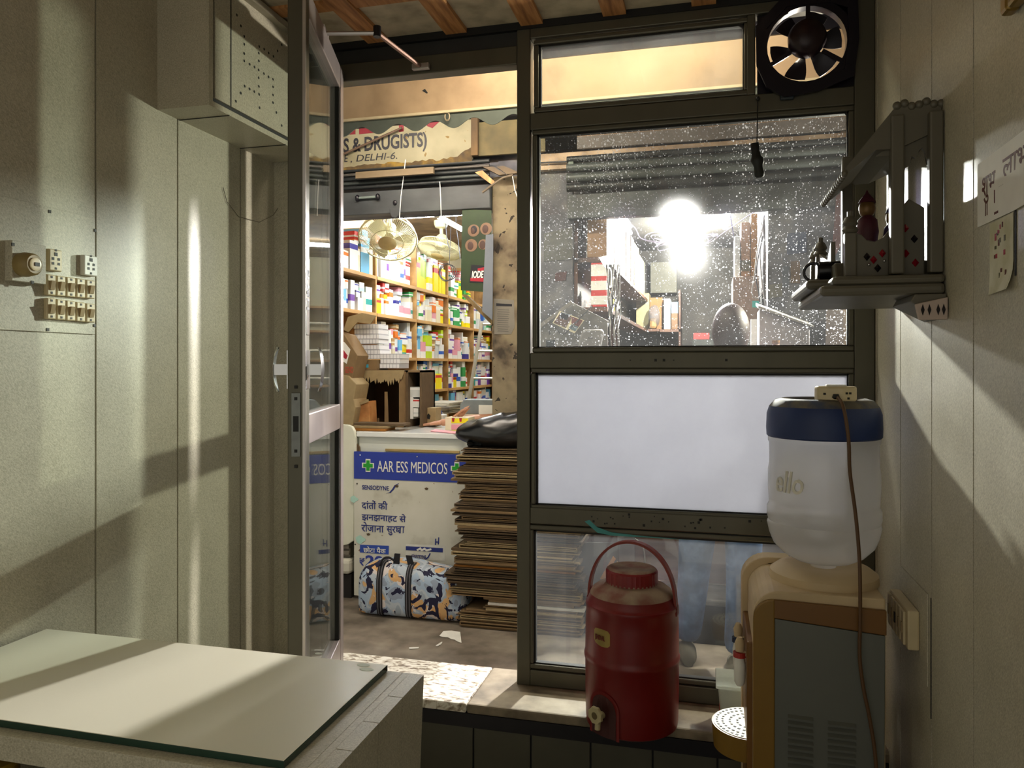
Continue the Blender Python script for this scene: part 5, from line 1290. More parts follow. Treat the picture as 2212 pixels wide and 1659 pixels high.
for i in range(5):
    for j, z in enumerate(LEV):
        if (i == 0 and j < 3) or (i == 1 and j < 2) or (i == 4 and j == 4): continue
        y = BY+BW_*i+.024; yend = BY+BW_*(i+1)-.004; n_ = 0; big = 1.0+.05*i
        while True:
            w = rb.uniform(.042, .115)*big; 
            if y+w > yend: break
            n_ += 1
            h = min(GAP[j]-.03, rb.uniform(.07, .19)); d_ = rb.uniform(.09, .20)
            kk = rb.choice(WK) if rb.random() < .80 else rb.choice(CK)
            if j == 4 and i == 2: kk = rb.choice([('yellow','red',2),('yellow','white',2),('yellow','lime',4),('white','yellow',1)]); h = rb.uniform(.19,.26)
            if j == 4 and i == 1: h = rb.uniform(.13,.24)
            if j == 3 and i == 3: kk = rb.choice([('orange','white',2),('white','blue',1),('yellow','white',4),('green','white',1)])
            if j == 4 and i == 3: kk = rb.choice([('green','white',1),('yellow','green',2),('white','green',1)])
            name = kk[0]+(' and '+kk[1] if kk[1] != kk[0] else '')
            lev, bay = LN[j], BN[i]
            x = SXF-.004-d_/2-rb.uniform(0,.03)
            medbox(kk, (x, y+w/2, z), (d_, w*.94, h), rb.uniform(-.10,.10), '%s medicine box, %s along the %s shelf of the %s bay' % (name, ordinal(n_), lev, bay), 'medicine boxes on the shelves')
            NB += 1
            top = z+h; m_ = 0
            while top < z+GAP[j]-.055 and m_ < 2 and rb.random() < .85:
                m_ += 1
                h2 = min(z+GAP[j]-.008-top, rb.uniform(.03, .08)); kk = rb.choice(WK) if rb.random() < .62 else rb.choice(CK)
                name = kk[0]+' and '+kk[1]
                medbox(kk, (SXF-.01-.06-rb.uniform(0,.03), y+w/2, top), (.12, w*.86, h2), rb.uniform(-.18,.18), '%s medicine box, %s above box %s, %s shelf, %s bay' % (name, 'first' if m_ == 1 else 'second', ['','one','two','three','four','five','six','seven','eight','nine','ten','eleven','twelve','thirteen','fourteen','fifteen','sixteen'][n_], lev, bay), 'medicine boxes on the shelves')
                NB += 1; top += h2
            y += w+rb.uniform(.001,.008)
# shelf across the back wall
bs_ = thing('back_shelf', 'wooden shelf unit across the back wall of the medicine shop', 'shelf', (-1.75, 7.6, SZF))
for z in (.95, 1.17, 1.42, 1.71, 1.95): box('shelf', (-2.14, 7.45, z-.022), (-1.08, 7.745, z), WOODS, bs_)
for x in (-2.14, -1.62, -1.095): box('upright', (x, 7.45, SZF), (x+.018, 7.745, 2.2), WOODS, bs_)
for j, z in enumerate((1.17, 1.42, 1.71)):
    x = -1.60; n_ = 0
    while x < -1.17:
        n_ += 1; w = rb.uniform(.06,.12); h = rb.uniform(.10,.19); kk = rb.choice(WK+CK[:4])
        medbox(kk, (x+w/2, 7.53, z), (w*.94, .12, h), rb.uniform(-.06,.06), '%s and %s medicine box, %s along %s shelf across the back wall' % (kk[0], kk[1], ordinal(n_), ('lower','middle','upper')[j]), 'medicine boxes on the back shelf'); x += w+.004; NB += 1

# two cage fans hung from the shop ceiling
FANW = M('cream_fan_enamel', 'd8d2a8', .4, 0, .04)
def cage_fan(label, ctr, rad, ax, hub, mount):
    """cage fan whose face looks along ax"""
    ax = Vector(ax).normalized(); q = ax.to_track_quat('Z', 'Y').to_matrix().to_4x4(); T = Matrix.Translation(ctr) @ q
    t = thing('cage_fan', label, 'fan', ctr, 'cage fans in the medicine shop')
    def ringpts(r, z, n=40): return [T @ Vector((r*math.cos(2*PI*k/n), r*math.sin(2*PI*k/n), z)) for k in range(n+1)]
    MB().tube(ringpts(rad, 0), .0055, 8).build('rim', FANW, t, smooth=60)
    MB().tube(ringpts(rad*.93, -.045), .004, 6).build('rear_ring', FANW, t, smooth=60)
    MB().tube(ringpts(rad*.55, .035), .003, 6).build('front_ring', FANW, t, smooth=60)
    g = MB(); nw = 84
    for k in range(nw):
        a = 2*PI*k/nw; c, s = math.cos(a), math.sin(a)
        g.tube([T @ Vector((r*c, r*s, z)) for r, z in ((rad*.30,.045),(rad*.6,.035),(rad*.88,.018),(rad,.0),(rad*.93,-.045),(rad*.5,-.06),(rad*.22,-.06))], .0013, 4)
    w = g.build('wire_cage', FANW, t); 
    MB(T).lathe([(.002,.052),(rad*.28,.050),(rad*.32,.044),(rad*.30,.038),(.002,.038)], n=28).build('front_disc', M('tan_fan_disc','b5a06c',.5), t, smooth=40)
    for k in range(3):
        a = 2*PI*k/3; rows = []
        for i in range(6):
            r = .035+(rad*.85-.035)*i/5; wv = .32+.55*math.sin(PI*(i+1)/7)
            rows.append([Vector((r*math.cos(a+u*wv), r*math.sin(a+u*wv), u*.03)) for u in (-.5,0,.5)])
        vs = [p for r_ in rows for p in r_]+[p+Vector((0,0,-.003)) for r_ in rows for p in r_]; fs = []
        for i in range(5):
            for u in range(2): A = i*3+u; fs += [(A,A+1,A+4,A+3),(18+A,18+A+3,18+A+4,18+A+1)]
        MB(T).add(vs, fs).build('blade', FANW, t, smooth=50)
    MB(T).lathe([(.002,-.02),(.035,-.02),(.045,-.05),(.045,-.11),(.03,-.13),(.002,-.13)], n=24).build('motor', FANW, t, smooth=40)
    MB().tube([T @ Vector((0,0,-.10)), Vector(mount)-Vector((0,0,.05))], .014, 12).build('hanger', FANW, t, smooth=40)
    MB().lathe([(.055,0),(.055,-.02),(.045,-.05),(.018,-.06)], mount, 20).build('canopy', FANW, t, smooth=40)
    return t
c1 = atY(838, 516, 4.55); cage_fan('nearer cream cage fan hanging under the shop tube lights', c1, .185, (.18,-.62,-.80), 0, (c1.x-.02, c1.y+.10, SZC))
c2 = atY(948, 542, 5.5); cage_fan('farther white cage fan hanging beside the yellow boxes', c2, .165, (-.15,-.30,-1.0), 0, (c2.x, c2.y+.05, SZC))
wc = thing('wire_coil', 'loose coil of dark wire hanging below the farther fan', 'wire', atY(965,590,5.3))
cc_ = atY(963, 588, 5.2)
for k in range(3): MB().tube([cc_+Vector(((.05+.006*k)*math.cos(t)+.006*k, .01*k, (.065-.004*k)*math.sin(t))) for t in [2*PI*i/26 for i in range(27)]], .0025, 6).build('wire_loop', CABLE_K, wc, smooth=60)
MB().tube([cc_+Vector((.02,.02,.06)), cc_+Vector((.03,.02,.3)), Vector((cc_.x+.03, cc_.y+.02, SZC))], .0025, 6).build('wire_lead', CABLE_K, wc, smooth=60)
for i, (pts, lab) in enumerate(((((963,488),(966,520),(970,535)),'dark wire dropping from the slanting tube light'),(((985,486),(990,520),(994,560)),'dark wire hanging beside the green advertisement'))):
    tag(MB().tube([Vector((atY(pts[0][0],pts[0][1],5.0).x, 5.0, SZC))]+[atY(u,v,5.0) for u, v in pts], .003, 6).build('hanging_wire', CABLE_K, smooth=60), lab, 'wire')

# things on and behind the counter
BCX = 4.14
a_, b_ = boxpx(763, 800, 874, 908, BCX, .29)
bigc = thing('open_carton', 'big brown open carton with a torn flap on the counter end', 'carton', ((a_[0]+b_[0])/2, BCX+.15, 1.0))
x0, x1, zc0, zc1 = a_[0], b_[0], 1.003, b_[2]
INN = M('dark_carton_inside','4c351f',.9,0,.15)
box('back', (x0, BCX+.28, zc0), (x1, BCX+.286, zc1), INN, bigc); box('side', (x0, BCX, zc0), (x0+.006, BCX+.286, zc1), CARD_D, bigc); box('side', (x1-.006, BCX, zc0), (x1, BCX+.286, zc1), CARD, bigc)
box('top', (x0, BCX, zc1-.006), (x1, BCX+.286, zc1), CARD, bigc); box('base', (x0, BCX, zc0), (x1, BCX+.286, zc0+.006), CARD, bigc)
fr_ = random.Random(9); pts = [(x0, zc1)]; n = 30
low = [(x0+(x1-x0)*(.22+.74*i/n), zc1-.03-.03*fr_.random()-(.02 if i % 2 else 0)-.015*math.sin(PI*i/n)) for i in range(n+1)]
MB().prism([(x0+.02, BCX-.002, zc1), (x1, BCX-.002, zc1)]+[(x, BCX-.002, z) for x, z in reversed(low)], (0,.004,0)).build('torn_flap', CARD_L, bigc)
for (f0, f1, g0, g1) in ((.60,.68,.0,.62),(.88,1.0,.0,.9),(.0,.06,.0,1),(.36,.42,.0,.22),(.46,.50,.0,.15)):
    MB().prism([(x0+(x1-x0)*f0, BCX+.01, zc0+(zc1-zc0)*g0), (x0+(x1-x0)*f1, BCX+.01, zc0+(zc1-zc0)*g0), (x0+(x1-x0)*(f1*.7+f0*.3), BCX+.01, zc0+(zc1-zc0)*g1), (x0+(x1-x0)*f0, BCX+.01, zc0+(zc1-zc0)*g1)], (0,.004,0)).build('torn_strip', CARD, bigc)
def grid_mat(name, c1, c2, sc):
    m = bpy.data.materials.new(name); m.use_nodes = True; N = m.node_tree.nodes; L = m.node_tree.links
    b = N['Principled BSDF']; b.inputs['Roughness'].default_value = .4
    tc = N.new('ShaderNodeTexCoord'); mp = N.new('ShaderNodeMapping'); mp.inputs['Rotation'].default_value = (R(90),0,0); L.new(tc.outputs['Object'], mp.inputs['Vector'])
    br = N.new('ShaderNodeTexBrick'); br.offset = 0; br.inputs['Color1'].default_value = lin(c1)+[1]; br.inputs['Color2'].default_value = lin(c1)+[1]; br.inputs['Mortar'].default_value = lin(c2)+[1]
    br.inputs['Scale'].default_value = sc; br.inputs['Brick Width'].default_value = .5; br.inputs['Row Height'].default_value = .6; br.inputs['Mortar Size'].default_value = .04
    L.new(mp.outputs[0], br.inputs['Vector']); L.new(br.outputs[0], b.inputs['Base Color']); return m
VT = grid_mat('vial_tray_print', 'e6e6ea', 'a9aab4', 24)
n = 0
for (u0, v0, u1, v1, rows_, where) in ((765,700,818,743,4,'upper left stack'),(767,745,820,776,3,'lower left stack'),(821,764,864,796,3,'right stack')):
    hgt = (v1-v0)/rows_
    for r_ in range(rows_):
        aa, bb_ = boxpx(u0+fr_.uniform(-1,1), v0+hgt*r_, u1+fr_.uniform(-1,1), v0+hgt*(r_+1)-.4, BCX+.03, .14)
        if bb_[2] <= zc1+.002: continue
        aa = (aa[0], aa[1], max(aa[2], zc1+.001)); n += 1
        tag(MB().box(aa, bb_).build('vial_tray', VT), 'white vial tray, %s from the top of the %s over the carton' % (ordinal(r_+1), where), 'vial tray', 'white vial trays on the big carton')
aa, bb_ = boxpx(768, 777, 815, 797, BCX+.0, .16); aa = (aa[0], aa[1], zc1+.001)
lc = thing('small_carton', 'flat brown carton with a pale blue label under the vial trays', 'carton', ((aa[0]+bb_[0])/2, BCX, zc1))
lc0 = MB().box(aa, (bb_[0], bb_[1], max(bb_[2], zc1+.05))).build('body', CARD, lc, bevel=.002); quadY(((772,787),(796,787),(796,794),(772,794)), BCX-.0005, M('cyan_label','4fb8d8',.5), 'label', lc, .001)
# open lid flaps of a tilted case above
tag(MB().prism([atY(u,v,4.10) for u, v in ((742,712),(752,684),(782,676),(812,682),(800,700),(772,696),(752,718))], (0,.01,0)).build('open_case_lid', CARD_L), 'pale open carton lid tilted above the vial trays', 'carton lid')
# tilted printed carton at the left, and one below it
gc = thing('printed_carton', 'tilted brown carton printed in red leaning at the left of the counter', 'carton', atY(752,800,4.2))
gy = 3.97
MB().prism([atY(u,v,gy) for u, v in ((722,716),(743,722),(772,768),(760,818),(718,800))], (0,.15,0)).build('body', CARD, gc, bevel=.003)
quadY(((724,728),(745,740),(757,755),(749,786),(726,770)), gy-.001, PAPER, 'label', gc, .001); quadY(((722,748),(739,752),(751,768),(748,776),(722,760)), gy-.003, INKR, 'red_bar', gc, .001)
gp = MB(); 
o_ = textfit('GENO', 745, 792, 763, 806, gy-.001, M('faded_red_print','b0503a',.7), gc, bold=.02)
lw = thing('lower_carton', 'crumpled tan carton below the tilted printed carton', 'carton', atY(752,928,3.95))
MB().prism([atY(u,v,3.95) for u, v in ((722,806),(752,812),(770,830),(764,862),(768,880),(760,928),(722,928))], (0,.17,0)).build('body', CARD_L, lw, bevel=.004)
sc_ = thing('crushed_carton', 'small crushed orange brown carton in front of the big open carton', 'carton', atY(778,921,4.02))
MB().prism([atY(u,v,4.02) for u, v in ((764,921),(766,874),(797,866),(799,921))], (0,.10,0)).build('body', RM('crumpled_orange_carton',[(.3,'8a5a30'),(.5,'b57c48'),(.7,'c9985e')],9,7,.85), sc_, bevel=.004)
MB().prism([atY(u,v,4.018) for u, v in ((760,874),(768,866),(780,869),(796,862),(797,868),(770,878))], (0,-.004,0)).build('torn_edge', CARD_L, sc_)
for k, (u0, v0, u1, v1, m, w_) in enumerate(((764,911,872,917,CARD_D,'upper'),(764,917,838,924,CARD_L,'middle'),(762,924,832,930,CARD_O,'lower'))):
    aa, bb_ = boxpx(u0, v0, u1, v1, 3.86+.02*(2-k), .12); zt_ = 1.003+.014*(2-k)
    tag(MB().box((aa[0], 3.86+.02*(2-k), zt_), (bb_[0], 4.00, zt_+.012)).build('cardboard_sheet', m), '%s cardboard sheet of the flat pile on the counter end' % w_, 'cardboard sheet', 'cardboard sheets on the counter end')
# narrow open cabinet beside the carton, with boxes in it
oc = thing('open_cabinet', 'narrow brown open cabinet beside the big carton', 'cabinet', atY(893,915,4.17))
aa, bb_ = boxpx(877, 800, 911, 922, 4.16, .22)
for q in (((aa[0],4.16,1.003),(aa[0]+.012,4.38,bb_[2])), ((bb_[0]-.012,4.16,1.003),(bb_[0],4.38,bb_[2]))): box('side', q[0], q[1], CARD_D, oc)
box('top', (aa[0],4.16,bb_[2]-.012),(bb_[0],4.38,bb_[2]), CARD, oc); box('back', (aa[0],4.36,1.003),(bb_[0],4.38,bb_[2]), M('reddish_dark_board','4a2a18',.8), oc)
for k, (u0, v0, u1, v1, kk, lab) in enumerate(((879,836,907,858,('pale grey','white',2),'pale clear box topmost in the narrow cabinet'),(880,858,892,905,('white','pale grey',3),'tall white box standing low in the narrow cabinet'),(891,862,905,880,('white','red',2),'white box with red mark in the narrow cabinet'),(892,882,903,900,('white','pale grey',1),'small white box lowest in the narrow cabinet'))):
    p, q = boxpx(u0, v0, u1, v1, 4.19, .12); zbot = max(p[2], 1.004)
    medbox(kk, ((p[0]+q[0])/2, 4.25, zbot), (abs(q[0]-p[0])*.94, .11, q[2]-zbot), 0, lab, 'boxes in the narrow cabinet')
# on the counter top
bh = thing('cutout_box', 'brown box with a cut hole standing on the counter', 'box', atY(927,925,4.25))
p, q = boxpx(911, 881, 941, 926, 4.25, .10)
MB().box((p[0],p[1],1.003), q).build('body', CARD_L, bh, bevel=.003)
quadY(((922,897),(926,893),(930,898),(928,906),(923,904)), 4.249, BLACK, 'hole', bh, .001)
kb = thing('sachet_box', 'pink and yellow sachet box open on the counter before the printer', 'box', atY(991,935,4.0))
p, q = boxpx(962, 902, 1012, 936, 4.02, .11); 
MB().box((p[0],4.02,1.003), (q[0],4.13,q[2])).build('body', km('cream'), kb)
quadY(((975,917),(1011,917),(1011,928),(975,928)), 4.019, km('pink'), 'pink_band', kb, .001); quadY(((975,904),(1011,904),(1011,914),(975,914)), 4.019, km('yellow'), 'yellow_band', kb, .001); quadY(((975,929),(1011,929),(1011,935),(975,935)), 4.019, km('yellow'), 'yellow_band', kb, .001)
for u in (976, 992): quadY(((u,903),(u+6,903),(u+5,911),(u+1,911)), 4.017, INKR, 'red_mark', kb, .001)
for k, (u0, v0, u1, v1) in enumerate(((970,905,992,888),(974,905,998,884),(984,904,1004,880),(990,903,1006,884))):
    p_, q_ = atY(u0, v0, 4.06+.012*k), atY(u1, v1, 4.06+.012*k); d_ = (q_-p_)
    tag(MB().prism([p_, p_+Vector((.028,0,.010)), q_+Vector((.028,0,.010)), q_], (0,.004,0)).build('tablet_strip', RM('copper_blister_%d' % k,[(.3,'a06a4c'),(.6,'d0a084')],40,3,.4)), '%s copper coloured tablet strip from the left in the sachet box' % ordinal(k+1), 'tablet strip', 'tablet strips in the sachet box')
tag(MB().prism([atZ(u,v,1.0035) for u, v in ((940,928),(1012,936),(1012,940),(930,932))], (0,0,.003)).build('pink_leaflets', km('pink')), 'flat pink leaflets on the counter in front of the sachet box', 'leaflets')
bwx = thing('blue_lid_tub', 'white tub with a blue lid on the counter behind the hand', 'tub', atY(950,912,4.5))
p, q = boxpx(941, 888, 964, 914, 4.42, .02)
MB().box((p[0],4.36,1.003),(q[0],4.44,q[2]-.02)).build('body', WHITE, bwx, bevel=.004); MB().box((p[0],4.355,q[2]-.02),(p[0]+.035,4.445,q[2])).build('lid', km('blue'), bwx, bevel=.003)
gpn = thing('grey_printer', 'flat grey printer behind the sachet box near the pillar', 'printer', atY(1030,890,4.35))
p, q = boxpx(992, 863, 1066, 888, 4.30, .12); zq = q[2]
MB().prism([(p[0],4.30,zq-.085),(p[0]+.005,4.30,zq-.03),(p[0]+.03,4.30,zq),(q[0],4.30,zq),(q[0],4.30,zq-.085)], (0,.12,0)).build('body', M('blue_grey_plastic','808a8e',.4), gpn, bevel=.006)
box('base', (p[0]+.01,4.30,1.003),(q[0],4.42,zq-.085), M('cream_printer_base','d8d0bc',.5), gpn)
tag(MB().box(*((lambda pq: ((pq[0][0],4.22,1.003),(pq[1][0],4.226,pq[1][2])))(boxpx(1034,875,1066,905,4.22,.01)))).build('white_card', PAPER), 'white card standing on the counter beside the black bag', 'card')
np_ = thing('newspaper_pile', 'untidy pile of newspapers on the lowest shelf behind the hand', 'newspapers', (-2.0, 5.6, 1.0))
for k in range(7):
    MB().obox((-2.02+fr_.uniform(-.02,.02), 5.62+fr_.uniform(-.03,.03), 1.004+.012*k), (.24,.36,.009), (0,0,fr_.uniform(-.15,.15))).build('newspaper', M('newsprint_%d' % (k % 3), ('b9b3a4','a29c8e','cdc6b4')[k % 3], .9), np_)
# aluminium ladder leaning by the shelves
lad = thing('ladder', 'aluminium ladder leaning inside the shop next to the pillar', 'ladder', (-1.4, 6.0, SZF))
ALAD = M('pale_ladder_aluminium', 'c8c4b4', .35, .6, .05)
def rail(u0, v0, u1, v1): MB().tube([atY(u0,v0,5.6), atY(u1,v1,5.6)], .014, 8).build('rail', ALAD, lad, smooth=40)
P_ = lambda u, v: atY(u, v, 5.6)
for (A, B) in (((1041,697),(1012,868)), ((1105,697),(1092,868))):
    a, b = P_(*A), P_(*B); d = (b-a)/(b.z-a.z); foot = a+d*(SZF-a.z); MB().tube([a, foot], .015, 8).build('rail', ALAD, lad, smooth=40)
for v in (700, 758, 817):
    t = (v-697)/(868-697); MB().tube([P_(1041-29*t, v), P_(1105-13*t, v)], .010, 8).build('rung', ALAD, lad, smooth=40)
# ================================================================== THE BOX FILLED SHOP BEHIND THE DIRTY WINDOW
LX, RX, LYB, LZF, LZC = -.672, .262, 6.75, .30, 2.36
BROWNW = RM('dingy_brown_wall', [(.3,'201e1a'),(.55,'322e29'),(.75,'3d3831')], 5, 9, .8)
struct(box('wall_store_back', (LX-.1, LYB, 0), (RX+.15, LYB+.05, 2.5), BROWNW))
struct(box('wall_store_right', (RX, YS+.1, 0), (RX+.1, LYB, 2.5), BROWNW))
struct(box('ceiling_store', (LX, YS+.1, LZC), (RX, LYB, LZC+.04), BROWNW))
struct(box('floor_store', (LX, YS+.04, LZF-.3), (RX, LYB, LZF), DIRT))
struct(MB().box((LX-.0, YS-.22, GP), (RX, YS+.04, .30)).build('trim_6', RM('step_concrete',[(.3,'443f3a'),(.55,'645f58'),(.7,'706b64')],9,8,.8), bevel=.008))
struct(box('trim_7', (LX-.0, YS-.224, GP), (RX, YS-.2205, .275), M('black_step_riser','111010',.6,0,.3,30)))
BULB = emitter('bulb_glow', 'fdf9f4', BULB_W)
def bulb(label, p, r, m, shade):
    t = thing('light_bulb', label, 'light bulb', p, 'bare bulbs in the box filled shop')
    p = Vector(p)
    MB().ell(p, (r,r,r*1.05), 20, 14).build('globe', m, t, smooth=60)
    if shade: MB(front(p)).lathe([(.002,-.045),(.03,-.045),(.06,-.025),(.085,.03),(.083,.033),(.058,-.022),(.029,-.041),(.002,-.041)], n=28).build('added_reflector', WHITE, t, smooth=40)  # dish added behind the bulb to keep its light off the shop interior
    MB().lathe([(r*.45,r*.9),(r*.45,r*1.8),(r*.25,r*2)], p, 14).build('cap', WHITE, t, smooth=40)
    MB().tube([p+Vector((0,0,r*2)), Vector((p.x,p.y,LZC+.01))], .004, 6).build('flex', CABLE_W, t)
b1, b2_ = atY(1470, 467, 4.35), atY(1487, 550, 5.6)
BULB2 = emitter('far_bulb_glow', 'fdf9f4', BULB_W*.3)
bulb('nearer and brighter bare bulb hanging in the shop behind the dirty window', b1, .036, BULB, True)
bulb('farther bare bulb, lower of the two glaring behind the dirty window', b2_, .036, BULB2, False)
wlb = thing('added_wall_bulb', 'unseen bulb added on the passage wall, right of the window', 'light bulb', (.84, 3.64, 1.93))  # unseen bulb, added to throw the shadows across the left wall
MB().ell((.84, 3.64, 1.93), (.052,.052,.055), 20, 14).build('globe', emitter('added_bulb_glow', 'fff6e6', WALLBULB_W), wlb, smooth=60)
MB().tube([(.84,3.70,1.93),(.84,3.74,1.93),(.84,YS,1.93)], .016, 14).build('holder', WHITE, wlb, smooth=40)
MB(front((.84, 3.70, 1.93))).lathe([(.002,-.012),(.05,-.012),(.11,.01),(.17,.05),(.168,.053),(.107,.013),(.048,-.008),(.002,-.008)], n=32).build('added_dish', WHITE, wlb, smooth=40)  # dish added to keep this bulb's light off the wall nearby
LED = emitter('violet_led_glow', 'd6ccff', LED_W)
tube_light('led_batten', 'short violet white batten light above the cartons, left of the bulbs', (-.475, 4.05, 2.168), (-.475, 4.66, 2.168), .014, LED, 'batten lights in the box filled shop')
tube_light('led_batten', 'short violet white batten light right of the bulbs', (.085, 4.10, 2.19), (.085, 4.75, 2.19), .014, LED, 'batten lights in the box filled shop')

RWOOD = RM('reddish_shelf_wood', [(.3,'311d13'),(.55,'553727'),(.75,'654737')], 8, 7, .6, (1,.2,1))
cs_ = thing('carton_shelf', 'reddish brown wooden carton shelf on the left of the box filled shop', 'shelf', (-.59, 5.0, LZF))
SX = -.50
for z in (1.0, 1.30, 1.655, 1.905): box('shelf', (LX+.002, YS+.04, z-.022), (SX, 6.7, z), RWOOD, cs_)
box('shelf_upright', (LX+.002, YS+.04, LZF), (LX+.02, YS+.5, LZC), RWOOD, cs_); box('shelf_upright', (LX+.002, 4.32, LZF), (SX, 4.34, 1.64), RWOOD, cs_); box('back_panel', (LX+.002, YS+.5, LZF), (LX+.012, 6.7, LZC), M('dark_shelf_back','251f1d',.7), cs_)
def stand(name, label, cat, group, y0, y1, z0, h, m, x1=SX-.004, depth=.15, bands=()):
    t = MB().box((x1-depth, y0, z0), (x1, y1, z0+h))
    o = t.build(name, m, bevel=.003); tag(o, label, cat, group)
    for (f0, f1, bm_) in bands: box('printed_panel', (x1-depth-.001, y0-.001, z0+h*f0), (x1+.0012, y1*.35+y0*.65 if False else y1-.004, z0+h*f1), bm_, o)
    return o
def ypx(u): return atX(u, 700, SX).y
G1 = 'cartons standing on the reddish shelf'
stand('carton', 'tan carton standing first at the near end of the upper reddish shelf', 'carton', G1, YS+.045, YS+.13, 1.906, .33, M('tan_orange_carton','805f39',.7), depth=.10)
stand('carton', 'tall white carton standing second on the upper reddish shelf', 'carton', G1, YS+.14, YS+.26, 1.906, .33, km('white'), depth=.12)
stand('carton', 'narrow brown carton standing third on the upper reddish shelf', 'carton', G1, YS+.27, YS+.33, 1.906, .30, M('brown_carton_b','684b31',.7), depth=.12)
row = [(4.17,4.45,.29,'pale pink','7c6f6a','large pale pink carton left in the row under the batten light'),(4.47,4.72,.29,'whitish','89847e','whitish printed carton beside the pale pink carton'),(4.76,5.02,.30,'yellow','856f45','yellow brown carton in the middle of the shelf row'),(5.06,5.25,.31,'brown','5f4934','dull brown carton right of the yellow brown carton'),(5.30,5.62,.30,'cream','888065','cream carton with an orange mark in the shelf row'),(5.66,6.15,.27,'grey green','6d6a56','grey green carton last in the shelf row')]
for (y0, y1, h, nm, hx, lab) in row:
    o = stand('carton', lab, 'carton', G1, y0, y1, 1.906, h, RM('carton_'+nm.replace(' ','_'), [(.3, hx), (.6, hx), (.8, '948e84')], 5, 5, .75), depth=.155)
    if nm == 'cream': box('orange_mark', (SX-.0045, y0+.12, 1.93), (SX-.003, y0+.2, 2.0), km('orange'), o)
    if nm == 'whitish':
        for k in range(6): box('print_line', (SX-.0045, y0+.06, 1.96+.03*k), (SX-.0032, y0+.18, 1.968+.03*k), M('faded_print','3a3734'), o)
G2 = 'files and packs on the lower reddish shelf'
fx = [(YS+.042,YS+.10,.235,'red',[(.05,.28,'white'),(.36,.60,'white'),(.66,.95,'white')],'red and white pack first at the near end of the lower reddish shelf'),
      (YS+.105,YS+.145,.235,'red',[(.2,.5,'white')],'plain red pack second on the lower reddish shelf'),
      (YS+.15,YS+.20,.238,'orange',[],'orange pack third on the lower reddish shelf'),(YS+.205,YS+.245,.232,'white',[],'white pack fourth on the lower reddish shelf')]
for (y0, y1, h, cname, bands, lab) in fx:
    o = stand('pack', lab, 'pack', G2, y0, y1, 1.656, h-.012, km(cname), depth=.08)
    for f0, f1, c_ in bands: box('printed_panel', (SX-.084, y0-.0015, 1.656+h*f0), (SX-.003, y1-.003, 1.656+h*f1-.01), km(c_), o)
tag(MB().box((SX-.10, YS+.25, 1.656), (SX-.004, YS+.36, 1.715)).build('pack', km('yellow')), 'small yellow pack lying beside the white pack on the lower shelf', 'pack', G2)
tag(MB().box((SX-.10, YS+.26, 1.716), (SX-.012, YS+.33, 1.765)).build('pack', km('blue')), 'small blue pack on top of the small yellow pack', 'pack', G2)
tag(MB().prism([atX(u,v,SX+.006) for u, v in ((1293,556),(1320,550),(1320,583),(1306,578))], (.0015,0,0)).build('paper_sheet', M('pale_blue_paper','747e83',.7)), 'pale blue paper hanging from the upper reddish shelf edge', 'paper')
# cables and conduits beside the shelf
cbm = thing('cable_bundle', 'tangled bundle of grey cables hanging beside the reddish shelf', 'cables', atX(1322,740,SX+.03))
cr = random.Random(14)
for k in range(9):
    u = 1312+3.4*k; pts = [atX(u+cr.uniform(-6,6)*(1 if 0 < q < 5 else .4), 572+36*q, SX+.02+.006*k) for q in range(6)]
    MB().tube(smooth_path(pts), cr.choice([.0025,.0035,.005]), 6).build('cable', cr.choice([CABLE_W, CABLE_W, CABLE_K, M('white_cable','848280')]), cbm, smooth=60)
for k, (c_u, c_v, r) in enumerate(((1316,600,.045),(1324,622,.05),(1332,650,.04))):
    c = atX(c_u, c_v, SX+.05); MB().tube([c+Vector((.004*k, r*1.2*math.cos(t), r*math.sin(t))) for t in [2*PI*i/22 for i in range(23)]], .0035, 6).build('cable_loop', CABLE_W, cbm, smooth=60)
# coil of white flex below the nearer bulb, and thin wires under the ceiling
wcl = thing('flex_coil', 'loose coil of white flex hanging under the nearer bulb', 'cable', b1-Vector((0,0,.14)))
for k in range(6):
    MB().tube([b1+Vector(((.20-.018*k)*math.cos(t)+.02*math.sin(k), (.10+.01*k)*math.sin(t)+.05, -.105-.010*k+.018*math.sin(t*2+k))) for t in [2*PI*i/30 for i in range(31)]], .0028, 6).build('flex_loop', M('white_cable','848280'), wcl, smooth=60)
MB().tube([b1+Vector((.0,.05,-.12)), b1+Vector((-.05,.1,.0)), Vector((b1.x-.05,b1.y+.1,LZC))], .0025, 6).build('tie', CABLE_W, wcl)
for i, (pts, lab) in enumerate(((((1258,470),(1252,520),(1243,560),(1250,620),(1254,640),(1240,690),(1222,712)), 'pale cable hanging down past the end of the reddish shelf'), (((1350,478),(1372,492),(1385,515),(1420,523),(1470,533),(1530,530)), 'sagging pale cable between the left batten light and bulbs'),
      (((1574,452),(1580,480),(1588,522),(1600,532),(1614,520)), 'dark cable looping beside the right batten light'), (((1640,452),(1610,470),(1560,505),(1530,525),(1480,531)), 'pale cable sagging from the right wall towards the bulbs'))):
    tag(MB().tube(smooth_path([atY(u,v,YS+.12+.02*i if i in (0,) else 4.4) for u, v in pts]), .0032, 6).build('loose_cable', CABLE_W if i != 2 else CABLE_K, smooth=60), lab, 'cable')
rc = thing('cable_loops', 'grey cable loops hanging in front of the right hand cartons', 'cables', atY(1638,640,YS+.05))
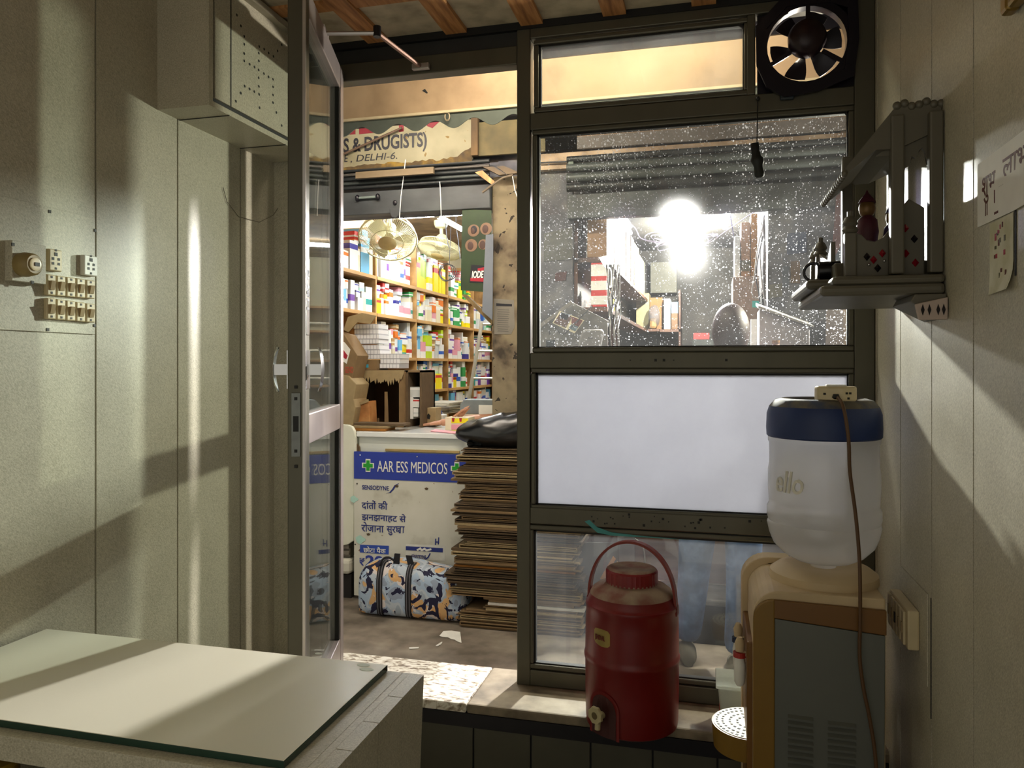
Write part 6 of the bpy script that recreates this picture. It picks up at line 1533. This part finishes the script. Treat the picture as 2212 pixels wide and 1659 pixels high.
for k, pts in enumerate((((1646,495),(1636,540),(1629,600),(1624,632),(1632,644),(1642,640),(1648,628)), ((1648,510),(1637,560),(1633,600),(1640,640),(1645,700),(1648,748)), ((1650,470),(1642,540),(1646,610),(1652,650),(1660,710),(1668,748)), ((1645,480),(1650,520),(1648,590),(1650,640)))):
    MB().tube(smooth_path([atY(u,v,YS+.06+.012*k) for u, v in pts]), .0034, 6).build('cable', (CABLE_W, CABLE_K, CABLE_W, M('white_cable','848280'))[k], rc, smooth=60)
# back wall shelf with cartons
bk2 = thing('rear_rack', 'rack at the rear of the box filled shop carrying cartons', 'rack', (-.3, 6.5, LZF))
RY = 6.35
zr = atY(1400, 712, RY).z
RXE = atY(1466,700,RY).x+.015
box('shelf', (SX+.01, RY, zr-.02), (RXE, LYB-.01, zr), RWOOD, bk2); box('shelf', (SX+.01, RY, 1.0), (RXE, LYB-.01, 1.02), RWOOD, bk2)
box('upright', (atY(1466,700,RY).x, RY, LZF), (atY(1466,700,RY).x+.015, LYB-.01, zr+.32), RWOOD, bk2)
def rear(name, u0, v0, u1, m, lab, d=.22, y=RY+.01, v1=None):
    p, q = boxpx(u0, v0, u1, 712, y, d); p = (max(p[0], SX+.012), p[1], p[2]); o = MB().box((p[0], y, zr+.001), (q[0], y+d, q[2])).build(name, m, bevel=.004)
    return tag(o, lab, 'carton', 'cartons on the rear rack')
rear('carton', 1345, 634, 1374, M('cream_carton','837c5b',.7), 'cream carton at the left end of the rear rack', .20)
rear('carton', 1376, 643, 1431, M('orange_tan_carton','7c552a',.7), 'large orange tan carton in the middle of the rear rack', .25, RY+.10)
rear('carton', 1434, 645, 1448, km('white'), 'narrow white carton right of the orange tan carton', .2)
rear('carton', 1450, 676, 1464, M('brown_carton_b','684b31'), 'brown carton at the right end of the rear rack', .2)
tag(MB().box(*(lambda p, q: ((p[0], RY+.02, q[2]), (q[0], RY+.14, q[2]+.09)))(*boxpx(1450, 676, 1464, 712, RY+.01, .2))).build('white_pack', km('sky blue')), 'pale blue and white pack lying on the brown rear carton', 'pack')
wp = thing('wrapped_bundle', 'tan bundle wrapped in clear plastic lying on the rear rack', 'bundle', atY(1395,712,RY-.06))
p, q = boxpx(1367, 668, 1424, 712, RY-.10, .10); p = (max(p[0], SX+.012), p[1], p[2])
box('shelf_ledge', (p[0], RY-.12, zr-.02), (q[0], RY, zr), RWOOD, bk2)
MB().box((p[0]+.01, RY-.11, zr+.001), (q[0]-.02, RY-.005, zr+(q[2]-zr)*.55)).build('bundle', M('tan_bundle','80633b',.6), wp, bevel=.02)
mbw = MB(); wr = []
for i in range(13):
    t = i/12; x = p[0]+(q[0]-p[0])*t; e = math.sin(PI*min(1,max(0,t*.96+.02)))**.35
    wr.append([Vector((x, RY-.058+.060*e*math.cos(a)*(1+.15*noise.noise(Vector((t*6,a,1)))), zr+.10+.095*e*math.sin(a)*(1+.18*noise.noise(Vector((t*7,a,4)))))) for a in [2*PI*k/18 for k in range(18)]])
mbw.rings(wr).build('plastic_wrap', frost_mat('crinkled_wrap','88888c',.55,.4,25,.15,.1), wp, smooth=30)
tag(MB().box(*(lambda p, q: ((p[0], LYB-.13, 1.98), (q[0], LYB-.01, 2.24)))(*boxpx(1406, 588, 1462, 640, LYB-.1, .1))).build('grey_panel_box', M('grey_green_box','58554a',.7)), 'grey green box fixed on the rear wall above the rack', 'box')
tag(MB().box(*(lambda p, q: ((p[0], p[1], LZF), (q[0], 6.6, q[2])))(*boxpx(1496, 733, 1540, 770, 6.3, .1))).build('dark_machine', M('dark_machine_grey','252722',.6)), 'dark grey machine at the rear of the shop beside the head', 'machine')
# right hand side: cartons
G3 = 'cartons on the right of the box filled shop'
cab = thing('carton_stand', 'wooden stand carrying the right hand cartons in the box filled shop', 'stand', (.17, 4.1, LZF))
p, q = boxpx(1582, 664, 1641, 700, 4.02, .3); zs = p[2]
MB().box((p[0]-.004, 4.02, zs-.03), (RX-.004, 4.40, zs-.001)).build('top', RWOOD, cab); 
for x in (p[0]+.01, RX-.03): box('leg', (x-.012, 4.03, LZF), (x+.012, 4.06, zs-.03), RWOOD, cab)
pq = boxpx(1583, 597, 1640, 664, 4.02, .32)
o = MB().box((pq[0][0], 4.02, zs), (pq[1][0], 4.34, pq[1][2])).build('carton', M('pinkish_tan_carton','786459',.75), bevel=.004); tag(o, 'big pinkish tan carton on the right, beside the person head', 'carton', G3)
quadY(((1625,650),(1642,650),(1642,664),(1625,664)), 4.019, km('teal'), 'teal_label', o, .001)
z1_ = pq[1][2]+.001
for (u0, v0, u1, m, lab, bands) in ((1587, 510, 1599, km('white'), 'tall white carton on top of the pinkish tan carton', None), (1601, 480, 1621, M('peach_carton','85654c',.7), 'tall peach coloured carton on top of the pinkish tan carton', 1), (1622, 462, 1636, M('amber_carton','80551b',.6), 'amber carton topmost at the right wall', None)):
    p_, q_ = boxpx(u0, v0, u1, 590, 4.06, .2); o = MB().box((p_[0], 4.06, z1_), (q_[0], 4.26, q_[2])).build('carton', m, bevel=.003); tag(o, lab, 'carton', G3)
    if bands: box('grey_label', (p_[0], 4.058, z1_+.03), (q_[0], 4.061, z1_+.085), M('grey_green_box','58554a'), o)
tag(MB().box(*(lambda p, q: ((p[0], 3.90, p[2]), (q[0], 3.98, q[2])))(*boxpx(1622, 690, 1640, 760, 3.92, .1))).build('carton', km('white')), 'white and blue carton under the teal labelled carton', 'carton', G3)
tag(MB().box(*(lambda p, q: ((p[0], 6.31, atY(1518,733,6.3).z+.002), (q[0], 6.42, atY(1518,733,6.3).z+.05)))(*boxpx(1498, 720, 1532, 733, 6.31, .1))).build('pack', km('red')), 'flat red pack on the dark grey machine behind the person head', 'pack')
# white cabinet with a sloping top at the right, wall posters, pale pillar
ws = thing('sloping_cabinet', 'white cabinet with a sloping top outside the box filled shop', 'cabinet', (.33, 3.65, GP))
A, B = atY(1640, 640, 3.62), atY(1748, 692, 3.62)
MB().prism([(A.x, 3.60, GP), (B.x, 3.60, GP), (B.x, 3.60, B.z-.03), (A.x, 3.60, A.z-.06)], (0,.19,0)).build('body', M('lilac_white_laminate','807d83',.5), ws, bevel=.004)
MB().prism([(A.x-.006, 3.575, A.z-.06), (B.x+.012, 3.575, B.z-.035), (B.x+.012, 3.575, B.z-.025), (A.x-.006, 3.575, A.z-.045)], (0,.215,.03)).build('sloping_lid', M('grey_white_lid','75726f',.55,0,.1,20), ws, bevel=.002)
jr2 = thing('glass_jar', 'small lidded jar on the white sloping cabinet front', 'jar', atY(1676,748,3.50))
zj = 1.41; pj = atY(1676, 748, 3.52)
box('jar_ledge', (A.x, 3.48, zj-.02), (B.x-.05, 3.60, zj), M('lilac_white_laminate','807d83'), ws)
MB().lathe([(.018,0),(.021,.005),(.021,.035),(.015,.042),(.015,.05)], (pj.x, 3.52, zj), 20).build('body', M('pinkish_jar','68514a',.3), jr2, smooth=40); MB().lathe([(.0165,.05),(.0165,.06)], (pj.x, 3.52, zj), 20).build('lid', M('tan_jar_lid','684b31',.4), jr2)
struct(box('wall_pillar_right', (.578, YS-.02, GP), (.80, YS+.02, 2.48), PINKP))
tag(quadY(((1785,656),(1820,656),(1822,752),(1783,752)), YS-.022, M('pale_pink_notice','7c6f6a',.7,0,.1), 'pale_notice', None, .003), 'pale pinkish sheet on the wall low beside the shrine shelf', 'notice')
hb = thing('hanging_banner', 'red and blue cloth banner hanging at the right edge of the window', 'banner', atY(1815,600,YS-.06))
quadY(((1806,425),(1836,395),(1836,470),(1822,520),(1800,560),(1797,540)), YS-.05, M('brick_red_cloth','5b3530',.8), 'red_cloth', hb, .004); quadY(((1820,470),(1836,440),(1836,600),(1790,600),(1796,560)), YS-.045, M('slate_blue_cloth','2d3947',.8), 'blue_cloth', hb, .004)
for i, (pts, hx, lab) in enumerate((((( 1700,505),(1742,500),(1742,545),(1700,550)),'39425b','faded blue poster on the dark wall right of the bulbs'), (((1708,565),(1728,563),(1728,612),(1708,612)),'554434','faded brown poster below the blue poster'), (((1690,575),(1704,575),(1704,620),(1690,620)),'454b56','narrow grey poster left of the brown poster'), (((1662,615),(1690,612),(1690,640),(1662,645)),'484539','dull olive poster low on the dark right wall'))):
    tag(quadY(pts, YS-.001, M('poster_%d' % i, hx, .8, 0, .25, 30), 'wall_poster', None, .003), lab, 'poster')
for i, (pts, hx, lab) in enumerate((((( 1175,505),(1236,490),(1236,560),(1175,565)),'4b4b47','grey printed sheet on the dark wall left of the reddish shelf'), (((1200,590),(1225,586),(1222,606),(1198,608)),'442a2c','small maroon sticker on the dark wall beside the reddish shelf'))):
    tag(quadY(pts, YS+.009, M('sheet_%d' % i, hx, .8, 0, .25, 30), 'wall_sheet', None, .003), lab, 'sheet')
# grey sloping board with a magazine at the left
gb = thing('leaning_board', 'grey laminate board tilted over the carton stack behind the window', 'board', atY(1240,748,3.6))
ZB = ZTOP+.002
GBM = RM('scuffed_grey_board', [(.3,'4d4b4a'),(.55,'666463'),(.75,'6f6d6b')], 8, 8, .6)
q0, q1, q2, q3, q4 = atY(1160,706,3.56), atY(1233,651,3.60), atY(1312,692,3.60), atY(1312,860,3.56), atY(1160,860,3.56)
MB().prism([q0, q1, q2, Vector((q2.x,3.60,1.05)), Vector((q0.x,3.56,1.05))], (0,.018,0)).build('board', GBM, gb, bevel=.002)
MB().prism([atY(u,v,3.552) for u, v in ((1160,704),(1233,650),(1237,654),(1163,712))], (0,.03,0)).build('edge', M('pale_board_edge','726e6b',.6), gb)
box('prop', (q0.x+.05, 3.585, 1.02), (q2.x-.03, 3.68, 1.30), CARD_D, gb)
mz = thing('magazine', 'open colourful magazine lying on the tilted grey board', 'magazine', atY(1230,716,3.55))
MB().prism([atY(u,v,3.548) for u, v in ((1194,698),(1210,672),(1262,692),(1241,720))], (0,-.008,0)).build('pages', km('cream'), mz)
for pts, hx in ((((1196,697),(1211,675),(1236,684),(1222,708)),'55392f'),(((1212,674),(1232,680),(1224,692),(1208,686)),'515d6d'),(((1236,684),(1259,692),(1250,706),(1234,698)),'632d27'),(((1234,700),(1250,706),(1243,716),(1228,709)),'657783')):
    MB().prism([atY(u,v,3.539) for u, v in pts], (0,-.001,0)).build('printed_picture', M('pic_'+hx, hx, .5, 0, .25, 60), mz)
rt_ = thing('wifi_router', 'white rounded router box standing on the grey board ledge', 'router', atY(1275,748,3.52))
MB().prism([atY(u,v,3.50) for u, v in ((1247,752),(1249,738),(1257,715),(1263,711),(1298,711),(1304,716),(1296,752))], (0,.035,0)).build('body', M('lilac_white_plastic','797779',.4), rt_, bevel=.008); quadY(((1270,729),(1280,729),(1280,730.5),(1270,730.5)), 3.4995, INKK, 'badge', rt_, .001)
box('board_ledge', (q0.x, 3.47, 1.385), (q2.x, 3.558, 1.405), GBM, gb)
ad = thing('power_adapter', 'black power adapter with cable at the bottom left of the dirty window', 'adapter', atY(1188,745,3.53))
MB().box(*(lambda p, q: ((p[0],3.50,1.406),(q[0],3.54,1.406+.075)))(*boxpx(1179,722,1196,748,3.5,.04))).build('body', M('dark_adapter','151d23',.4), ad, bevel=.004); MB().tube(smooth_path([atY(1188,724,3.52), atY(1186,708,3.52), atY(1192,700,3.53), atY(1215,722,3.52), atY(1240,700,3.53), atY(1280,660,3.56)]), .003, 6).build('cable', CABLE_K, ad, smooth=60)
# counter of the box filled shop, below
wc2 = thing('wooden_counter', 'pinkish brown wooden counter front behind the lower window pane', 'counter', (-.1, YS+.15, .30))
PKW = RM('pinkish_brown_wood', [(.3,'4d352d'),(.55,'684e44'),(.75,'785f54')], 6, 7, .6, (.35,1,4))
box('front', (atY(1366,1200,YS+.06).x, YS+.06, .301), (RX-.01, YS+.10, 1.18), PKW, wc2); box('top', (LX+.2, YS+.05, 1.18), (RX-.01, YS+.075, 1.205), PKW, wc2)
box('white_side', (atY(1334,1200,YS+.05).x, YS+.045, .301), (atY(1371,1200,YS+.05).x, YS+.058, 1.18), M('scribbled_white_panel','807d80',.6,0,.15,12), wc2)
# cartons leaning at the right end of the stack
lg = thing('leaning_carton', 'grey brown flattened carton leaning against the right end of the stack', 'flattened carton', (-.50, 3.66, GP))
MB().prism([atY(u,v,3.60) for u, v in ((1232,1255),(1262,1172),(1336,1172),(1336,1215),(1290,1262))], (0,.012,0)).build('sheet', M('grey_brown_carton','423c37',.85), lg); MB().prism([atY(u,v,3.61) for u, v in ((1232,1255),(1290,1262),(1280,1342),(1240,1342))], (0,.012,0)).build('lower_flap', CARD_D, lg)
for k, (pts, m, w_) in enumerate((((( 1296,1250),(1324,1202),(1330,1208),(1304,1254)),CARD_O,'orange tan'),(((1304,1255),(1333,1213),(1337,1220),(1312,1258)),CARD_L,'pale yellow'),(((1312,1259),(1337,1222),(1339,1228),(1320,1262)),PAPER,'white'))):
    P = [atY(u,v,3.57-.012*k) for u, v in pts]; d = Vector((0, .010, 0))
    foot = MB().prism(P, d).prism([P[0], P[3], Vector((P[3].x, P[3].y, .302)), Vector((P[0].x, P[0].y, .302))], d) if False else MB().prism(P, d)
    tag(foot.build('carton_strip', m), '%s carton strip leaning at the right end of the stack' % w_, 'carton strip', 'carton strips beside the stack')
tag(MB().tube(smooth_path([atY(1372,1163,YS+.03), atY(1382,1172,YS+.02), atY(1390,1184,YS+.02), atY(1394,1215,YS+.03)]), .005, 8).build('bent_pipe', STEEL, smooth=60), 'bent shiny pipe end on the pinkish brown counter front', 'pipe')

# ================================================================== PEOPLE
SKIN = M('brown_skin', '8a5f48', .5, 0, .06)
def skin(name, V, E, m, par, root, lv=2):
    """V: name -> (point, radius or (rx, ry)); a continuous tapering surface grown over the edges E"""
    keys = list(V); idx = {k: i for i, k in enumerate(keys)}
    c = Vector(V[root][0]); me = bpy.data.meshes.new(name)
    me.from_pydata([Vector(V[k][0])-c for k in keys], [(idx[a], idx[b]) for a, b in E], [])
    me.materials.append(m)
    o = bpy.data.objects.new(name, me); COL.objects.link(o); put(o, c, par)
    sk = o.modifiers.new('skin', 'SKIN'); sk.use_smooth_shade = True; sk.branch_smoothing = .3
    for i, k in enumerate(keys):
        r = V[k][1]; r = (r, r) if not isinstance(r, tuple) else r
        me.skin_vertices[0].data[i].radius = r; me.skin_vertices[0].data[i].use_root = (k == root)
    s = o.modifiers.new('smooth', 'SUBSURF'); s.levels = lv; s.render_levels = lv
    return o
def hand(V, E, tag_, wrist, fwd, side, up, curl, spread=.35, s=1.0):
    """palm and five bent fingers of unequal length grown from the wrist vertex; side points to the thumb"""
    fwd, side, up = Vector(fwd).normalized(), Vector(side).normalized(), Vector(up).normalized(); w = Vector(V[wrist][0])
    V[tag_+'p1'] = (w+fwd*.045*s, (.030*s, .016*s)); V[tag_+'p2'] = (w+fwd*.080*s, (.034*s, .014*s)); E += [(wrist, tag_+'p1'), (tag_+'p1', tag_+'p2')]
    for k, (off, L_) in enumerate(((.026,.070),(.009,.079),(-.009,.073),(-.025,.057))):
        b = w+fwd*.088*s+side*off*s; d = (fwd+side*off*spread*18).normalized(); prev = tag_+'p2'
        for q in range(4):
            nm = '%sf%d%d' % (tag_, k, q); V[nm] = (b, ((.0088, .0086, .0080, .0066)[q])*s); E.append((prev, nm)); prev = nm
            d = (d - up*curl*(.5+.3*q)).normalized(); b = b+d*L_*s*(.42, .32, .26, 0)[q]
    b = w+fwd*.030*s+side*.030*s; d = (fwd*.62+side*.8).normalized(); prev = tag_+'p1'
    for q in range(3):
        nm = '%st%d' % (tag_, q); V[nm] = (b, (.0115, .0098, .0078)[q]*s); E.append((prev, nm)); prev = nm; b = b+d*(.034, .028, 0)[q]*s; d = (d+fwd*.35-up*curl*.5).normalized()
def head(par, c, face, H, hairm, skinm):
    """face parts and hair round a head whose centre is c; face is the way it looks"""
    face = Vector(face).normalized(); rt = face.cross(Vector((0,0,1))).normalized(); T = basis(rt, face, (0,0,1), c); k = H/1.7
    MB(T).ell((0,.004*k,.0), (.076*k,.094*k,.118*k), 28, 20).build('face', skinm, par, smooth=60)
    MB(T).rings([[Vector((.014*k*math.cos(2*PI*i/10)*w, .088*k+.010*k*math.sin(2*PI*i/10)*w+o, z*k)) for i in range(10)] for z, w, o in ((.022,.35,.0),(.0,.6,.006*k),(-.022,1.0,.012*k),(-.030,.8,.004*k))]).build('nose', skinm, par, smooth=60)
    for s in (-1, 1):
        MB(T).ell((s*.030*k,.086*k,.014*k), (.013*k,.008*k,.007*k), 12, 8).build('eye', WHITE, par, smooth=60); MB(T).ell((s*.030*k,.0925*k,.014*k), (.005*k,.003*k,.005*k), 10, 6).build('iris', BLACK, par, smooth=60)
        MB(T).ell((s*.077*k,-.008*k,.0), (.008*k,.018*k,.030*k), 12, 8).build('ear', skinm, par, smooth=60); MB(T).obox((s*.030*k,.090*k,.034*k), (.034*k,.008*k,.006*k), (0,s*.12,0)).build('eyebrow', hairm, par, bevel=.002)
    MB(T).ell((0,.088*k,-.055*k), (.024*k,.008*k,.008*k), 14, 8).build('mouth', M('dark_lips','6a3c34',.5), par, smooth=60)
    hv = MB(T); rg = []
    for i in range(15):
        t = R(-38)+R(128)*i/14; row = []
        for j in range(32):
            a = 2*PI*j/32; q = max(.02, math.cos(t)); fr = math.sin(a)     # fr = 1 towards the face
            lift = max(0, fr-.1)*1.15*(1-max(0, t)/R(90)) if t < R(60) else 0; tt = max(t, R(-38)+lift*R(80))
            q = max(.02, math.cos(tt)); row.append(Vector((.086*k*q*math.cos(a), -.004*k+.102*k*q*fr, .004*k+.128*k*math.sin(tt))))
        rg.append(row)
    hv.rings(rg).build('hair', hairm, par, smooth=60)

JEANS = RM('blue_denim', [(.3,'2c3c58'),(.55,'4a628a'),(.75,'6c86ae')], 12, 7, .85, bump=.1)
SHIRT = M('dark_grey_shirt', '2e2c30', .8, 0, .1)
px0 = .06
pe = thing('person', 'person in blue jeans and dark shirt standing behind the dirty window', 'person', (px0, 3.32, GP))
G = GP
V = {'pelvis':((px0-.01,3.33,G+.80),(.135,.10)), 'waist':((px0,3.33,G+.93),(.125,.09)), 'chest':((px0+.01,3.33,G+1.14),(.145,.10)), 'neck0':((px0+.018,3.33,G+1.265),(.06,.055)), 'neck1':((px0+.02,3.335,G+1.33),(.05,.05)), 'skull':((px0+.02,3.34,G+1.41),(.068,.075)),
     'lh':((px0-.10,3.33,G+.74),(.085,.085)), 'lk':((px0-.125,3.35,G+.42),(.055,.055)), 'la':((px0-.16,3.37,G+.085),(.038,.038)),
     'rh':((px0+.075,3.32,G+.74),(.085,.085)), 'rk':((px0+.07,3.29,G+.42),(.055,.055)), 'ra':((px0+.045,3.25,G+.085),(.038,.038)),
     'ls':((px0-.165,3.33,G+1.20),(.05,.05)), 'le':((px0-.225,3.32,G+.97),(.038,.038)), 'lw':((px0-.19,3.40,G+.76),(.024,.020)),
     'rs':((px0+.185,3.33,G+1.20),(.05,.05)), 're':((px0+.235,3.34,G+.97),(.038,.038)), 'rw':((px0+.20,3.42,G+.77),(.024,.020))}
E = [('pelvis','waist'),('waist','chest'),('chest','neck0'),('neck0','neck1'),('neck1','skull'),('pelvis','lh'),('lh','lk'),('lk','la'),('pelvis','rh'),('rh','rk'),('rk','ra'),('chest','ls'),('ls','le'),('le','lw'),('chest','rs'),('rs','re'),('re','rw')]
hand(V, E, 'L', 'lw', (.1,.35,-.9), (.5,.8,.2), (-.9,.3,0), .25); hand(V, E, 'Rr', 'rw', (-.1,.35,-.9), (-.5,.8,.2), (.9,.3,0), .25)
bd = skin('body', V, E, SKIN, pe, 'pelvis')
JV = {'pelvis':((px0-.01,3.33,G+.82),(.148,.112)), 'top':((px0-.005,3.33,G+.90),(.140,.105)), 'lh':((px0-.10,3.33,G+.72),(.098,.10)), 'lk':((px0-.125,3.35,G+.42),(.072,.074)), 'lc':((px0-.14,3.36,G+.25),(.064,.066)), 'la':((px0-.16,3.37,G+.075),(.058,.060)),
      'rh':((px0+.075,3.32,G+.72),(.098,.10)), 'rk':((px0+.07,3.29,G+.42),(.072,.074)), 'rc':((px0+.06,3.27,G+.25),(.064,.066)), 'ra':((px0+.045,3.25,G+.075),(.058,.060))}
skin('jeans', JV, [('pelvis','top'),('pelvis','lh'),('lh','lk'),('lk','lc'),('lc','la'),('pelvis','rh'),('rh','rk'),('rk','rc'),('rc','ra')], JEANS, pe, 'pelvis')
SV = {'hem':((px0-.008,3.33,G+.80),(.155,.118)), 'waist':((px0,3.33,G+.93),(.142,.108)), 'chest':((px0+.01,3.33,G+1.13),(.165,.118)), 'top':((px0+.018,3.33,G+1.245),(.085,.07)),
      'ls':((px0-.165,3.33,G+1.195),(.064,.064)), 'lm':((px0-.205,3.325,G+1.06),(.056,.056)), 'le':((px0-.225,3.32,G+.97),(.050,.050)), 'rs':((px0+.185,3.33,G+1.195),(.064,.064)), 'rm':((px0+.218,3.335,G+1.06),(.056,.056)), 're':((px0+.235,3.34,G+.97),(.050,.050))}
skin('shirt', SV, [('hem','waist'),('waist','chest'),('chest','top'),('chest','ls'),('ls','lm'),('lm','le'),('chest','rs'),('rs','rm'),('rm','re')], SHIRT, pe, 'waist')
head(pe, (px0+.022, 3.345, G+1.405), (-.05,1,0), 1.52, M('reddish_black_hair','2a1214',.55,0,.2,60,spec=.6), SKIN)
for (x, y, a) in ((px0-.165, 3.40, R(8)), (px0+.045, 3.275, R(-6))):
    T = Matrix.Translation((x, y, G)) @ Euler((0,0,a)).to_matrix().to_4x4()
    MB(T).rings([[Vector((w*math.cos(2*PI*k/18), yy+.0+.012*math.sin(2*PI*k/18)*0+ (w*.0), 0)) for k in range(18)] for w, yy in ((.01,0),(.01,.01))]) if False else None
    so = MB(T); prof = [(-.115,.024,.055),(-.10,.036,.075),(-.05,.040,.085),(.0,.040,.072),(.06,.046,.052),(.10,.042,.044),(.125,.028,.034),(.132,.010,.022)]
    so.rings([[Vector((w*math.cos(2*PI*k/16), yy, max(.001, h*.5+h*.5*math.sin(2*PI*k/16)))) for k in range(16)] for yy, w, h in prof]).build('shoe', M('dusty_pale_shoe','5e584c',.7), pe, smooth=50)

sp2 = thing('person', 'person resting a hand flat on the counter, body hidden behind the pillar', 'person', (-1.21, 4.72, SZF))
G2z = SZF; ax_, ay_ = -1.205, 4.74
V = {'pelvis':((ax_,ay_,G2z+.82),(.09,.11)), 'waist':((ax_,ay_,G2z+.95),(.085,.10)), 'chest':((ax_,ay_-.01,G2z+1.18),(.09,.12)), 'neck0':((ax_,ay_-.02,G2z+1.32),(.052,.052)), 'skull':((ax_,ay_-.03,G2z+1.47),(.062,.07)),
     'lh':((ax_-.01,ay_-.08,G2z+.76),(.07,.07)), 'lk':((ax_,ay_-.08,G2z+.44),(.052,.052)), 'la':((ax_,ay_-.08,G2z+.05),(.036,.036)), 'rh':((ax_,ay_+.08,G2z+.76),(.07,.07)), 'rk':((ax_,ay_+.08,G2z+.44),(.052,.052)), 'ra':((ax_,ay_+.08,G2z+.05),(.036,.036)),
     'ls':((ax_-.0,ay_-.15,G2z+1.24),(.046,.046)), 'le':((-1.195,4.24,1.06),(.034,.034)), 'lm':((-1.36,4.21,1.045),(.030,.028)), 'lw':((-1.487,4.205,1.032),(.024,.017)), 'rs':((ax_,ay_+.15,G2z+1.24),(.046,.046)), 're':((ax_,ay_+.20,G2z+1.0),(.036,.036)), 'rw':((ax_-.02,ay_+.20,G2z+.79),(.024,.020))}
E = [('pelvis','waist'),('waist','chest'),('chest','neck0'),('neck0','skull'),('pelvis','lh'),('lh','lk'),('lk','la'),('pelvis','rh'),('rh','rk'),('rk','ra'),('chest','ls'),('ls','le'),('le','lm'),('lm','lw'),('chest','rs'),('rs','re'),('re','rw')]
hand(V, E, 'H', 'lw', (-1,.16,-.12), (-.1,-.9,.0), (0,0,1), .07, .5); hand(V, E, 'K', 'rw', (-.1,0,-1), (-1,0,0), (0,1,0), .25)
skin('body', V, E, M('warm_skin','b58468',.5,0,.05), sp2, 'pelvis')
S2 = {'hem':((ax_,ay_,G2z+.78),(.105,.125)), 'waist':((ax_,ay_,G2z+.95),(.10,.118)), 'chest':((ax_,ay_-.01,G2z+1.17),(.104,.135)), 'top':((ax_,ay_-.015,G2z+1.27),(.07,.08)), 'ls':((ax_,ay_-.15,G2z+1.235),(.058,.058)), 'le':((-1.200,4.41,G2z+1.02),(.050,.050)), 'rs':((ax_,ay_+.15,G2z+1.235),(.058,.058)), 're':((ax_,ay_+.19,G2z+1.06),(.05,.05))}
skin('shirt', S2, [('hem','waist'),('waist','chest'),('chest','top'),('chest','ls'),('ls','le'),('chest','rs'),('rs','re')], M('plain_pale_shirt','8c9098',.8), sp2, 'waist')
T2 = {'p':((ax_,ay_,G2z+.80),(.10,.12)), 'lh':((ax_,ay_-.08,G2z+.70),(.08,.08)), 'la':((ax_,ay_-.08,G2z+.05),(.055,.055)), 'rh':((ax_,ay_+.08,G2z+.70),(.08,.08)), 'ra':((ax_,ay_+.08,G2z+.05),(.055,.055))}
skin('trousers', T2, [('p','lh'),('lh','la'),('p','rh'),('rh','ra')], M('dark_trousers','2c2c34',.8), sp2, 'p')
head(sp2, (ax_, ay_-.03, G2z+1.475), (-1,-.3,0), 1.6, M('black_hair','0e0c0c',.5), M('warm_skin','b58468'))
